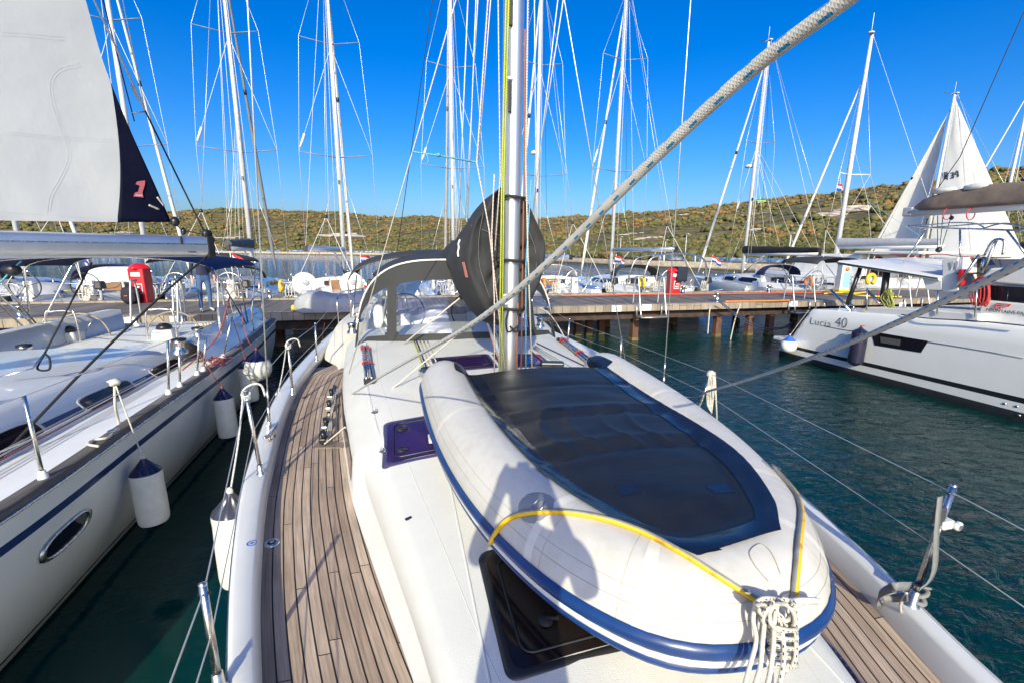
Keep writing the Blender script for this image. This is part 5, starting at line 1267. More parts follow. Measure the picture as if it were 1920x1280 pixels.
s1 = over([(934, 996), (948, 979), (972, 966), (1005, 962), (1060, 963), (1130, 975), (1200, 999), (1270, 1035), (1340, 1078), (1400, 1115), (1446, 1140)], 0.011)
s1 = [s1[0]+Vector((-0.02, 0.02, -0.06))]+s1
s2 = over([(1462, 866), (1484, 884), (1497, 915), (1499, 960), (1495, 1020), (1488, 1080), (1483, 1128)], 0.011)
s2 = [s2[0]+Vector((0.05, 0.06, -0.03))]+s2
for s_, lab in ((s1, 'yellow and grey sheathed lashing across the left side of the dinghy bow'), (s2, 'yellow and grey sheathed lashing on the right side of the dinghy bow')):
    tag(MB().tube(catmull(s_, 8), 0.0115, 12).build('lashing_strap', sheath), lab, 'lashing', 'lashings over the dinghy')
# ---- coiled painter hanging from the dinghy bow
knot = hit(bv_all, 1452, 1128, 0.02)[0]
coil = wthing('coiled_rope', 'hank of white black flecked rope hanging from the dinghy bow', 'rope', tuple(knot))
yk = knot.y-0.02
def P(px, py, dy=0.0): return onY(px, py, yk+dy)
rr_ = 0.0068
strands = [[(1440, 1120), (1420, 1128), (1412, 1160), (1418, 1200), (1405, 1250), (1392, 1300), (1378, 1345)], [(1450, 1118), (1436, 1150), (1430, 1200), (1425, 1250), (1410, 1300), (1398, 1350)], [(1460, 1122), (1452, 1160), (1450, 1210), (1444, 1260), (1432, 1310), (1424, 1350)],
           [(1472, 1128), (1482, 1160), (1486, 1205), (1480, 1240), (1468, 1262)], [(1466, 1120), (1490, 1140), (1492, 1180), (1492, 1225), (1486, 1248)], [(1448, 1125), (1462, 1165), (1470, 1215), (1466, 1258), (1455, 1310), (1450, 1350)], [(1436, 1128), (1424, 1170), (1432, 1225), (1446, 1262), (1440, 1320)]]
for k, st in enumerate(strands): MB().tube(catmull([P(a, b, -0.014*(k % 3)-0.0006*(b-1120)) for a, b in st], 6), rr_, 8).build('hanging_strand', r_black, coil)
for k in range(5):      # frapping turns
    y0 = 1172+k*17; MB().tube([P(1468+26*math.cos(a), y0+7*math.sin(a)+5*math.cos(a), -0.045-0.028*math.sin(a)) for a in [2*math.pi*q/18 for q in range(18)]], rr_, 8, closed=True).build('wrapping_turn', r_black, coil)
for k, (dx, dy, r1, r2, tw) in enumerate([(0, 0, 36, 22, 0.3), (8, 6, 30, 26, -0.5), (-6, 10, 26, 20, 0.9), (14, 14, 24, 26, 0.1)]):
    MB().tube([P(1452+dx+r1*math.cos(a), 1142+dy+r2*math.sin(a+tw), -0.02-0.018*math.sin(a*2+k)-0.012*k) for a in [2*math.pi*q/22 for q in range(22)]], rr_, 8, closed=True).build('knot_loop', r_black, coil)
# blue line lying on the deck to the right of the bow
tag(MB().tube(catmull([at(1530, 1192, 1.40), at(1560, 1215, 1.33), at(1585, 1245, 1.30), at(1612, 1285, 1.29), at(1630, 1330, 1.30)], 8), 0.008, 8).build('deck_line', r_navy), 'dark blue line on the foredeck right of the dinghy bow', 'rope')
# ---- genoa sheets running aft from the clew over the camera
def sheet(name, pts, lab, r_):
    return tag(MB().tube(catmull(pts, 14), r_, 14).build(name, r_blue), lab, 'rope', 'genoa sheets')
pp = []
for px, py in [(1660, -62), (1585, 0), (1400, 139), (1225, 300), (1052, 470), (950, 560), (870, 617), (790, 662), (720, 702), (645, 747)]:
    D = 0.423/((px-960)/853.3+0.441) if px > 645 else 5.35
    pp.append(atD(px, py, min(D, 5.35)))
sheet('genoa_sheet', pp, 'thick white blue flecked sheet running diagonally across the whole view', 0.0070)
Eq = Vector((2*XC-at(645, 747, 1.36).x, 5.2, 1.36))
q0 = atD(1950, 476, 0.86); pp = [atD(1950, 476, 0.86), atD(1925, 490, 0.88)]
e_ = onY(1285, 744, 4.9); D1 = (e_-EYE).dot(ray(960, 640).normalized())
for px, py, D in [(1800, 551, 1.06), (1700, 597, 1.26), (1600, 640, 1.56), (1500, 678, 2.0), (1400, 712, 2.75), (1330, 732, 3.6)]: pp.append(atD(px, py, D))
pp += [e_, Eq]
sheet('genoa_sheet', pp, 'blue flecked sheet passing in front of the catamaran on the right', 0.0086)
# ---- fenders
def fender(top, r_, L_, cap, lab, rope_to, rope_m=r_plain, body=None, grp='fenders', ball=False, tilt=(0, 0)):
    body = body or fendw; top = Vector(top); t_ = wthing('fender', lab, 'fender', tuple(top), grp); ax = Vector((tilt[0], tilt[1], -1)).normalized()
    if ball:
        prof = [(0.012, 0.0), (0.03, 0.03), (0.04, 0.06)]; MB().lathe([(0.02, 0), (0.035, 0.02), (0.05, 0.06), (r_*0.62, 0.12), (r_*0.80, 0.16)], 22, axis=ax, origin=top).build('cap', cap, t_)
        MB().lathe([(r_*0.78, 0.155), (r_*0.95, 0.22), (r_, 0.155+r_*0.62), (r_*0.95, 0.155+r_*1.0), (r_*0.75, 0.155+r_*1.35), (r_*0.4, 0.155+r_*1.58), (0, 0.155+r_*1.65)], 26, axis=ax, origin=top).build('body', body, t_)
    else:
        rows = []; e1 = ax.orthogonal().normalized(); e2 = ax.cross(e1)
        for rr0, h, rib in ((0.018, 0, 0), (0.030, 0.02, 0), (0.045, 0.05, .18), (r_*0.62, 0.09, .12), (r_*0.93, 0.125, .04), (r_, 0.14, 0)):
            rows.append([top+ax*h+(e1*math.cos(a)+e2*math.sin(a))*rr0*(1+rib*math.cos(8*a)) for a in [2*math.pi*k/48 for k in range(48)]])
        MB().grid(rows, closed=True).build('cap', cap, t_)
        MB().lathe([(r_*1.0, 0.137), (r_*1.012, 0.17), (r_*0.99, 0.23), (r_, 0.30), (r_*1.01, 0.17+L_*0.5), (r_, 0.17+L_-0.06), (r_*0.97, 0.17+L_-0.02), (r_*0.9, 0.17+L_)], 28, axis=ax, origin=top).build('body', body, t_)
        MB().lathe([(r_*0.91, 0.168+L_), (r_*0.7, 0.2+L_), (r_*0.3, 0.235+L_), (0.02, 0.25+L_)], 24, axis=ax, origin=top).build('end_cap', cap, t_)
    if rope_to is not None:
        pts = [Vector(q) for q in rope_to]+[top+Vector((0, 0, -0.01))]
        MB().tube(catmull(pts, 5) if len(pts) > 2 else pts, 0.0065, 8).build('lanyard', rope_m, t_)
        lump(tuple(top+Vector((0, 0, 0.01))), (0.022, 0.022, 0.03), 0.3, 2, 1).build('knot', rope_m, t_)
    return t_
capg = mat('grey_navy_cap', (0.035, 0.038, 0.055), 0.3, var=0.2)
f1 = onX(431, 922, XC-RO(2.9)-0.13)
fender(f1, 0.125, 0.50, capg, 'dirty white fender with dark grey cap in front of the near stanchion', [lw[1][0]+Vector((-0.01, -0.02, 0.02)), lw[1][0].lerp(f1, 0.5)], r_blue, grp='fenders on the near yacht')
f2 = onX(520, 741, XC-RO(4.6)-0.10)
fender(f2, 0.115, 0.55, navyp, 'white fender with blue cap behind the near yacht shroud', [lw[2][0]+Vector((-0.01, -0.02, 0.02)), lw[2][0].lerp(f2, 0.5)], r_blue, grp='fenders on the near yacht')
f3 = onX(606, 646, XC-RO(7.4)-0.10)
fender(f3, 0.115, 0.5, navyp, 'white fender with blue cap by the near yacht stern quarter', [onX(609, 605, f3.x+0.05), f3+Vector((0, 0, 0.2))], r_pink, grp='fenders on the near yacht')
for st in (1, 2):
    c = lw[st][0]; MB().tube(catmull([c+Vector((-0.03, 0, 0.0)), c+Vector((0.0, -0.02, 0.05)), c+Vector((0.05, 0, 0.075)), c+Vector((0.10, 0.01, 0.06)), c+Vector((0.12, 0.01, -0.02))], 6), 0.008, 8).build('lanyard_tail', r_blue, yacht)
    for q in range(3): MB().tube([c+Vector((0.026*math.cos(a), 0.026*math.sin(a), 0.012*q-0.02+0.01*math.sin(a))) for a in [2*math.pi*k/14 for k in range(14)]], 0.008, 7, closed=True).build('clove_hitch', r_blue, yacht)
# ================================================================== the yacht on the left (same heading)
LC = -4.45                          # its centreline
ly = wthing('sailing_yacht', 'white sailing yacht on the left with blue hull stripes and half hoisted mainsail', 'yacht', (LC, 5.0, 0))
LR = smooth_tab([(-3.5, 0.02), (-2.5, 0.55), (-1.0, 1.2), (0.5, 1.68), (2.0, 1.96), (3.2, 2.07), (5.0, 2.02), (7.0, 1.97), (9.0, 1.92), (11.2, 1.75)])
LZ = smooth_tab([(-3.5, 1.62), (0, 1.48), (3, 1.41), (7, 1.39), (11.2, 1.42)])
ys = [-3.5+14.7*i/90 for i in range(91)]
def lside(y, z):     # half breadth at height z
    r_ = LR(y); t = (LZ(y)-z)/LZ(y)
    return max(0.0, r_*(1-0.02*t-0.22*t**2.2)-0.0)
m_ = MB(); rows = []
zs = [1.0, .93, .86, .815, .62, .45, .3, .21, .13, .10, 0.02, -.1, -.35]
for y in ys:
    Z = LZ(y); hs_ = [(lside(y, Z*k), Z*k) for k in zs]
    rows.append([(LC-o, y, z) for o, z in hs_]+[(LC+o, y, z) for o, z in hs_[::-1]])
m_.grid(rows); m_.poly(rows[-1])
n = len(zs)
for fi, f in enumerate(m_.f[:-1]):
    j = fi % (2*n-1); j = j if j < n else 2*n-2-j
    m_.mi[fi] = {1: 0, 2: 1, 8: 1, 10: 2, 11: 2, 12: 2}.get(j, 0)
m_.build('hull', [hullcream, bluestripe, antifoul], ly)
# toe rail: weathered teak cap over a metal strip
for s in (-1, 1):
    rows = []; uv = []
    for y in ys:
        o, z = LR(y), LZ(y); rows.append([(LC+s*max(q, 0), y, zz) for q, zz in ((o+0.012, z-0.035), (o+0.012, z+0.02), (o-0.0, z+0.028), (o-0.085, z+0.028), (o-0.09, z-0.012))]); uv.append([(0, y), (.03, y), (.05, y), (.15, y), (.18, y)])
    MB().grid(rows, uv, flip=(s > 0)).build('toe_rail', teakg, ly)
    MB().tube([(LC+s*(LR(y)+0.013), y, LZ(y)-0.04) for y in ys if y > -3.2], 0.012, 6).build('rubbing_strip', steel, ly)
ldeck = mat('left_deck_gelcoat', (0.76, 0.77, 0.78), 0.45, var=0.03, vscale=4, bump=0.0012, bscale=220)
m_ = MB(); m_.grid([[(LC-LR(y)+0.085, y, LZ(y)), (LC-LR(y)*0.65, y, LZ(y)-0.07), (LC, y, LZ(y)-0.05), (LC+LR(y)*0.65, y, LZ(y)-0.07), (LC+LR(y)-0.085, y, LZ(y))] for y in ys if y > -3.0]); m_.build('deck', ldeck, ly)
# coachroof
CW = smooth_tab([(-1.6, 0.15), (-0.5, 0.75), (1.0, 1.15), (3.0, 1.38), (5.0, 1.42), (7.5, 1.42), (8.2, 1.40)])
CZ = smooth_tab([(-1.6, 1.48), (-0.5, 1.58), (1.0, 1.70), (3.0, 1.72), (5, 1.68), (7.2, 1.58), (8.2, 1.56)])
def lprof(y):
    w_, z = CW(y), CZ(y); return [(w_, LZ(y)-0.10), (w_-0.01, LZ(y)-0.07), (w_-0.075, LZ(y)*0.55+z*0.45-0.05), (w_-0.155, z-0.05), (w_-0.22, z), (w_-0.42, z+0.035), (w_*0.35, z+0.085), (0, z+0.095)]
rows = []
cy = [-1.6+0.2*i for i in range(45)]
for y in cy:
    p = lprof(y); rows.append([(LC-o, y, z) for o, z in p]+[(LC+o, y, z) for o, z in p[::-1][1:]])
m_ = MB(); m_.grid(rows); m_.poly(rows[-1]); lroof = m_.build('coachroof', gel, ly); bv_l = bvh_of(lroof)
def lwall(y, f, off=0.004):    # point on the coachroof side, f 0..1 up the side
    w_, z = CW(y), CZ(y); p = [(w_-0.01, LZ(y)-0.07), (w_-0.075, LZ(y)*0.55+z*0.45-0.05), (w_-0.155, z-0.05)]
    k = min(1.999, f*2); i = int(k); k -= i; return (p[i][0]+(p[i+1][0]-p[i][0])*k+off, p[i][1]+(p[i+1][1]-p[i][1])*k)
for s in (-1, 1):
    def strip(y0, y1, f0, f1, m, name, off=0.004, n=24, par=None):
        rows = []
        for i in range(n+1):
            y = y0+(y1-y0)*i/n; r_ = []
            for q in range(5):
                o, z = lwall(y, f0+(f1-f0)*q/4, off); r_.append((LC+s*o, y, z))
            rows.append(r_)
        return MB().grid(rows, flip=(s > 0)).build(name, m, par or ly)
    strip(0.2, 7.15, 0.26, 0.46, bluestripe, 'blue_band')
    for y0, y1 in ((3.55, 4.68), (5.22, 6.12), (6.58, 7.36)):
        # rounded slanted window with a pale frame
        def ring(g, off, n=32):
            out = []
            for k in range(n):
                a = 2*math.pi*k/n; cx = math.copysign(abs(math.cos(a))**0.35, math.cos(a)); cz_ = math.copysign(abs(math.sin(a))**0.5, math.sin(a))
                f = 0.41+0.27*cz_*g; y = (y0+y1)/2+(y1-y0)/2*cx*(1-(1-g)*0.3)-0.12*(f-0.41)*(1 if s > 0 else 1)
                o, z = lwall(y, f, off); out.append((LC+s*o, y, z))
            return out
        fo = MB().grid([ring(1.08, 0.004), ring(1.06, 0.014), ring(0.92, 0.015), ring(0.90, 0.008)], closed=True, flip=(s < 0)).build('side_window', mat('window_frame_grey', (0.45, 0.46, 0.48), 0.4), ly)
        MB().poly(ring(0.915, 0.009)).build('glass', mat('tinted_glass', (0.02, 0.012, 0.018), 0.08, var=0.4, vscale=3, spec=0.3), fo)
    # grab rail tube on the roof
    pts = [Vector((LC+s*(CW(y)-0.30), y, CZ(y)+0.085)) for y in (2.2, 3.4, 4.6)]
    MB().tube(pts, 0.014, 8).build('grab_rail', steel, ly)
    for p in pts: MB().tube([p, p-Vector((0, 0, 0.07))], 0.013, 8).build('rail_foot', steel, ly)
# oval hull portlight
def lhull(y, z, off=0.004): return Vector((LC+lside(y, z)+off, y, z))
c0 = onX(130, 1000, LC+LR(3.9)-0.04); yc, zc = c0.y, c0.z
def oval(g, off, n=36):
    out = []
    for k in range(n):
        a = 2*math.pi*k/n; out.append(lhull(yc+0.255*g*math.copysign(abs(math.cos(a))**0.8, math.cos(a)), zc+0.088*g*math.copysign(abs(math.sin(a))**0.8, math.sin(a)), off))
    return out
fo = MB().grid([oval(1.12, 0.002), oval(1.1, 0.016), oval(0.95, 0.018), oval(0.90, 0.006)], closed=True).build('hull_portlight', steel, ly)
MB().poly(oval(0.92, 0.007)).build('glass', glassd, fo)
# stanchions, lifelines on the starboard side (the side we see)
tops = []
for (bx, by), (tx, ty), nm in [((78, 905), (48, 758), 1), ((328, 755), (318, 662), 1), ((350, 742), (336, 655), 2), ((383, 720), (377, 636), 1), ((395, 712), (386, 632), 2), ((430, 668), (437, 610), 1)]:
    b = onX(bx, by, LC+LR(4)-0.05); b = Vector((LC+LR(b.y)-0.045, b.y, LZ(b.y)+0.02)); t = onY(tx, ty, b.y+0.01); t.z = b.z+0.60 if nm == 1 else t.z
    o = MB().tube([b, t], 0.0125, 10).build('stanchion', steel, ly); d = (t-b).normalized()
    MB().lathe([(0.032, 0), (0.03, 0.03), (0.022, 0.05), (0.02, 0.06), (0.014, 0.065)], 12, axis=d, origin=b).build('base_socket', gel, o)
    if nm == 1: tops.append((t, b.lerp(t, 0.5)))
for k in (0, 1): 
    pts = [Vector((LC+LR(-0.5)-0.05, -0.6, 2.05-0.3*k))]+[q[k] for q in tops]
    MB().tube(pts, 0.0042, 6).build('lifeline', wirew, ly)
for k in range(3): 
    p0 = Vector((LC+1.62-0.06*k, 1.5, LZ(2)+0.05)); p1 = Vector((LC+1.52-0.05*k, 6.3, LZ(6)+0.05)); MB().tube([p0, p1], 0.008, 6).build('deck_line', r_plain if k else r_pink, ly)
pk_ = [onX(455+q[0], 680+q[1], LC+1.75) for q in ((-60, 10), (-50, -2), (-42, 8), (-56, 14), (-40, 2), (-30, -8))]
for k in range(4): MB().tube([at(408, 678, LZ(8)+0.05)+Vector((0.16*math.cos(a+k)*(1-0.1*k), 0.3*math.sin(a)*(1-0.15*k), 0.012*k+0.02*math.sin(3*a+k))) for a in [2*math.pi*q/20 for q in range(20)]], 0.008, 6, closed=True).build('rope_coil', r_pink, ly)
MB().tube(catmull([tops[-1][0]+Vector((0, 0, 0.3)), tops[-1][0]+Vector((-0.1, -0.3, -0.2)), tops[2][1]+Vector((-0.1, 0.3, -0.1)), tops[2][1]+Vector((-0.2, 0, -0.22))], 6), 0.01, 6).build('fender_line', r_pink, ly)
# knot and tail on the guard wire
kx = onX(215, 716, LC+LR(4.9)-0.045); kz = kx
lump(tuple(kz), (0.05, 0.05, 0.035), 0.4, 2, 8).build('hitch', r_plain, ly)
MB().tube(catmull([kz, onX(216, 760, kz.x-0.02), onX(222, 795, kz.x-0.1), at(205, 818, LZ(5)+0.04), at(175, 824, LZ(5)+0.05), at(166, 832, LZ(5)+0.05), at(185, 836, LZ(5)+0.05)], 6), 0.011, 8).build('rope_tail', r_plain, ly)
# deck plate
p = at(213, 806, LZ(4.8)+0.035); MB().lathe([(0, 0.006), (0.035, 0.006), (0.045, 0)], 18, origin=p).build('deck_filler', steel, ly)
# ---- cockpit: coamings, winches, wheels, pedestals, seats
for s in (-1, 1):
    rows = []
    for i in range(12):
        y = 7.2+3.9*i/11; o = LR(y)-0.10; rows.append([(LC+s*(o-0.06), y, LZ(y)), (LC+s*(o-0.20), y, LZ(y)+0.26), (LC+s*(o-0.28), y, LZ(y)+0.31), (LC+s*(o-0.52), y, LZ(y)+0.31), (LC+s*(o-0.58), y, LZ(y)-0.3)])
    MB().grid(rows, flip=(s > 0)).build('cockpit_coaming', gel, ly)
    MB().box((LC+s*0.98, 9.4, LZ(9)-0.42), (0.6, 3.2, 0.5)).build('cockpit_seat', gel, ly, bevel=0.03)
    MB().box((LC+s*0.98, 9.4, LZ(9)-0.155), (0.5, 2.9, 0.03)).build('seat_slats', mat('varnished_slats', (0.42, 0.33, 0.23), 0.5, var=0.2, vscale=9, stretch=(8, 1, 1)), ly)
WINCH = [(0.10, 0), (0.095, 0.04), (0.065, 0.07), (0.065, 0.13), (0.085, 0.16), (0.085, 0.18), (0.05, 0.185), (0.05, 0.20), (0, 0.205)]
for px, py, w_ in ((50, 672, 1.0), (338, 662, 1.0), (373, 636, 0.9)):
    p = onX(px, py, LC+1.5) if px > 100 else onY(px, py, 7.9); wo = MB().lathe([(r_*w_, h*w_) for r_, h in WINCH], 22, origin=p).build('winch', steel, ly); MB().lathe([(0.088*w_, 0.165*w_), (0.088*w_, 0.195*w_), (0.04*w_, 0.2*w_)], 20, origin=p+Vector((0, 0, 0.01))).build('self_tailer', blackp, wo)
for px, py, wx in ((130, 650, -1), (312, 650, 1)):
    base = onY(px, py-14, 9.7); base.z = 0; c = Vector((base.x, 9.7, 0))
    zb = LZ(9)-0.40
    pd = MB().box((c.x, c.y, zb+0.20), (0.42, 0.4, 0.62), taper=0.78).build('helm_pedestal', gel, ly, bevel=0.04)
    MB().lathe([(0.10, 0), (0.13, 0.02), (0.12, 0.07), (0.07, 0.11), (0, 0.125)], 20, origin=(c.x, c.y-0.02, zb+0.50)).build('compass', blackp, pd)
    MB().lathe([(0, 0.01), (0.07, 0.008), (0.075, 0)], 18, axis=(0, -1, 0), origin=(c.x, c.y-0.19, zb+0.22)).build('instrument', blackp, pd)
    MB().tube(catmull([(c.x-0.24, c.y-0.15, zb-0.1), (c.x-0.22, c.y-0.12, zb+0.78), (c.x-0.12, c.y-0.1, zb+0.88), (c.x+0.12, c.y-0.1, zb+0.88), (c.x+0.22, c.y-0.12, zb+0.78), (c.x+0.24, c.y-0.15, zb-0.1)], 6), 0.016, 8).build('grab_hoop', steel, ly)
    wc = Vector((c.x, c.y+0.32, zb+0.32)); wo = MB().tube([wc+Vector((0.46*math.cos(a), 0.05*math.sin(a), 0.46*math.sin(a))) for a in [2*math.pi*k/36 for k in range(36)]], 0.016, 8, closed=True).build('steering_wheel', mat('wheel_leather', (0.30, 0.25, 0.2), 0.6), ly)
    for k in range(6): a = math.pi*k/3; MB().tube([wc, wc+Vector((0.46*math.cos(a), 0.05*math.sin(a), 0.46*math.sin(a)))], 0.007, 6).build('spoke', steel, wo)
MB().box((LC+0.1, 8.7, 1.10), (0.42, 1.0, 0.5), taper=0.9).build('cockpit_table', gel, ly, bevel=0.03)
# pushpit at the quarter, gantry plate, folded ropes
pp = MB(); x1 = LC+1.62
pp.tube(catmull([(x1+0.12, 9.6, 1.42), (x1+0.12, 9.65, 2.0), (x1+0.08, 10.5, 2.04), (x1-0.1, 11.1, 2.04), (x1-0.7, 11.2, 2.04), (x1-0.7, 11.2, 1.42)], 6), 0.0125, 8); pp.tube([(x1+0.1, 9.65, 1.72), (x1+0.06, 10.5, 1.72), (x1-0.1, 11.1, 1.72)], 0.01, 8); pp.tube([(x1-0.02, 10.8, 1.42), (x1-0.02, 10.85, 2.04)], 0.0125, 8); pp.build('pushpit', steel, ly)
MB().box(onX(417, 600, x1+0.1), (0.03, 0.4, 0.42), rot=Matrix.Rotation(0.1, 3, 'Z')).build('outboard_pad', vinylw, ly, bevel=0.008)
for px, py, m in ((378, 606, r_plain), (388, 606, r_plain), (150, 612, greyc), (165, 614, r_plain), (135, 614, r_plain)):
    c = onY(px, py, 10.9)
    for k in range(5): MB().tube(catmull([c+Vector((0.05*k-0.1, 0.02*k, 0)), c+Vector((0.05*k-0.12, 0.02*k, -0.28)), c+Vector((0.05*k-0.08, 0.02*k+0.03, -0.40)), c+Vector((0.05*k-0.05, 0.02*k, -0.26))], 5, True), 0.014, 6, closed=True).build('hung_coil', r_plain, ly)
# ---- navy bimini on its hoops
rows = []
for j in range(13):
    v = j/12; y = 8.35+2.35*v
    rows.append([(LC+1.62*math.sin(a)*(1.0), y, 2.36+0.50*math.cos(a)**0.34+0.04*math.sin(math.pi*v)) for a in [R(-80+160*i/34) for i in range(35)]])
o = MB().grid(rows).build('bimini_top', navy, ly); md = o.modifiers.new('thick', 'SOLIDIFY'); md.thickness = 0.014
for y0, fy in ((8.4, 9.4), (9.5, 9.5), (10.65, 9.7)):
    hoop = [(LC+1.63*math.sin(a), y0, 2.345+0.50*math.cos(a)**0.34) for a in [R(-80+160*i/24) for i in range(25)]]
    MB().tube([(LC-1.68, fy, 1.6)]+hoop+[(LC+1.68, fy, 1.6)], 0.014, 8).build('bimini_hoop', steel, ly)
# ---- boom, mainsail hoisted to the first spreaders, swung to our side
bd = Vector((math.sin(R(38.2)), math.cos(R(38.2)), 0))         # boom heading
KD = 5.75
bE = atD(385, 463, KD); bE0 = bE.copy()
bl = 4.3; bS = bE-bd*bl; bS.z = bE.z+0.0
# slight rise so that the boom sits as in the picture
side_n = Vector((bd.y, -bd.x, 0))
bh, bw_ = 0.125, 0.075
rows = []
for t in (0, 0.5, 1):
    c = bS.lerp(bE, t); ring = []
    for k in range(20):
        a = 2*math.pi*k/20; ring.append(c+side_n*bw_*math.copysign(abs(math.sin(a))**0.6, math.sin(a))+Vector((0, 0, bh*math.copysign(abs(math.cos(a))**0.75, math.cos(a)))))
    rows.append(ring)
bo = MB().grid(rows, closed=True); boom = bo.build('boom', alu, ly)
MB().tube([bS+side_n*0.077+Vector((0, 0, 0.03)), bE+side_n*0.077+Vector((0, 0, 0.03))], 0.006, 6).build('boom_groove', steel, boom)
MB().box(bE+bd*0.03, (0.16, 0.10, 0.27), rot=Matrix.Rotation(-R(38.2), 3, 'Z')).build('boom_end', blackp, boom, bevel=0.02)
MB().lathe([(0, -0.03), (0.05, -0.03), (0.055, 0), (0.05, 0.03), (0, 0.03)], 14, axis=side_n, origin=bE+bd*0.04+Vector((0, 0, 0.16))).build('outhaul_sheave', blackp, boom)
t_e = bE-bd*0.32+side_n*0.0785; MB().box(t_e+Vector((0, 0, 0.07)), (0.004, 0.025, 0.09), rot=Matrix.Rotation(-R(38.2), 3, 'Z')).build('boom_mark', ink, boom)
text('boom_lettering', 'seldén'.replace('é', 'e'), 0.034, ink, t_e+bd*0.06-Vector((0, 0, 0.075))+side_n*0.002, (R(90), 0, R(90-38.2)), boom, sx=1.1)
# gooseneck mast of this yacht, outside the picture on the left
lm = MB(); lm.grid([[(bS.x-bd.x*0.12+0.10*math.cos(a), bS.y-bd.y*0.12+0.13*math.sin(a), z) for a in [2*math.pi*k/18 for k in range(18)]] for z in (1.95, 6, 11, 17)], closed=True); lm.build('mast', alu, ly)
# sail plane runs along the boom; points of the leech from the picture
def onsail(px, py):
    d = ray(px, py); t = (bS-EYE).dot(side_n)/d.dot(side_n); return EYE+d*t
clew = onsail(322, 417); l1 = onsail(208, 145); l2 = onsail(165, 0)
tack = bS+bd*0.1+Vector((0, 0, 0.26))
def su(p): return (p-bS).dot(bd), p.z
(uc, zc_), (u1, z1), (u2, z2) = su(clew), su(l1), su(l2)
LEE = smooth_tab([(zc_, uc), (z1, u1), (z2, u2), (z2+(z2-z1)*1.6, u2+(u2-u1)*1.65), (z2+(z2-z1)*3.4, max(0.1, u2+(u2-u1)*3.2))])
ztop = z2+(z2-z1)*3.2; 
pn_t = onsail(210, 145); pn_b = onsail(226, 413); (up_t, zp_t), (up_b, zp_b) = su(pn_t), su(pn_b)
def foot(u): return tack.z+(zc_-tack.z)*max(0, u)/uc-0.06*math.sin(math.pi*min(1, max(0, u/uc)))
def sailpt(u, z):
    k = max(0, min(1, u/uc)); h = (z-zc_)/(ztop-zc_)
    belly = 0.16*math.sin(math.pi*min(1, max(0, k)))*(1-0.6*h)+0.012*noise.noise(Vector((u*2.0, z*1.5, 2)))+0.012*math.sin(u*9+z*3)*max(0, 1-(z-zc_)*1.5)
    p = bS+bd*u-side_n*belly; return Vector((p.x, p.y, z))
def pan_u(z):     # inner edge of the dark leech panel
    k = (z-zp_b)/(zp_t-zp_b); return up_b+(up_t-up_b)*k+0.05*math.sin(math.pi*k)
NZ = 60; rowsA = []; rowsB = []
for i in range(NZ+1):
    z = zc_+(ztop-zc_)*(i/NZ)**1.2; le = LEE(z); ri = max(pan_u(z), 0) if z < zp_t else le
    ri = min(ri, le)
    a_ = []; b_ = []
    for j in range(31):
        u = ri*j/30; zz = z
        if i == 0: zz = foot(u)
        a_.append(sailpt(u, zz))
    rowsA.append(a_)
    if z <= zp_t+0.02:
        for j in range(13): u = ri+(le-ri)*j/12; b_.append(sailpt(u, foot(u) if i == 0 else z))
        rowsB.append(b_)
def sail_mat(name, c, c2):
    m = bpy.data.materials.new(name); m.use_nodes = True; n = m.node_tree.nodes; L = m.node_tree.links; b = n['Principled BSDF']; o = n['Material Output']
    tc = n.new('ShaderNodeTexCoord'); nz = n.new('ShaderNodeTexNoise'); nz.inputs['Scale'].default_value = 1.6; nz.inputs['Detail'].default_value = 6; L.new(tc.outputs['Object'], nz.inputs['Vector'])
    cr = n.new('ShaderNodeValToRGB'); cr.color_ramp.elements[0].position = 0.3; cr.color_ramp.elements[0].color = (*c2, 1); cr.color_ramp.elements[1].position = 0.7; cr.color_ramp.elements[1].color = (*c, 1); L.new(nz.outputs[0], cr.inputs[0]); L.new(cr.outputs[0], b.inputs['Base Color']); b.inputs['Roughness'].default_value = 0.6; b.inputs['Specular IOR Level'].default_value = 0.25
    tr = n.new('ShaderNodeBsdfTranslucent'); L.new(cr.outputs[0], tr.inputs[0]); mx = n.new('ShaderNodeMixShader'); mx.inputs[0].default_value = 0.35; L.new(b.outputs[0], mx.inputs[1]); L.new(tr.outputs[0], mx.inputs[2]); L.new(mx.outputs[0], o.inputs[0])
    bp = n.new('ShaderNodeBump'); bp.inputs['Distance'].default_value = 0.02; L.new(nz.outputs[0], bp.inputs['Height']); L.new(bp.outputs[0], b.inputs['Normal']); return m
sailw = sail_mat('sailcloth', (0.84, 0.83, 0.79), (0.77, 0.76, 0.72)); 
sl_ = MB().grid(rowsA).build('mainsail', sailw, ly)
dkp = mat('navy_sailcloth', (0.004, 0.005, 0.020), 0.7, spec=0.12, var=0.2, vscale=4, bump=0.01, bscale=5)
o = MB().grid(rowsB).build('leech_panel', dkp, sl_); md = o.modifiers.new('thick', 'SOLIDIFY'); md.thickness = 0.006
bv_s = bvh_of(sl_, o)
def ons(pts, off=0.008):
    out = []
    for px, py in pts:
        p, n_ = hit(bv_s, px, py, off)
        if p is not None: out.append(p)
    return out
stitch = mat('sail_stitching', (0.58, 0.58, 0.57), 0.7)
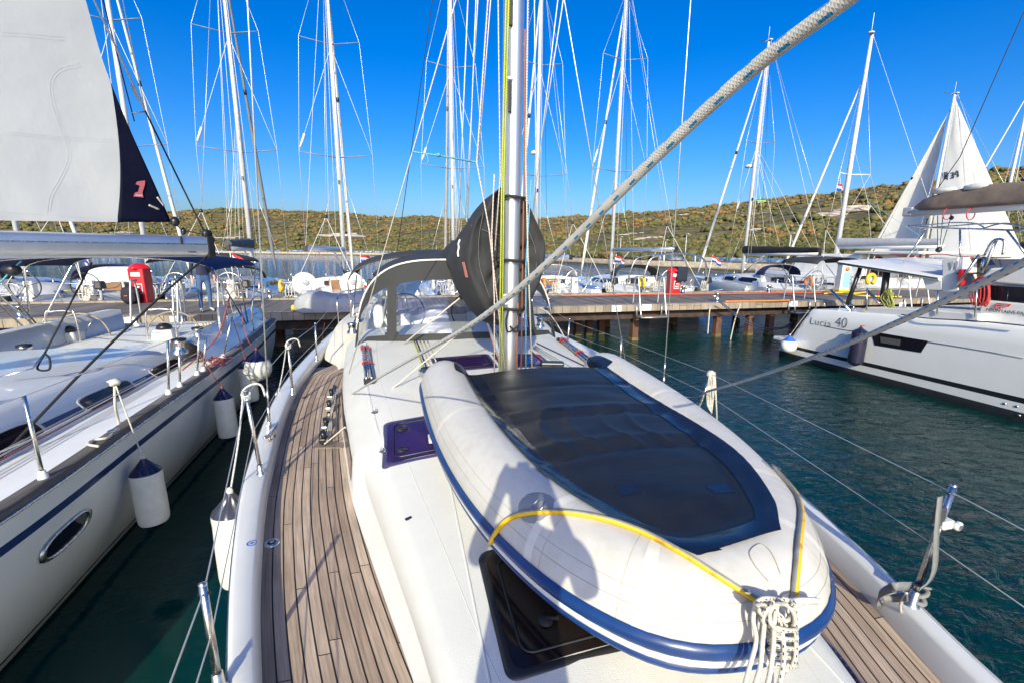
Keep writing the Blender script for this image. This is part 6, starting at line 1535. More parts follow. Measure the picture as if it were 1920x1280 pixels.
for pts in ([(0, 60), (60, 64), (120, 70), (182, 78)], [(0, 66), (60, 70), (120, 76), (184, 83)], [(0, 246), (100, 256), (212, 262)], [(0, 251), (100, 261), (213, 267)],
            [(200, 120), (150, 119), (112, 128), (93, 152), (96, 190), (108, 230), (122, 265), (127, 295), (113, 330), (93, 365), (88, 398)], [(200, 126), (152, 125), (116, 133), (98, 155), (101, 190), (113, 230), (127, 265), (132, 297), (117, 333), (98, 368), (93, 398)],
            [(0, 398), (60, 402), (130, 407), (222, 413)]):
    q = ons(pts, 0.004)
    if len(q) > 2: MB().tube(catmull(q, 4), 0.0006, 5).build('stitching', stitch, sl_)
reinf = mat('grey_webbing_tape', (0.42, 0.40, 0.37), 0.7)
for a, b in (((318, 402), (278, 385)), ((320, 404), (294, 370)), ((322, 405), (306, 358)), ((316, 416), (284, 420)), ((300, 355), (309, 362))):
    q = ons([a, ((a[0]+b[0])/2, (a[1]+b[1])/2), b], 0.012)
    if len(q) > 1: ribbon(q, 0.022, reinf, 'webbing_tape', sl_, tuple(Vector((0, 0, 1))+bd*0.5))
# pale red sailmaker numeral on the dark panel
num = [(253, 346), (256, 341), (271, 339), (271, 346), (266, 362), (268, 371), (249, 369), (252, 362), (258, 360), (261, 349)]
q = ons(num, 0.012)
if len(q) == len(num): MB().poly(q).build('sail_mark', mat('faded_red_print', (0.50, 0.12, 0.14), 0.6), sl_)
q = ons([(253, 365), (266, 366), (266, 368.5), (252, 367.5)], 0.014)
if len(q) == 4: MB().poly(q).build('sail_mark_bar', mat('grey_print', (0.5, 0.45, 0.48), 0.6), sl_)
# clew block, outhaul, topping lift, sheets, reefing lines
lump(tuple(onsail(326, 416)+side_n*0.02), (0.05, 0.05, 0.06), 0.15, 2).build('clew_block', blackp, ly)
lump(tuple(onsail(344, 434)), (0.03, 0.03, 0.045), 0.1, 2).build('outhaul_block', blackp, ly)
MB().tube([onsail(326, 420), onsail(344, 432), onsail(380, 440)], 0.007, 6).build('outhaul', r_pink, ly)
def lline(a, b, r_, m, name, ext=0.5):
    p, q = a, b; return MB().tube([p, q+(q-p)*ext], r_, 6).build(name, m, ly)
tl0 = bE+bd*0.03+Vector((0, 0, 0.13))
p_mid = atD(272, 208, 5.6); lline(tl0, p_mid, 0.010, blackrope, 'topping_lift', 0.0)
lline(p_mid, atD(176, 0, 5.3), 0.012, wirew, 'topping_lift', 1.0); lline(atD(246, 160, 5.55), atD(262, 188, 5.6), 0.02, r_plain, 'splice', 0.0)
lline(atD(273, 212, 5.6), atD(230, 0, 5.4), 0.006, wirew, 'flag_halyard', 0.8); lline(atD(252, 228, 5.6), atD(193, 0, 5.4), 0.007, navyp, 'reef_line', 0.8)
MB().tube([atD(246, 212, 5.55), atD(273, 210, 5.62)], 0.007, 6).build('toggle', steel, ly)
MB().tube(catmull([bE+bd*0.02-Vector((0, 0, 0.12)), atD(330, 530, 5.2), atD(180, 671, 4.3), atD(0, 858, 3.55), atD(-60, 920, 3.3)], 8), 0.012, 8).build('boom_preventer', blackrope, ly)
MB().tube([atD(172, 493, 5.0), atD(85, 660, 4.6)], 0.009, 8).build('kicker_line', blackrope, ly)
MB().tube(catmull([atD(85, 660, 4.6), atD(70, 690, 4.5), atD(92, 692, 4.55), atD(93, 672, 4.58), atD(84, 662, 4.6)], 6), 0.010, 7).build('kicker_loop', blackrope, ly)
MB().tube([atD(85, 660, 4.6), atD(62, 690, 4.45), atD(0, 706, 4.3)], 0.009, 7).build('kicker_tail', steel, ly)
lump(tuple(atD(22, 507, 5.2)), (0.10, 0.05, 0.07), 0.05, 2).build('sheet_block', blackp, ly)
MB().tube(catmull([atD(40, 490, 5.2), atD(22, 507, 5.2), atD(0, 530, 5.15), atD(-40, 560, 5.1)], 5), 0.010, 7).build('sheet_tackle', r_turq, ly)
for k in range(2): MB().tube([atD(-20, 500+40*k, 5.6), atD(68, 607+6*k, 8.2)], 0.014, 8).build('frame_strut', steel, ly)
# jib sheets and stays hanging on this yacht, furled headsail leech pole
# fenders hung along its side
def lfender(px, py, r_, L_, lab, rope, ball=False, dx=0.14, rm=r_plain):
    x = LC+LR(6)+dx; p = onX(px, py, x); return fender(p, r_, L_, navyp, lab, [Vector(q) for q in rope(p)], rm, ball=ball, grp='fenders on the left yacht', tilt=(0.03, -0.02) if not ball else (0, 0))
lfender(268, 858, 0.125, 0.46, 'large white fender with blue cap below the knotted guard wire', lambda p: [kz, kz.lerp(p, 0.5)])
lfender(416, 727, 0.12, 0.50, 'white fender with blue cap hung beside the twin stanchions', lambda p: [tops[2][1], (p+tops[2][1])/2], rm=r_pink)
lfender(460, 672, 0.12, 0.50, 'white fender with blue cap nearest the left yacht stern', lambda p: [tops[-1][0], (p+tops[-1][0])/2], rm=r_pink)
lfender(480, 656, 0.20, 0.4, 'round white ball fender with blue top at the left yacht stern', lambda p: [tops[-1][0]+Vector((0, 0.4, 0.1)), p.lerp(tops[-1][0], 0.4)], True, 0.30, rm=r_pink)
# ================================================================== the catamaran on the right
ct = wthing('catamaran', 'white sailing catamaran named Lucia 40 with brown boom cover on the right', 'catamaran', (13.95, 5.0, 0))
def cX(px, py, X): return onX(px, py, X+0.45)
SHE = smooth_tab([(-2.5, 1.86), (4, 1.78), (5.6, 1.72), (7.6, 1.64), (9.9, 1.50)])
def ctop(y): return SHE(y) if y < 9.95 else max(0.42, SHE(9.95)-(y-9.95)*1.6)
PRF = [(1.0, 10.98), (0.965, 10.935), (0.80, 10.93), (0.60, 10.93), (0.43, 10.935), (0.265, 10.95), (0.205, 10.955), (0.15, 10.965), (0.105, 10.97), (0.0, 10.99), (-0.25, 11.2)]
def cside(y, z):
    f = z/SHE(min(y, 9.9)); 
    for (f1, x1), (f0, x0) in zip(PRF, PRF[1:]):
        if f >= f0: return x0+(x1-x0)*(f-f0)/(f1-f0)+bowin(y)
    return PRF[-1][1]+bowin(y)
def bowin(y): return 0.95*max(0, (3.5-y)/6.0)**2
yc_ = [-2.5+0.35*i for i in range(36)]+[9.95]+[10.02+0.08*i for i in range(12)]
def hull(xm, name):   # xm: mirror plane for the inner side
    m_ = MB(); rows = []
    for y in yc_:
        S = SHE(min(y, 9.9)); top = ctop(y); o_ = [(f*S, x) for f, x in PRF]; row = []
        for z, x in o_:
            z2 = min(z, top); row.append((cside(y, z2) if z2 > 0 else x+bowin(y), y, z2))
        inner = [(2*11.75-x, y_, z) for x, y_, z in row[::-1]]
        rows.append(row+inner)
    if xm: rows = [[(2*13.95-x, y, z) for x, y, z in r_] for r_ in rows]
    m_.grid(rows); npf = len(rows[0])-1
    for fi in range(len(m_.f)):
        j = fi % npf; j = j if j < len(PRF) else npf-1-j
        m_.mi[fi] = {5: 1, 8: 2, 9: 2}.get(j, 0)
    # deck / transom steps
    b = len(PRF)
    m_.grid([[r_[0], r_[-1]] for r_ in rows]); m_.poly(rows[-1]); m_.poly(rows[0])
    return m_.build(name, [hullwhite, blackstripe, antifoulb], ct)
hull(False, 'hull'); hull(True, 'hull')
MB().box((13.95, 3.2, 1.15), (5.0, 9.5, 0.7)).build('bridge_deck', gel, ct, bevel=0.05)
def onhull(y, z, off=0.004): return Vector((cside(y, z)-off, y, z))
def hullpx(px, py, off=0.004):
    x = 10.93
    for _ in range(6): p = onX(px, py, x); x = cside(p.y, p.z)
    return Vector((x-off, p.y, p.z))
# hull window: dark wedge with an opening port
def patch_px(pts, m, name, par, off=0.006, n=6):
    rows = []
    (a, b, c, d) = pts   # tl tr br bl
    for j in range(n+1):
        l = (a[0]+(d[0]-a[0])*j/n, a[1]+(d[1]-a[1])*j/n); r_ = (b[0]+(c[0]-b[0])*j/n, b[1]+(c[1]-b[1])*j/n)
        rows.append([hullpx(l[0]+(r_[0]-l[0])*i/n, l[1]+(r_[1]-l[1])*i/n, off) for i in range(n+1)])
    return MB().grid(rows).build(name, m, par)
wn = patch_px([(1633, 621), (1741, 639), (1727, 661), (1640, 647)], glassd, 'hull_window', ct)
patch_px([(1651, 631), (1690, 637), (1688, 648), (1652, 642)], mat('port_glass', (0.10, 0.10, 0.10), 0.15), 'opening_port', wn, 0.012)
kn = [hullpx(a, b, 0.006) for a, b in ((1545, 611), (1580, 618), (1610, 622))]; MB().tube(kn, 0.006, 5).build('styling_line', blackstripe, ct)
kn = [hullpx(a, b, 0.006) for a, b in ((1741, 641), (1800, 650), (1860, 660), (1920, 671))]; MB().tube(kn, 0.008, 5).build('styling_line', mat('grey_line', (0.2, 0.22, 0.25), 0.4), ct)
for px, py in ((1487, 622), (1485, 629), (1883, 756), (1906, 761), (1910, 778)): MB().lathe([(0, 0.01), (0.02, 0.009), (0.026, 0)], 12, axis=(-1, 0, 0), origin=hullpx(px, py, 0)).build('skin_fitting', steel if px > 1800 else blackp, ct)
MB().box(hullpx(1474, 640)+Vector((0.3, 0.25, 0.02)), (0.55, 0.5, 0.10)).build('boarding_platform', gel, ct, bevel=0.02)
rotX = (R(90), 0, R(-90))
p = hullpx(1518, 607, 0.010); text('boat_name', 'Lucia', 0.27, ink, (p.x, p.y, p.z), (R(90), 0, R(-90)), ct, extrude=0.001, sx=1.1, thin=0.006, spacing=1.06)
p = hullpx(1566, 611.5, 0.012); text('boat_name_number', '40', 0.37, ink, (p.x, p.y, p.z), (R(90), 0, R(-90)), ct, extrude=0.001, sx=0.9, thin=0.008)
# cockpit floor, roof, pillars
A_, B_ = cX(1577, 489, 11.1), cX(1768, 518, 11.1)
roof_z = 2.70
rt = MB(); x0, x1 = 11.45, 16.4
def rslab(y, z0, z1): return [(x0, y, z0), (x0-0.04, y, (z0+z1)/2), (x0+0.05, y, z1), (13.95, y, z1+0.10), (x1-0.05, y, z1), (x1+0.04, y, (z0+z1)/2), (x1, y, z0)]
rows = []
for i in range(9):
    f = i/8; y = A_.y+(B_.y-A_.y)*f; zz = A_.z+(B_.z-A_.z)*f; rows.append(rslab(y, zz-0.10, zz))
rt.grid(rows, closed=True); rt.poly(rows[0]); rt.poly(rows[-1]); rt.build('cockpit_roof', gel, ct)
MB().tube([(x0-0.045, A_.y, A_.z-0.05), (x0-0.045, B_.y, B_.z-0.05)], 0.014, 6).build('roof_edge_line', blackp, ct)
for (a, b), w_ in ((((1614, 500), (1586, 578)), 0.05), (((1663, 507), (1655, 570)), 0.075)):
    MB().tube([cX(*a, 11.15), cX(*b, 11.0)], w_, 8).build('roof_pillar', blackp, ct)
for a, b in (((1558, 544), (1596, 584)), ((1626, 545), (1650, 570))): MB().tube([cX(*a, 10.95), cX(*b, 10.85)], 0.05, 8, flat=0.5).build('davit_arm', steel, ct)
for pts in ([(1528, 580), (1530, 566), (1546, 567), (1547, 575)], [(1574, 578), (1576, 573), (1600, 573), (1602, 580)]): MB().tube([cX(a, b, 10.7) for a, b in pts], 0.014, 8).build('stern_rail', steel, ct)
# bulkhead block and cabin
def slab_px(pts, X, depth, m, name, bev=0.02, par=None):
    P_ = [cX(a, b, X) for a, b in pts]; return MB().prism(P_, (depth, 0, 0)).build(name, m, par or ct, bevel=bev)
slab_px([(1726, 514), (1766, 517), (1766, 545), (1736, 544)], 11.05, 1.2, gel, 'helm_seat_back')
slab_px([(1766, 488), (1797, 482), (1796, 548), (1766, 548)], 11.06, 2.4, gel, 'helm_bulkhead')
for px in (1781, 1790): slab_px([(px, 492), (px+7, 490), (px+5, 500), (px+2, 506)], 11.045, 0.02, mat('shaded_recess', (0.45, 0.45, 0.45), 0.5), 'recess_shade_plate', 0)  # flat plates, the shade of the recesses painted in as grey
slab_px([(1796, 484), (1838, 486), (1846, 505), (1838, 520), (1796, 520)], 11.6, 3.0, mat('tinted_screen', (0.05, 0.05, 0.055), 0.2), 'helm_windscreen')
slab_px([(1838, 520), (1856, 503), (1960, 500), (1960, 540), (1852, 531)], 10.95, 4.8, gel, 'cabin_roof', 0.04)
slab_px([(1851, 533), (1960, 541), (1960, 572), (1858, 563)], 10.93, 4.6, glassd, 'cabin_window', 0.01)
slab_px([(1840, 562), (1858, 564), (1960, 573), (1960, 618), (1832, 602)], 10.90, 4.7, gel, 'cabin_side', 0.03)
slab_px([(1622, 576), (1720, 580), (1835, 589), (1833, 603), (1620, 589)], 10.55, 0.9, gel, 'side_coaming', 0.02)
slab_px([(1752, 545), (1838, 545), (1838, 560), (1752, 562)], 11.3, 1.6, vinylw, 'cockpit_lounge', 0.03)
tp = slab_px([(1791, 512), (1840, 511), (1846, 514), (1793, 515)], 10.98, 0.5, woodt, 'helm_table', 0.004)
slab_px([(1805, 483), (1862, 482), (1866, 484.5), (1808, 486)], 11.4, 0.5, woodt, 'roof_slat', 0.004)
slab_px([(1796, 505), (1806, 505), (1803, 536), (1794, 534)], 10.96, 0.12, red_m, 'fire_extinguisher', 0.02)
for a, b in (((1835, 480), (1792, 540)), ((1868, 450), (1842, 512)), ((1845, 482), (1840, 512))): MB().tube([cX(*a, 11.0), cX(*b, 10.96)], 0.028, 8).build('helm_post', steel, ct)
MB().tube(catmull([cX(1845, 480, 10.95), cX(1862, 452, 10.95), cX(1882, 452, 10.95), cX(1880, 478, 10.95)], 6), 0.022, 8).build('helm_hoop', steel, ct)
p = cX(1866, 577, 10.86)
# maker's script and mark on the cabin side
t1 = text('maker_lettering', 'FOUNTAINE PAJOT', 0.085, ink, cX(1848, 583.5, 10.885), (R(88), 0, R(-90)), ct, extrude=0.001, sx=0.95)
q0 = cX(1870, 578, 10.882)
lg = MB()
for k, (dz, L_, sl_k) in enumerate(((0.085, 0.19, 0), (0.045, 0.15, 0.02))): lg.tube([q0+Vector((0, 0.02+sl_k, dz)), q0+Vector((0, -L_, dz+0.01))], 0.008, 6)
lg.tube([q0+Vector((0, 0.02, 0.085)), q0+Vector((0, 0.04, -0.02))], 0.011, 6); lg.tube([q0+Vector((0, -0.05, 0.045)), q0+Vector((0, -0.035, -0.02))], 0.011, 6); lg.tube([q0+Vector((0, -0.19, 0.095)), q0+Vector((0, -0.15, 0.048))], 0.011, 6)
lg.build('maker_mark', inkred, ct)
# bimini hoops over the helm
for (pts, r_) in ([[(1703, 424), (1760, 428), (1830, 430), (1925, 433)], 0.02], [[(1703, 424), (1755, 421), (1790, 418), (1830, 420), (1850, 431)], 0.016], [[(1732, 428), (1790, 424), (1830, 421), (1880, 420), (1930, 428)], 0.016], [[(1840, 430), (1870, 421), (1895, 420), (1930, 430)], 0.016]):
    MB().tube(catmull([cX(a, b, 12.2) for a, b in pts], 6), r_, 8).build('bimini_hoop', steel, ct)
for a, b in (((1738, 430), (1694, 494)), ((1800, 431), (1800, 486)), ((1888, 432), (1925, 480)), ((1843, 500), (1869, 452))): MB().tube([cX(*a, 12.2), cX(*b, 12.0)], 0.02, 8).build('bimini_leg', steel, ct)
# boom with brown sail cover
e0 = cX(1741, 388, 13.95); zb = e0.z-0.16
MB().tube([(13.95, e0.y+0.1, zb), (13.95, 2.6, zb-0.02)], 0.12, 12).build('boom', aluw, ct)
rows = []
for i in range(34):
    t = i/33; y = e0.y+0.02-6.3*t; hh = 0.10+0.36*min(1, t*7)**0.6+0.02*math.sin(t*30); row = []
    for k in range(17):
        a = math.pi*1.5*k/16-math.pi*0.25; f = 0.03*noise.noise(Vector((t*14, k*0.8, 0)))+0.018*math.sin(t*60+k)
        row.append((13.95-0.20*math.cos(a)*(1+f*4)*min(1, 0.35+t*8), y, zb+0.06+hh*max(-0.12, math.sin(a))*(1+f*1.6)))
    rows.append(row)
MB().grid(rows, closed=True).build('sail_cover', brownc, ct)
for t in (0.10, 0.21): lump((13.95, e0.y-6.3*t, zb+0.5), (0.16, 0.3, 0.09), 0.3, 2, int(t*50)).build('sail_fold', sailw, ct)
MB().box((13.95, e0.y+0.14, zb+0.02), (0.22, 0.25, 0.24)).build('boom_end', greyc, ct, bevel=0.03)
for px in (1776, 1820): p = cX(px, 402, 13.36); MB().tube([p+Vector((0.14*math.cos(a), 0, 0.14*math.sin(a))) for a in [2*math.pi*k/14 for k in range(14)]], 0.012, 6, closed=True).build('boom_strap', inkred, ct)
for a, b in (((1758, 405), (1758, 468)), ((1768, 404), (1762, 468)), ((1784, 405), (1764, 468))): MB().tube([cX(*a, 13.95), cX(*b, 13.4)], 0.010, 6).build('mainsheet', mat('dark_green_rope', (0.03, 0.08, 0.06), 0.7), ct)
lump(tuple(cX(1760, 469, 13.4)), (0.07, 0.07, 0.08), 0.1, 2).build('sheet_block', blackp, ct)
lump(tuple(cX(1784, 409, 13.95)), (0.05, 0.05, 0.06), 0.1, 2).build('boom_block', blackp, ct)
MB().tube(catmull([cX(a, b, 12.8) for a, b in ((1672, 478), (1720, 481), (1760, 477), (1800, 481), (1845, 480))], 6), 0.012, 6).build('red_line', r_redd, ct)
MB().tube([cX(1738, 382, 13.95), cX(1800, 295, 13.95), cX(1920, 22, 13.95)], 0.011, 6).build('topping_lift', blackrope, ct)
MB().tube([(13.95, 1.6, 1.9), (13.95, 1.5, 10), (13.95, 1.4, 20)], 0.14, 12).build('mast', aluw, ct)
# stanchions and guard wires
sp = []
for b, t in (((1625, 582), (1626, 540)), ((1828, 595), (1832, 534)), ((1757, 590), (1759, 545))):
    pb = cX(*b, 10.52); pt = cX(*t, 10.50); MB().tube([pb, pt], 0.014, 8).build('stanchion', steel, ct); sp.append(pt)
MB().tube([sp[1], sp[1]+Vector((0, -3, 0.05))], 0.006, 6).build('guard_wire', wire, ct)
for p, s_ in ((hullpx(1676, 584, -0.2), 1), (hullpx(1717, 588, -0.2), 1)): 
    MB().tube(catmull([p+Vector((0, 0.16, 0.05)), p+Vector((0, 0.06, 0.03)), p+Vector((0, -0.06, 0.03)), p+Vector((0, -0.16, 0.05))], 4), 0.022, 8).build('mooring_cleat', blackp, ct)
MB().tube(catmull([cX(1690, 590, 10.5), cX(1740, 597, 10.4), cX(1830, 602, 10.4), cX(1925, 611, 10.4)], 5), 0.012, 6).build('deck_line', r_navy, ct)
# hanging coils on the catamaran: things of their own
def hank(pts_px, X, m, lab, n, r_, spread):
    P_ = [cX(a, b, X) for a, b in pts_px]; top = P_[0]; bot = P_[1]; t_ = wthing('rope_hank', lab, 'rope', tuple(top), 'rope hanks hung on the catamaran')
    for k in range(n):
        o = Vector((-0.02*(k % 3), spread*(k/(n-1)-0.5), 0.0)); w_ = 0.05+0.02*(k % 3); dz = 0.06*((k*7) % 5)/5
        MB().tube(catmull([top+o*0.5, top+o+Vector((0, w_, -0.2)), bot+o+Vector((0, w_*0.8, 0.1+dz)), bot+o+Vector((0, 0, dz)), bot+o+Vector((0, -w_*0.8, 0.1+dz)), top+o+Vector((0, -w_, -0.2))], 5, True), r_, 6, closed=True).build('rope_loop', m, t_)
    for k in range(3): MB().tube([top+Vector((0, 0, -0.08-0.025*k))+Vector((0.05*math.cos(a), (spread*0.5+0.05)*math.sin(a), 0)) for a in [2*math.pi*q/14 for q in range(14)]], r_, 6, closed=True).build('lashing_turn', m, t_)
hank([(1844, 520), (1838, 574)], 10.78, r_redd, 'thick red rope hank hung by the catamaran helm', 9, 0.014, 0.16)
hank([(1668, 543), (1668, 579)], 10.72, r_green, 'olive green rope hank hung on the catamaran rail', 6, 0.012, 0.10)
# fenders of the catamaran
p = hullpx(1492, 629, 0.20); fender(p+Vector((0, 0, 0.02)), 0.21, 0.4, inkblue, 'round white ball fender with bright blue top at the catamaran stern', [hullpx(1518, 582, 0.03), p.lerp(hullpx(1518, 582, 0.06), 0.5)], r_red, body=mat('white_ball', (0.78, 0.78, 0.76), 0.35, var=0.03), grp='fenders on the catamaran', ball=True)
p = hullpx(1626, 612, 0.18); fender(p, 0.165, 0.72, mat('navy_fender_cap', (0.012, 0.014, 0.035), 0.35), 'long dark navy fender hanging beside the catamaran hull window', [cX(1648, 546, 10.6), cX(1634, 600, p.x)], r_redd, body=mat('navy_fender', (0.018, 0.018, 0.045), 0.4, var=0.2), grp='fenders on the catamaran', tilt=(0.02, 0.03))
# ================================================================== boats moored beyond the pier
STERN = 17.95
flagm = None
def flag(parent, p, w_=0.36, h_=0.25, kind='hr', seed=0):
    m = MB(); cols = [mat('flag_red', (0.55, 0.02, 0.03), 0.7), mat('flag_white', (0.75, 0.75, 0.75), 0.7), mat('flag_blue', (0.02, 0.05, 0.35), 0.7)]
    if kind == 'w': cols = [cols[1]]*3
    for s in range(3):
        m.m = s
        rows = []
        for j in range(3):
            rows.append([(p[0]+0.06*math.sin(i*0.9+seed)+0.02*i, p[1]-w_*0.2*i/8, p[2]-h_*(s+j/2)/3-0.55*w_*i/8-0.03*math.sin(i+j*0.5)) for i in range(9)])
        rows = [[(x+w_*0.6*i/8, y, z) for i, (x, y, z) in enumerate(r_)] for r_ in rows]
        m.grid(rows)
    m.m = 0
    o = m.build('flag', cols, parent); md = o.modifiers.new('thick', 'SOLIDIFY'); md.thickness = 0.008; return o
def far_yacht(X, lab, L_=11.8, B_=3.9, mast_h=17.0, spr=((7.35, 1.65), (12.3, 1.3)), boom='bare', cover=None, boom_len=4.4, boom_z=3.0, swing=0.0, hood=None, bimini=None, hardtop=False, arch=False, wheels=2, wheelcol=None, genoa=None, hullm=None, stripe=None, mast_m=None, my=7.0, rake=0.012, lean=0.0, flags=True, wheel_cover=False, seed=0, blockz=4.2, sails=False, nhal=4, fb=1.12, vang=True, mastless=False, stern=STERN, bow_only=False, darkgenoa=False):
    rs = random.Random(seed); hullm = hullm or hullwhite; mast_m = mast_m or aluw
    t_ = thing('sailing_yacht', lab, 'yacht', (X, stern, 0), 0, 'yachts moored beyond the pier')
    HB = smooth_tab([(0, 0.80*B_/2), (0.15, 0.93*B_/2), (0.42, B_/2), (0.7, 0.80*B_/2), (0.9, 0.35*B_/2), (1.0, 0.02)])
    Z = lambda u: fb+0.12*u*u
    rows = []; NS = 22
    for i in range(NS+1):
        u = i/NS; hb_ = HB(u); z = Z(u); o_ = [(hb_, z), (hb_*1.0, z*0.88), (hb_*0.985, z*0.74), (hb_*0.94, z*0.45), (hb_*0.84, 0.10), (hb_*0.8, 0.0), (hb_*0.4, -0.35)]
        rows.append([(-x, u*L_-(0.0 if i else 0.0)+(0.28*(1-zz/z) if i == 0 else 0), zz) for x, zz in o_]+[(x, u*L_+(0.28*(1-zz/z) if i == 0 else 0), zz) for x, zz in o_[::-1]])
    m = MB(); m.grid(rows); m.poly(rows[0])
    for fi in range(len(m.f)-1):
        j = fi % 13; j = j if j < 7 else 12-j; m.mi[fi] = {1: 1, 4: 1, 5: 2}.get(j, 0)
    m.build('hull', [hullm, stripe or hullm, antifoulb], t_)
    m = MB(); m.grid([[(-HB(u), u*L_, Z(u)), (-HB(u)*0.5, u*L_, Z(u)+0.04), (0, u*L_, Z(u)+0.05), (HB(u)*0.5, u*L_, Z(u)+0.04), (HB(u), u*L_, Z(u))] for u in [k/NS for k in range(NS+1)]]); m.build('deck', gel, t_)
    # coachroof
    y0, y1 = 0.34*L_, 0.80*L_; rows = []
    for i in range(16):
        u = i/15; y = y0+(y1-y0)*u; w_ = HB(y/L_)*0.66*(1-0.25*u); zt = Z(y/L_)+0.52*(1-u**2.6)+0.02; zb_ = Z(y/L_)
        rows.append([(-w_, y, zb_), (-w_+0.06, y, zb_+(zt-zb_)*0.55), (-w_+0.20, y, zt-0.03), (-w_*0.5, y, zt+0.05), (0, y, zt+0.08), (w_*0.5, y, zt+0.05), (w_-0.20, y, zt-0.03), (w_-0.06, y, zb_+(zt-zb_)*0.55), (w_, y, zb_)])
    m = MB(); m.grid(rows); m.poly(rows[0]); cr_ = m.build('coachroof', gel, t_)
    for s in (-1, 1):
        for (a, b) in ((0.06, 0.36), (0.42, 0.66)):
            rr = []
            for i in range(7):
                u = a+(b-a)*i/6; y = y0+(y1-y0)*u; w_ = HB(y/L_)*0.66*(1-0.25*u); zb_ = Z(y/L_); zt = zb_+0.52*(1-u**2.6)+0.02; e_ = 0.10*(1 if i in (0, 6) else 0)
                rr.append([(s*(w_-0.0+0.012), y, zb_+(zt-zb_)*(0.22+e_)), (s*(w_-0.06+0.014), y, zb_+(zt-zb_)*(0.55)), (s*(w_-0.11+0.014), y, zb_+(zt-zb_)*(0.72-e_))])
            MB().grid(rr, flip=(s > 0)).build('side_window', glassd, cr_)
    MB().box((0, y0-0.02, Z(.3)+0.12), (0.62, 0.05, 0.72)).build('companionway', woodt if seed % 2 else blackp, t_)
    for k in range(2): MB().box((0, y0+1.2+1.7*k, Z(.5)+0.585-0.05*k), (0.5, 0.5, 0.04)).build('deck_hatch', glassd, t_, bevel=0.01)
    # cockpit
    for s in (-1, 1):
        MB().grid([[(s*(HB(y/L_)-0.12), y, Z(0)), (s*(HB(y/L_)-0.22), y, Z(0)+0.26), (s*(HB(y/L_)-0.55), y, Z(0)+0.27), (s*(HB(y/L_)-0.62), y, Z(0)-0.1)] for y in (0.5, 1.2, 2.4, 3.4, 4.1)], flip=(s > 0)).build('cockpit_coaming', gel, t_)
        MB().box((s*(B_*0.25), 2.3, Z(0)+0.10), (0.55, 3.0, 0.2)).build('cockpit_seat', gel if seed % 3 else vinylw, t_, bevel=0.03)
        MB().lathe([(0.09, 0), (0.08, 0.03), (0.055, 0.06), (0.055, 0.12), (0.08, 0.15), (0.075, 0.17), (0, 0.175)], 14, origin=(s*(HB(.22)-0.38), 2.6, Z(0)+0.27)).build('winch', steel, t_)
    ws = [0] if wheels == 1 else [-0.85, 0.85]
    for x in ws:
        MB().box((x, 1.05, Z(0)+0.35), (0.32, 0.3, 0.75), taper=0.8).build('helm_pedestal', gel, t_, bevel=0.03)
        c = Vector((x, 0.82, Z(0)+0.55)); wr = 0.52 if wheels == 1 else 0.44
        if wheel_cover:
            MB().lathe([(wr, 0.03), (wr*1.02, 0), (wr, -0.03), (wr*0.5, -0.05), (0.05, -0.06), (0, -0.06)], 26, axis=(0, 1, 0), origin=c).build('wheel_cover', vinylw, t_)
            MB().lathe([(0.12, 0), (0.11, -0.03), (0.0, -0.03)], 14, axis=(0, 1, 0), origin=c+Vector((0.08, -0.05, 0.05))).build('cover_patch', greyc, t_)
        else:
            wo = MB().tube([c+Vector((wr*math.cos(a), 0, wr*math.sin(a))) for a in [2*math.pi*k/30 for k in range(30)]], 0.020, 7, closed=True).build('steering_wheel', wheelcol or steel, t_)
            for k in range(5): a = 2*math.pi*k/5+0.3; MB().tube([c, c+Vector((wr*math.cos(a), 0, wr*math.sin(a)))], 0.012, 6).build('spoke', wheelcol or steel, wo)
    cush = (mat('navy_cushion', (0.02, 0.03, 0.12), 0.8), mat('blue_cushion', (0.03, 0.10, 0.28), 0.8), mat('beige_cushion', (0.40, 0.34, 0.26), 0.8), mat('red_cushion', (0.35, 0.03, 0.03), 0.8))[seed % 4]
    for k in range(3): MB().box(((-1)**k*B_*0.25, 1.6+0.8*k, Z(0)+0.25), (0.5, 0.6, 0.1), rot=Matrix.Rotation(0.2*k, 3, 'Z')).build('cushion', cush, t_, bevel=0.03)
    c = Vector((-(HB(.03)-0.02), 0.55, Z(0)+0.48)); MB().tube([c+Vector((0, 0.2*math.sin(a), 0.2*math.cos(a))) for a in [R(-150+300*i/16) for i in range(17)]], 0.07, 8).build('horseshoe_buoy', (yellow, vinylw, orange)[seed % 3], t_)
    c = Vector((HB(.03)-0.05, 0.25, Z(0)+0.62)); ob = MB(); ob.box(c, (0.24, 0.34, 0.26), taper=0.8); MB().tube([c-Vector((0, 0, 0.1)), c-Vector((0, 0.05, 0.75))], 0.045, 8).build('outboard_leg', greyc, ob.build('outboard_motor', blackp, t_, bevel=0.04))
    MB().box((-0.5, y0-0.06, Z(.3)+0.36), (0.2, 0.04, 0.2)).build('instrument_pod', blackp, t_); MB().box((0.55, y0-0.06, Z(.3)+0.36), (0.2, 0.04, 0.2)).build('instrument_pod', blackp, t_)
    for k in range(2): MB().tube(catmull([(0.3-0.7*k, y0+0.1, Z(.3)+0.62), (0.4-0.75*k, y0-0.5, Z(.3)+0.3), (0.2-0.5*k, 2.6, Z(0)+0.3), (0.6-1.2*k, 2.2, Z(0)+0.28)], 5), 0.014, 6).build('cockpit_line', (r_redd, r_cyan, r_lime, r_navy)[(seed+k) % 4], t_)
    # stern rails
    hb0 = HB(0.03)
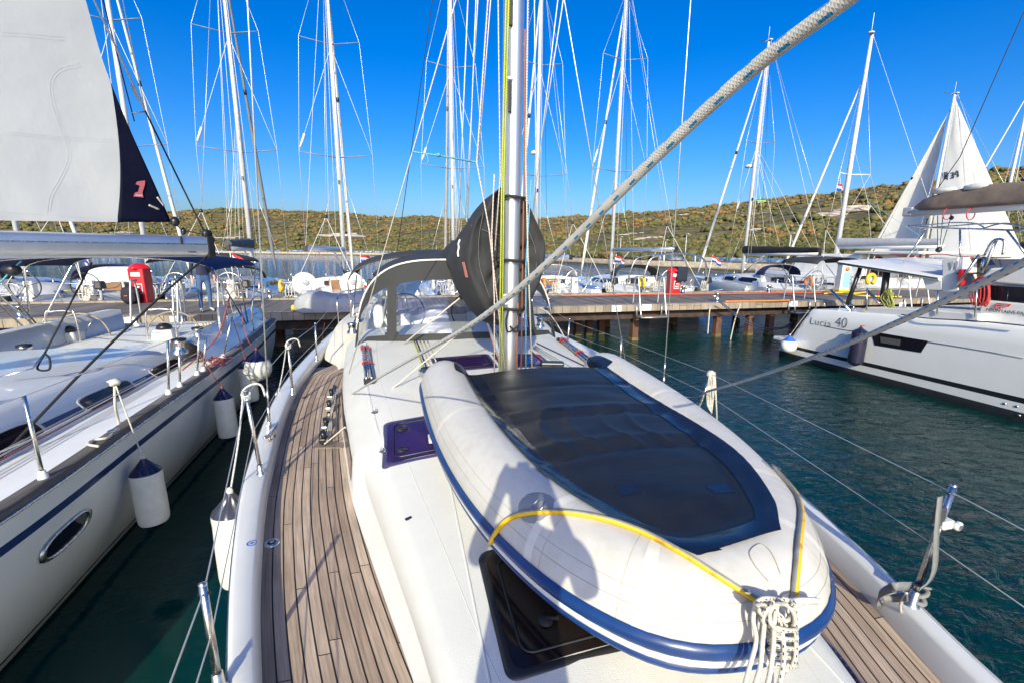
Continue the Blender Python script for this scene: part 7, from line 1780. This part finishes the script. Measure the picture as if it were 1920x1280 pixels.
    for s in (-1, 1):
        pr_ = MB()
        pr_.tube(catmull([(s*(HB(.14)-.06), 1.7, Z(0)), (s*(HB(.14)-.06), 1.65, Z(0)+0.6), (s*(hb0-0.05), 0.3, Z(0)+0.65), (s*(hb0-0.25), 0.08, Z(0)+0.65), (s*0.55, 0.05, Z(0)+0.65), (s*0.55, 0.08, Z(0))], 5), 0.014, 6)
        pr_.tube([(s*(HB(.14)-.06), 1.66, Z(0)+0.33), (s*(hb0-0.05), 0.3, Z(0)+0.34), (s*0.55, 0.06, Z(0)+0.34)], 0.011, 6); pr_.tube([(s*(hb0-0.06), 0.35, Z(0)), (s*(hb0-0.06), 0.3, Z(0)+0.65)], 0.014, 6)
        pr_.build('pushpit', steel, t_)
    for s in (-1, 1):
        tp_ = []
        for u in (0.30, 0.46, 0.62, 0.78):
            MB().tube([(s*(HB(u)-0.05), u*L_, Z(u)), (s*(HB(u)-0.04), u*L_, Z(u)+0.62)], 0.014, 6).build('stanchion', steel, t_); tp_.append((s*(HB(u)-0.04), u*L_, Z(u)+0.6))
        MB().tube([(s*(HB(.14)-.06), 1.65, Z(0)+0.6)]+tp_+[(s*0.3, L_*0.97, Z(1)+0.62)], 0.006, 5).build('lifeline', wire, t_)
    for s in (-1, 1):
        c = Vector((s*(hb0-0.15), 0.1, Z(0)+0.1)); MB().tube([c, c+Vector((s*0.2, -0.75, 0.15))], 0.014, 6).build('stern_line', r_plain, t_)
        for k in range(3): MB().tube(catmull([(s*(hb0-0.3-0.1*k), 0.05, Z(0)+0.6), (s*(hb0-0.36-0.1*k), 0.02, Z(0)+0.3), (s*(hb0-0.30-0.1*k), 0.02, Z(0)+0.15), (s*(hb0-0.25-0.1*k), 0.02, Z(0)+0.3)], 4, True), 0.016, 6, closed=True).build('hung_rope', r_plain if rs.random() < .6 else r_black, t_)
        o = fender_m(t_, (s*(HB(.35)+0.12), 0.35*L_, Z(.3)-0.05)); 
    if not mastless:
        mx = lambda z: lean*(z-1.5); mz = lambda z: my-rake*(z-1.5)
        mo = MB().tube([(mx(1.4), mz(1.4), 1.4), (mx(mast_h*0.6), mz(mast_h*0.6), mast_h*0.6), (mx(mast_h), mz(mast_h), mast_h)], [0.105, 0.10, 0.075], 12).build('mast', mast_m, t_)
        tips = []
        for z, hw in spr:
            tr_ = []
            for s in (-1, 1):
                tip = Vector((mx(z)+s*hw, mz(z)-0.28*hw, z+0.06*hw)); MB().tube([(mx(z), mz(z), z), tip], [0.045, 0.03], 6, flat=0.6).build('spreader', mat('shade_grey_spreader', (0.22, 0.24, 0.27), 0.4), t_); tr_.append(tip)  # spreaders seen in shadow: that shade is put into their darker grey
            tips.append(tr_)
        for q, s in enumerate((-1, 1)):
            cp = Vector((s*(HB(.55)-0.12), my-0.45, Z(.55))); chain = [cp]+[tr_[q] for tr_ in tips]+[Vector((mx(mast_h*0.96), mz(mast_h*.96), mast_h*0.96))]
            MB().tube(chain, 0.009, 5).build('cap_shroud', wire, t_)
            if tips:
                z0 = spr[0][0]; MB().tube([cp+Vector((-s*0.05, 0.1, 0)), (mx(z0), mz(z0), z0-0.1)], 0.010, 5).build('lower_shroud', wire, t_)
            for i in range(len(spr)-1): 
                a, b = tips[i][q], Vector((mx(spr[i+1][0]), mz(spr[i+1][0]), spr[i+1][0]-0.1)); MB().tube([a, b], 0.010, 5).build('diagonal_shroud', wirew, t_)
                if q == 0 and i == 0: MB().tube([a.lerp(b, 0.04), a.lerp(b, 0.17)], 0.055, 8).build('radar_reflector', gel, t_)
        fs0, fs1 = Vector((0, L_*0.975, Z(1)+0.15)), Vector((mx(mast_h*0.93), mz(mast_h*.93)+0.1, mast_h*0.93))
        MB().tube([fs0, fs0.lerp(fs1, .05), fs0.lerp(fs1, .12), fs0.lerp(fs1, .85), fs1], [0.02, 0.07, 0.095, 0.05, 0.02], 10).build('furled_genoa', genoa or wirew, t_)
        MB().tube([fs0.lerp(fs1, .62), fs0.lerp(fs1, .635)], 0.07, 8).build('sail_tie', blackp, t_)
        # backstay with bridle
        bs = Vector((0, 0.35+1.1, blockz)); MB().tube([(mx(mast_h), mz(mast_h)-0.1, mast_h), bs], 0.010, 5).build('backstay', wire, t_)
        lump(tuple(bs), (0.07, 0.07, 0.09), 0.1, 1).build('bridle_block', blackp, t_)
        for s in (-1, 1): MB().tube([bs, (s*(hb0-0.3), 0.08, Z(0))], 0.011, 5).build('backstay_bridle', wirew, t_)
        for k in range(nhal):
            s = -1 if k % 2 else 1; dx = 0.16+0.14*k; MB().tube([(mx(mast_h)+0.04*s, mz(mast_h)-0.12, mast_h-0.1), (s*dx*0.9, my-0.4-0.25*k, 2.0+0.3*k)], 0.009, 5).build('halyard', wirew if k != 2 else navyp, t_)
        MB().tube([(mx(mast_h)-0.05, mz(mast_h), mast_h), (mx(mast_h)-0.05, mz(mast_h), mast_h+0.75)], 0.012, 6).build('vhf_aerial', gel, mo)
        MB().box((mx(mast_h), mz(mast_h), mast_h+0.05), (0.18, 0.4, 0.06)).build('masthead', mast_m, mo, bevel=0.01)
        MB().tube([(mx(mast_h), mz(mast_h)+0.2, mast_h+0.1), (mx(mast_h), mz(mast_h)+0.5, mast_h+0.22), (mx(mast_h)-0.2, mz(mast_h)+0.5, mast_h+0.24)], 0.016, 6).build('wind_vane', blackp, mo)
        MB().box((mx(6.2), mz(6.2)-0.13, 6.2), (0.07, 0.10, 0.16)).build('steaming_light', blackp, mo)
        if seed in (5, 8): MB().lathe([(0, 0.12), (0.2, 0.11), (0.27, 0.04), (0.27, -0.06), (0, -0.1)], 18, origin=(mx(8.2), mz(8.2)+0.4, 8.2)).build('radar_dome', gel, mo)
        for zz in (1.9, 2.3): MB().lathe([(0, -0.09), (0.07, -0.09), (0.06, 0), (0.07, 0.09), (0, 0.09)], 10, axis=(1, -0.4, 0), origin=(mx(zz)+0.12, mz(zz)-0.06, zz)).build('mast_winch', steel, mo)
        # boom
        if boom:
            d = Vector((math.sin(swing), -math.cos(swing), 0.012)); b0 = Vector((mx(boom_z), mz(boom_z)-0.12, boom_z)); b1 = b0+d*boom_len
            bo = MB().tube([b0, b1], 0.095, 12, flat=1.25).build('boom', alu if boom == 'bare' else aluw, t_)
            MB().box(b1, (0.16, 0.14, 0.24)).build('boom_end', blackp, bo, bevel=0.02)
            if boom == 'bare':
                c = b0.lerp(b1, 0.5); rot = math.atan2(d.y, d.x); 
                text('boom_lettering', 'www.adriasailing.eu' if seed % 2 else 'charter.eu', 0.13, ink, c+Vector((0, 0, -0.05))+Vector((d.y, -d.x, 0))*(-0.105 if swing >= 0 else 0.105)*-1*(1 if False else -1)*0-Vector((0.0, 0, 0)), (R(90), 0, rot+math.pi), t_, align='CENTER') if False else None
            if cover:
                rows = []
                for i in range(26):
                    t = i/25; p = b0.lerp(b1, -0.03+1.03*t); hh = 0.50-0.22*t+0.02*math.sin(t*22); row = []
                    for k in range(15):
                        a = 2*math.pi*k/15; f = 0.05*noise.noise(Vector((t*9, k*.7, seed))); sd_ = Vector((d.y, -d.x, 0))
                        row.append(p+sd_*(0.20-0.06*t)*math.sin(a)*(1+f*3)+Vector((0, 0, 0.06+hh*0.5*(math.cos(a)*(1+f*2)+0.75))))
                    rows.append(row)
                mm_ = MB(); mm_.grid(rows, closed=True); mm_.poly(rows[-1]); mm_.build('sail_cover', cover, bo)
                for q in range(5): p = b0.lerp(b1, 0.1+0.2*q); MB().tube([p+Vector((0, 0, 0.45-0.2*(0.1+0.2*q))), (mx(8), mz(8), 8.5+q*0.2)], 0.007, 5).build('lazy_jack', wirew, t_)
            if vang: MB().tube([(mx(1.7), mz(1.7)-0.12, 1.75), b0.lerp(b1, 0.32)], 0.045, 8).build('vang', alu, t_)
            MB().tube([b0.lerp(b1, 0.75), (0, 3.6, Z(.3)+0.5)], 0.012, 6).build('mainsheet', r_pink if seed % 2 else r_red, t_)
            MB().tube([b1, (mx(mast_h), mz(mast_h)-0.15, mast_h)], 0.008, 5).build('topping_lift', wirew, t_)
    if hood:
        rows = []
        for j in range(9):
            v = j/8; y = y0+0.95-1.15*v; k = min(1, 0.18+v*1.6)
            rows.append([(1.25*math.sin(a)*(0.9+0.1*v), y, Z(.3)+0.45+(0.72*k)*math.cos(a)**0.6) for a in [R(-86+172*i/20) for i in range(21)]])
        o = MB().grid(rows[3:]).build('sprayhood', hood, t_); md = o.modifiers.new('thick', 'SOLIDIFY'); md.thickness = 0.02
        MB().grid(rows[:4]).build('hood_window', vinyl, o)
    if bimini:
        rows = []
        for j in range(7):
            v = j/6; y = 0.3+2.2*v
            rows.append([(1.5*math.sin(a), y, 2.28+0.5*math.cos(a)**0.6+0.05*math.sin(math.pi*v)) for a in [R(-80+160*i/24) for i in range(25)]])
        o = MB().grid(rows).build('bimini_top', bimini, t_); md = o.modifiers.new('thick', 'SOLIDIFY'); md.thickness = 0.02
        for s in (-1, 1):
            for a, b in ((0.35, 1.3), (2.45, 1.5)): MB().tube([(s*1.48, a, 2.36), (s*1.62, b, Z(0)+0.2)], 0.018, 6).build('bimini_leg', steel, t_)
    if hardtop:
        MB().box((0, 1.7, 2.92), (3.7, 2.9, 0.10)).build('hardtop', gel, t_, bevel=0.045)
        for s in (-1, 1):
            for y in (0.6, 2.7): MB().tube([(s*1.45, y, 2.9), (s*1.5, y, Z(0)+0.2)], 0.03, 8).build('hardtop_post', steel, t_)
    if arch:
        MB().tube(catmull([(-1.65, 0.5, Z(0)), (-1.55, 0.4, 2.2), (-1.2, 0.4, 2.75), (0, 0.4, 2.92), (1.2, 0.4, 2.75), (1.55, 0.4, 2.2), (1.65, 0.5, Z(0))], 6), 0.045, 8).build('stern_arch', steel, t_)
        MB().tube(catmull([(-1.62, 2.0, Z(0)+.2), (-1.5, 1.8, 2.2), (-1.15, 1.8, 2.7), (0, 1.8, 2.86), (1.15, 1.8, 2.7), (1.5, 1.8, 2.2), (1.62, 2.0, Z(0)+.2)], 6), 0.03, 8).build('bimini_bow', steel, t_)
        for x in (-0.7, 0.9): MB().tube([(x, 0.4, 2.86), (x, 0.38, 2.5)], 0.03, 6).build('folded_strap', vinylw, t_)
    if flags:
        MB().tube([(hb0-0.35, -0.05, Z(0)+0.3), (hb0-0.3, -0.25, Z(0)+1.75)], 0.014, 6).build('flag_staff', gel, t_); flag(t_, (hb0-0.3, -0.25, Z(0)+1.72), seed=seed)
    return t_
def fender_m(t_, p):
    MB().lathe([(0.03, 0.02), (0.05, -0.06), (0.12, -0.12), (0.125, -0.6), (0.05, -0.72), (0, -0.73)], 14, origin=p).build('hull_fender', fendw, t_)
def mX(px, py, Y=STERN+7.0): return onY(px, py, Y).x
cov_d = mat('dark_grey_cover', (0.05, 0.055, 0.065), 0.6, var=0.3, vscale=6, bump=0.006, bscale=16)
cov_b = mat('black_cover', (0.010, 0.010, 0.012), 0.8, var=0.2, bump=0.006, bscale=16)
gdark = mat('grey_uv_strip', (0.20, 0.20, 0.20), 0.6, var=0.1); gtan = mat('tan_uv_strip', (0.36, 0.32, 0.28), 0.6, var=0.1)
far_yacht(mX(468, 440), 'white yacht with grey furled mainsail, charcoal bimini and dark furled genoa', cover=cov_d, boom='c', hood=canvas, bimini=canvas, genoa=gdark, seed=1, swing=R(4), boom_z=2.95, blockz=4.3, boom_len=3.9, nhal=5)
far_yacht(mX(645, 480), 'white yacht with bare swung boom and white covered steering wheels', seed=3, swing=R(-14), boom_len=4.3, boom_z=2.95, wheel_cover=True, genoa=wirew, nhal=4)
far_yacht(mX(849, 420), 'white yacht with silver hardtop over its cockpit behind the near sprayhood', seed=4, hardtop=True, genoa=gtan, cover=cov_d, boom='c', spr=((7.1, 1.6), (11.85, 1.2)), boom_len=3.4, nhal=5)
far_yacht(mX(1005, 410), 'white yacht with short silver boom right of the near mast', seed=5, swing=R(6), boom_len=4.2, boom_z=2.65, spr=((6.95, 1.5), (12.4, 1.15)), wheels=1, wheelcol=steel, hood=gel, nhal=4)
far_yacht(mX(1147, 470), 'white yacht with bare furling boom and single white steering wheel', seed=6, swing=R(10), boom_len=5.0, boom_z=3.05, arch=True, hood=canvas, wheels=1, wheelcol=gel, spr=((7.4, 1.65), (13.1, 1.3)), nhal=5)
far_yacht(mX(1397, 463), 'white yacht with black boom cover and dark bimini', seed=8, cover=cov_b, boom='c', swing=R(3), boom_len=5.0, boom_z=2.9, hood=navy, mast_h=15.0, spr=((5.35, 1.25), (9.45, 1.0)), bimini=canvas, genoa=wirew, nhal=4)
far_yacht(-11.2, 'white yacht with bare white cockpit seats seen under the left boom', seed=9, boom=None, wheels=2, hood=navy, nhal=2, wheelcol=blackp, flags=True)
far_yacht(-15.9, 'white yacht at the far left under the navy bimini', seed=10, boom=None, wheels=2, hood=canvas, nhal=1, flags=False)
far_yacht(mX(1875, 420)+0.0, 'white yacht at the far right with white furled genoa and black sail bag', seed=11, cover=cov_b, boom='c', mast_h=15.2, spr=((6.2, 1.3),), boom_len=4.5, boom_z=3.4, genoa=wirew, nhal=3, flags=False)
# the yacht with both sails hoisted
Xi = mX(1738, 440)
t_ = far_yacht(Xi, 'white yacht with mainsail and genoa hoisted marked B 34', seed=12, boom='c', mast_h=13.45, spr=((6.0, 1.1),), boom_len=4.6, boom_z=2.6, swing=R(14), nhal=2, genoa=wirew, flags=True, lean=0.0)
sailf = sail_mat('white_sailcloth', (0.80, 0.79, 0.76), (0.74, 0.73, 0.70))
def trisail(name, luff0, luff1, clew_, belly, m, n=26):
    rows = []; l0, l1, c = Vector(luff0), Vector(luff1), Vector(clew_); nn = (l1-l0).cross(c-l0).normalized()
    for i in range(n+1):
        v = i/n; a = l0.lerp(l1, v); b = c.lerp(l1, v**0.94); row = []
        for j in range(15):
            u = j/14; p = a.lerp(b, u); row.append(p+nn*belly*math.sin(math.pi*u)*(1-v)**0.7+nn*0.03*noise.noise(Vector((u*6, v*9, 1))))
        rows.append(row)
    o = MB().grid(rows).build(name, m, t_); return o
ms = trisail('mainsail', (0.0, 6.72, 2.75), (0.0, 6.8, 13.2), (2.5, 2.7, 2.72), -0.35, sailf)
trisail('genoa', (0, 11.2, 1.5), (0, 7.1, 12.3), (1.5, 8.3, 1.9), 0.4, sailf)
# sail insignia on the mainsail (follows the cloth)
bpy.context.view_layer.update()
bvm = BVHTree.FromPolygons([ms.matrix_world @ Vector((0, 0, 0))+Vector((Xi, STERN, 0))+v.co if False else Vector((Xi, STERN, 0))+v.co for v in ms.data.vertices], [list(p.vertices) for p in ms.data.polygons])
def oncl(px, py):
    p, n_ = hit(bvm, px, py, 0.03); return None if p is None else p-Vector((Xi, STERN, 0))
def stroke(pts, r_, m):
    q = [oncl(*p) for p in pts]
    if all(x is not None for x in q): MB().tube(q, r_*0.6, 6).build('sail_number', m, ms)
for st in ([(1770, 324), (1771, 336)], [(1770, 324), (1775, 325), (1775, 329), (1771, 330)], [(1771, 330), (1777, 331), (1777, 335), (1771, 336)], [(1783, 325), (1788, 324), (1788, 328), (1785, 329)], [(1785, 329), (1789, 331), (1788, 334), (1783, 334)], [(1795, 320), (1791, 327), (1797, 327)], [(1796, 322), (1797, 332)]): stroke(st, 0.06, ink)
q = [oncl(*p) for p in ((1776, 321), (1779, 328), (1777, 339), (1773, 331))]
if all(x is not None for x in q): MB().poly(q).build('sail_diamond', inkblue, ms)
# charter catamaran behind the pedestal
Xh = mX(1570, 465)
t2 = thing('catamaran', 'white catamaran with grey boom cover and arched cockpit doors beyond the pier', 'catamaran', (Xh+0.3, STERN, 0), 0)
for s in (-1, 1):
    rows = []
    for i in range(16):
        u = i/15; y = 11.5*u; hb_ = 0.85*(1-max(0, (u-.55)/.45)**2); z = 1.65+0.1*u if y > 1.5 else 0.5+0.75*y
        rows.append([(s*2.6-hb_, y, z), (s*2.6-hb_*0.95, y, z*0.5), (s*2.6-hb_*0.8, y, 0.1), (s*2.6-hb_*0.6, y, -.3), (s*2.6+hb_*.6, y, -.3), (s*2.6+hb_*.8, y, 0.1), (s*2.6+hb_*.95, y, z*0.5), (s*2.6+hb_, y, z)])
    m = MB(); m.grid(rows, closed=True); m.poly(rows[0]); m.build('hull', hullwhite, t2)
MB().box((0, 5.5, 1.3), (5.4, 8.0, 0.6)).build('bridge_deck', gel, t2, bevel=0.06)
MB().box((0, 6.0, 2.25), (4.9, 5.0, 1.4), taper=0.9).build('saloon', gel, t2, bevel=0.12)
MB().box((0, 2.2, 3.05), (5.0, 3.6, 0.14)).build('cockpit_roof', gel, t2, bevel=0.06)
for x in (-1.3, 1.2):
    m = MB(); ring = [(x-0.55, 3.44, 1.65), (x+0.55, 3.44, 1.65)]+[(x+0.55*math.cos(a), 3.44, 2.3+0.55*math.sin(a)) for a in [math.pi*k/12 for k in range(13)]]; m.poly(ring); m.build('arched_door', glassd, t2); MB().tube(ring, 0.04, 6, closed=True).build('door_frame', woodt, t2)
for s in (-1, 1):
    for y in (0.7, 3.2): MB().tube([(s*2.3, y, 3.0), (s*2.35, y, 1.5)], 0.05, 8).build('roof_post', gel, t2)
    MB().tube(catmull([(s*3.2, 1.8, 1.5), (s*3.2, 1.7, 2.2), (s*3.1, 0.9, 2.2), (s*3.1, 0.8, 1.2)], 5), 0.018, 6).build('stern_rail', steel, t2)
MB().tube([(-0.3, 7.0, 2.9), (-0.3, 6.9, 10), (-0.3, 6.75, 16.15)], [0.15, 0.14, 0.09], 12).build('mast', aluw, t2)
for s in (-1, 1): 
    tip = Vector((-0.3+s*1.25, 6.5, 8.0)); MB().tube([(-0.3, 6.93, 8.0), tip], 0.04, 6).build('spreader', aluw, t2); MB().tube([(s*3.2, 5.6, 1.7), tip, (-0.3, 6.8, 14.5)], 0.012, 5).build('shroud', wire, t2); MB().tube([tip, (-0.3, 6.9, 5.0)], 0.008, 5).build('flag_halyard', wirew, t2)
f0, f1 = Vector((-0.3, 11.3, 1.7)), Vector((-0.3, 6.95, 13.6)); MB().tube([f0, f0.lerp(f1, .08), f0.lerp(f1, .9), f1], [0.03, 0.10, 0.06, 0.02], 10).build('furled_genoa', wirew, t2)
MB().tube([(-0.3, 6.85, 3.4), (0.1, 1.0, 3.4)], 0.12, 10).build('boom', aluw, t2)
rows = []
for i in range(22):
    t = i/21; p = Vector((-0.3, 6.9, 3.5)).lerp(Vector((0.1, 1.2, 3.46)), t); rows.append([p+Vector((0.22*math.sin(a), 0, 0.18+(0.30-0.12*t)*math.cos(a)*(1+0.12*noise.noise(Vector((t*9, a, 3)))))) for a in [2*math.pi*k/14 for k in range(14)]])
m = MB(); m.grid(rows, closed=True); m.poly(rows[0]); m.poly(rows[-1]); m.build('sail_cover', greyc, t2)
for k in range(3): MB().tube([(0, 1.8+1.6*k, 3.7), (-0.3, 5.4, 6.2), (-0.3, 6.8, 9.5)], 0.010, 5).build('lazy_jack', r_cyan if k == 0 else wirew, t2)
MB().tube([(-0.3, 6.7, 16.1), (0, 1.0, 3.5)], 0.009, 5).build('topping_lift', wirew, t2); MB().tube([(-0.38, 6.75, 16.1), (-0.38, 6.75, 17.3)], 0.018, 6).build('vhf_aerial', gel, t2); MB().lathe([(0.0, 0.12), (0.16, 0.08), (0.18, 0), (0, 0)], 14, origin=(-0.45, 6.7, 16.15)).build('wind_sensor', gel, t2)
flag(t2, (-1.55, 6.5, 7.4), 0.35, 0.45, 'hr', 4)
# pennants hanging from spreaders of the far yachts: parts of those boats would be too small, they read as cloth tags

for px, py, w_, lab, m in ((60, 545, 2.6, 'grey upturned tender on the white yacht at the far left', greyc), (225, 515, 2.2, 'white upturned tender beyond the left red cabinet', vinylw)):
    p = onY(px, py, 20.5); t_ = thing('deck_tender', lab, 'tender', (p.x, p.y, p.z-0.25), R(12), 'tenders stowed on deck beyond the pier')
    rows = []
    for i in range(17):
        u = i/16; x = -w_/2+w_*u; k = max(0.05, 1-abs(2*u-1)**4); rows.append([(x, 0.75*k*math.cos(a), 0.55*k**0.6*abs(math.sin(a))**0.6) for a in [math.pi*q/12 for q in range(13)]])
    MB().grid(rows, flip=True).build('hull_bottom', m, t_)
    MB().tube([(x[0][0], x[0][1]*1.02, 0.05) for x in rows], 0.05, 6).build('rubbing_strake', blackp if w_ > 2.4 else greyc, t_)
# ================================================================== people
def person(label, loc, rz, joints, radii, edges, mats, assign, name='person'):
    me = bpy.data.meshes.new(name); keys = list(joints); ix = {k: i for i, k in enumerate(keys)}
    me.from_pydata([joints[k] for k in keys], [(ix[a], ix[b]) for a, b in edges], []); tmp = bpy.data.objects.new('tmp', me); COL.objects.link(tmp)
    tmp.modifiers.new('skin', 'SKIN'); sk = me.skin_vertices[0].data
    for k in keys: r_ = radii[k]; sk[ix[k]].radius = r_ if isinstance(r_, tuple) else (r_, r_)
    sk[ix['pelvis']].use_root = True
    s = tmp.modifiers.new('sub', 'SUBSURF'); s.levels = 2; s.render_levels = 2
    dg = bpy.context.evaluated_depsgraph_get(); m2 = bpy.data.meshes.new_from_object(tmp.evaluated_get(dg)); bpy.data.objects.remove(tmp)
    m2.materials.clear()
    for m in mats: m2.materials.append(m)
    for p in m2.polygons: p.material_index = assign(p.center); p.use_smooth = True
    o = bpy.data.objects.new(name, m2); COL.objects.link(o); o.location = loc; o.rotation_euler = (0, 0, rz); tag(o, label, 'person'); return o
E_ = [('pelvis', 'waist'), ('waist', 'chest'), ('chest', 'neck'), ('neck', 'jaw'), ('jaw', 'head'), ('head', 'crown')]
for s in 'LR': E_ += [('pelvis', 'hip'+s), ('hip'+s, 'knee'+s), ('knee'+s, 'ankle'+s), ('ankle'+s, 'toe'+s), ('chest', 'sho'+s), ('sho'+s, 'elb'+s), ('elb'+s, 'wri'+s), ('wri'+s, 'palm'+s)]+[('palm'+s, 'f%d%s' % (k, s)) for k in range(4)]+[('wri'+s, 'th'+s)]
def rads():
    r_ = dict(pelvis=(0.15, 0.11), waist=(0.135, 0.10), chest=(0.16, 0.115), neck=0.058, jaw=(0.065, 0.075), head=(0.078, 0.092), crown=(0.05, 0.06))
    for s in 'LR':
        r_.update({'hip'+s: 0.088, 'knee'+s: 0.060, 'ankle'+s: 0.042, 'toe'+s: (0.038, 0.026), 'sho'+s: 0.062, 'elb'+s: 0.043, 'wri'+s: 0.027, 'palm'+s: (0.034, 0.018), 'th'+s: 0.010})
        for k in range(4): r_['f%d%s' % (k, s)] = 0.009
    return r_
J = dict(pelvis=(0, 0, 0.95), waist=(0, 0, 1.12), chest=(0, 0, 1.34), neck=(0, 0.01, 1.50), jaw=(0, -0.02, 1.58), head=(0, 0, 1.66), crown=(0, 0.01, 1.74))
for s, q in (('L', -1), ('R', 1)):
    J.update({'hip'+s: (q*0.10, 0, 0.88), 'knee'+s: (q*0.11, -0.02, 0.48), 'ankle'+s: (q*0.12, 0.02, 0.075), 'toe'+s: (q*0.14, -0.16, 0.03), 'sho'+s: (q*0.19, 0, 1.42), 'elb'+s: (q*0.26, 0.03, 1.14), 'wri'+s: (q*0.27, -0.06, 0.90), 'palm'+s: (q*0.27, -0.08, 0.82), 'th'+s: (q*0.245, -0.115, 0.83)})
    for k in range(4): J['f%d%s' % (k, s)] = (q*(0.275-0.004*k), -0.115+0.022*k, 0.745+0.012*abs(k-1.5))
shirt = mat('navy_shirt', (0.02, 0.025, 0.06), 0.85); shoe = mat('pale_trainers', (0.5, 0.48, 0.45), 0.6); hairm = mat('dark_hair', (0.03, 0.02, 0.015), 0.6)
def asg(c):
    if c.z < 0.10: return 3
    if c.z < 1.0 and abs(c.x) < 0.225: return 0
    if c.z > 1.66 or (c.z > 1.56 and c.y > 0.03): return 4
    if c.z > 1.50 or (abs(c.x) > 0.2 and c.z < 1.0): return 2
    return 1
p = at(381, 586, DZ)
person('person in blue jeans and pale trainers standing on the pier behind the navy bimini', (p.x, p.y+0.25, DZ), R(35), J, rads(), E_, [denim, shirt, MC['skin'], shoe, hairm], asg)
# the photographer, standing on the foredeck just behind the lens; only the shadow falls into the picture
K = dict(J); back = Vector((-math.sin(YAW), -math.cos(YAW), 0))
off = CAM_H-1.36-1.66
K = {k: (x, y, z+0.0) for k, (x, y, z) in K.items()}
for s, q in (('L', -1), ('R', 1)):
    K.update({'elb'+s: (q*0.225, 0.12, 1.20), 'wri'+s: (q*0.10, 0.15, 1.56), 'palm'+s: (q*0.085, 0.17, 1.62), 'th'+s: (q*0.06, 0.15, 1.615), 'toe'+s: (q*0.14, 0.18, 0.03)})
    for k in range(4): K['f%d%s' % (k, s)] = (q*(0.075-0.004*k), 0.20+0.006*k, 1.66-0.018*k)
ph = person('photographer in dark clothes holding a camera on the near foredeck', (0, 0, 0), 0, K, rads(), E_, [denim, shirt, MC['skin'], shoe, hairm], lambda c: asg(Vector((c.x, -c.y, c.z))))
hd = Vector((0, 0, 1.66)); tgt = EYE+back*0.27; ph.rotation_euler = (0, 0, -YAW); ph.location = (tgt.x, tgt.y, roofz(XC, 0)-0.03)
zc_ = CAM_H
cb = thing('camera_body', 'black camera held in front of the photographer on the foredeck', 'camera', tuple(EYE+back*0.10-Vector((0, 0, 0.0))), -YAW)
MB().box((0, 0, 0), (0.15, 0.07, 0.10)).build('body', blackp, cb, bevel=0.01)
MB().box((0, 0, 0.065), (0.06, 0.06, 0.035)).build('viewfinder', blackp, cb, bevel=0.01)
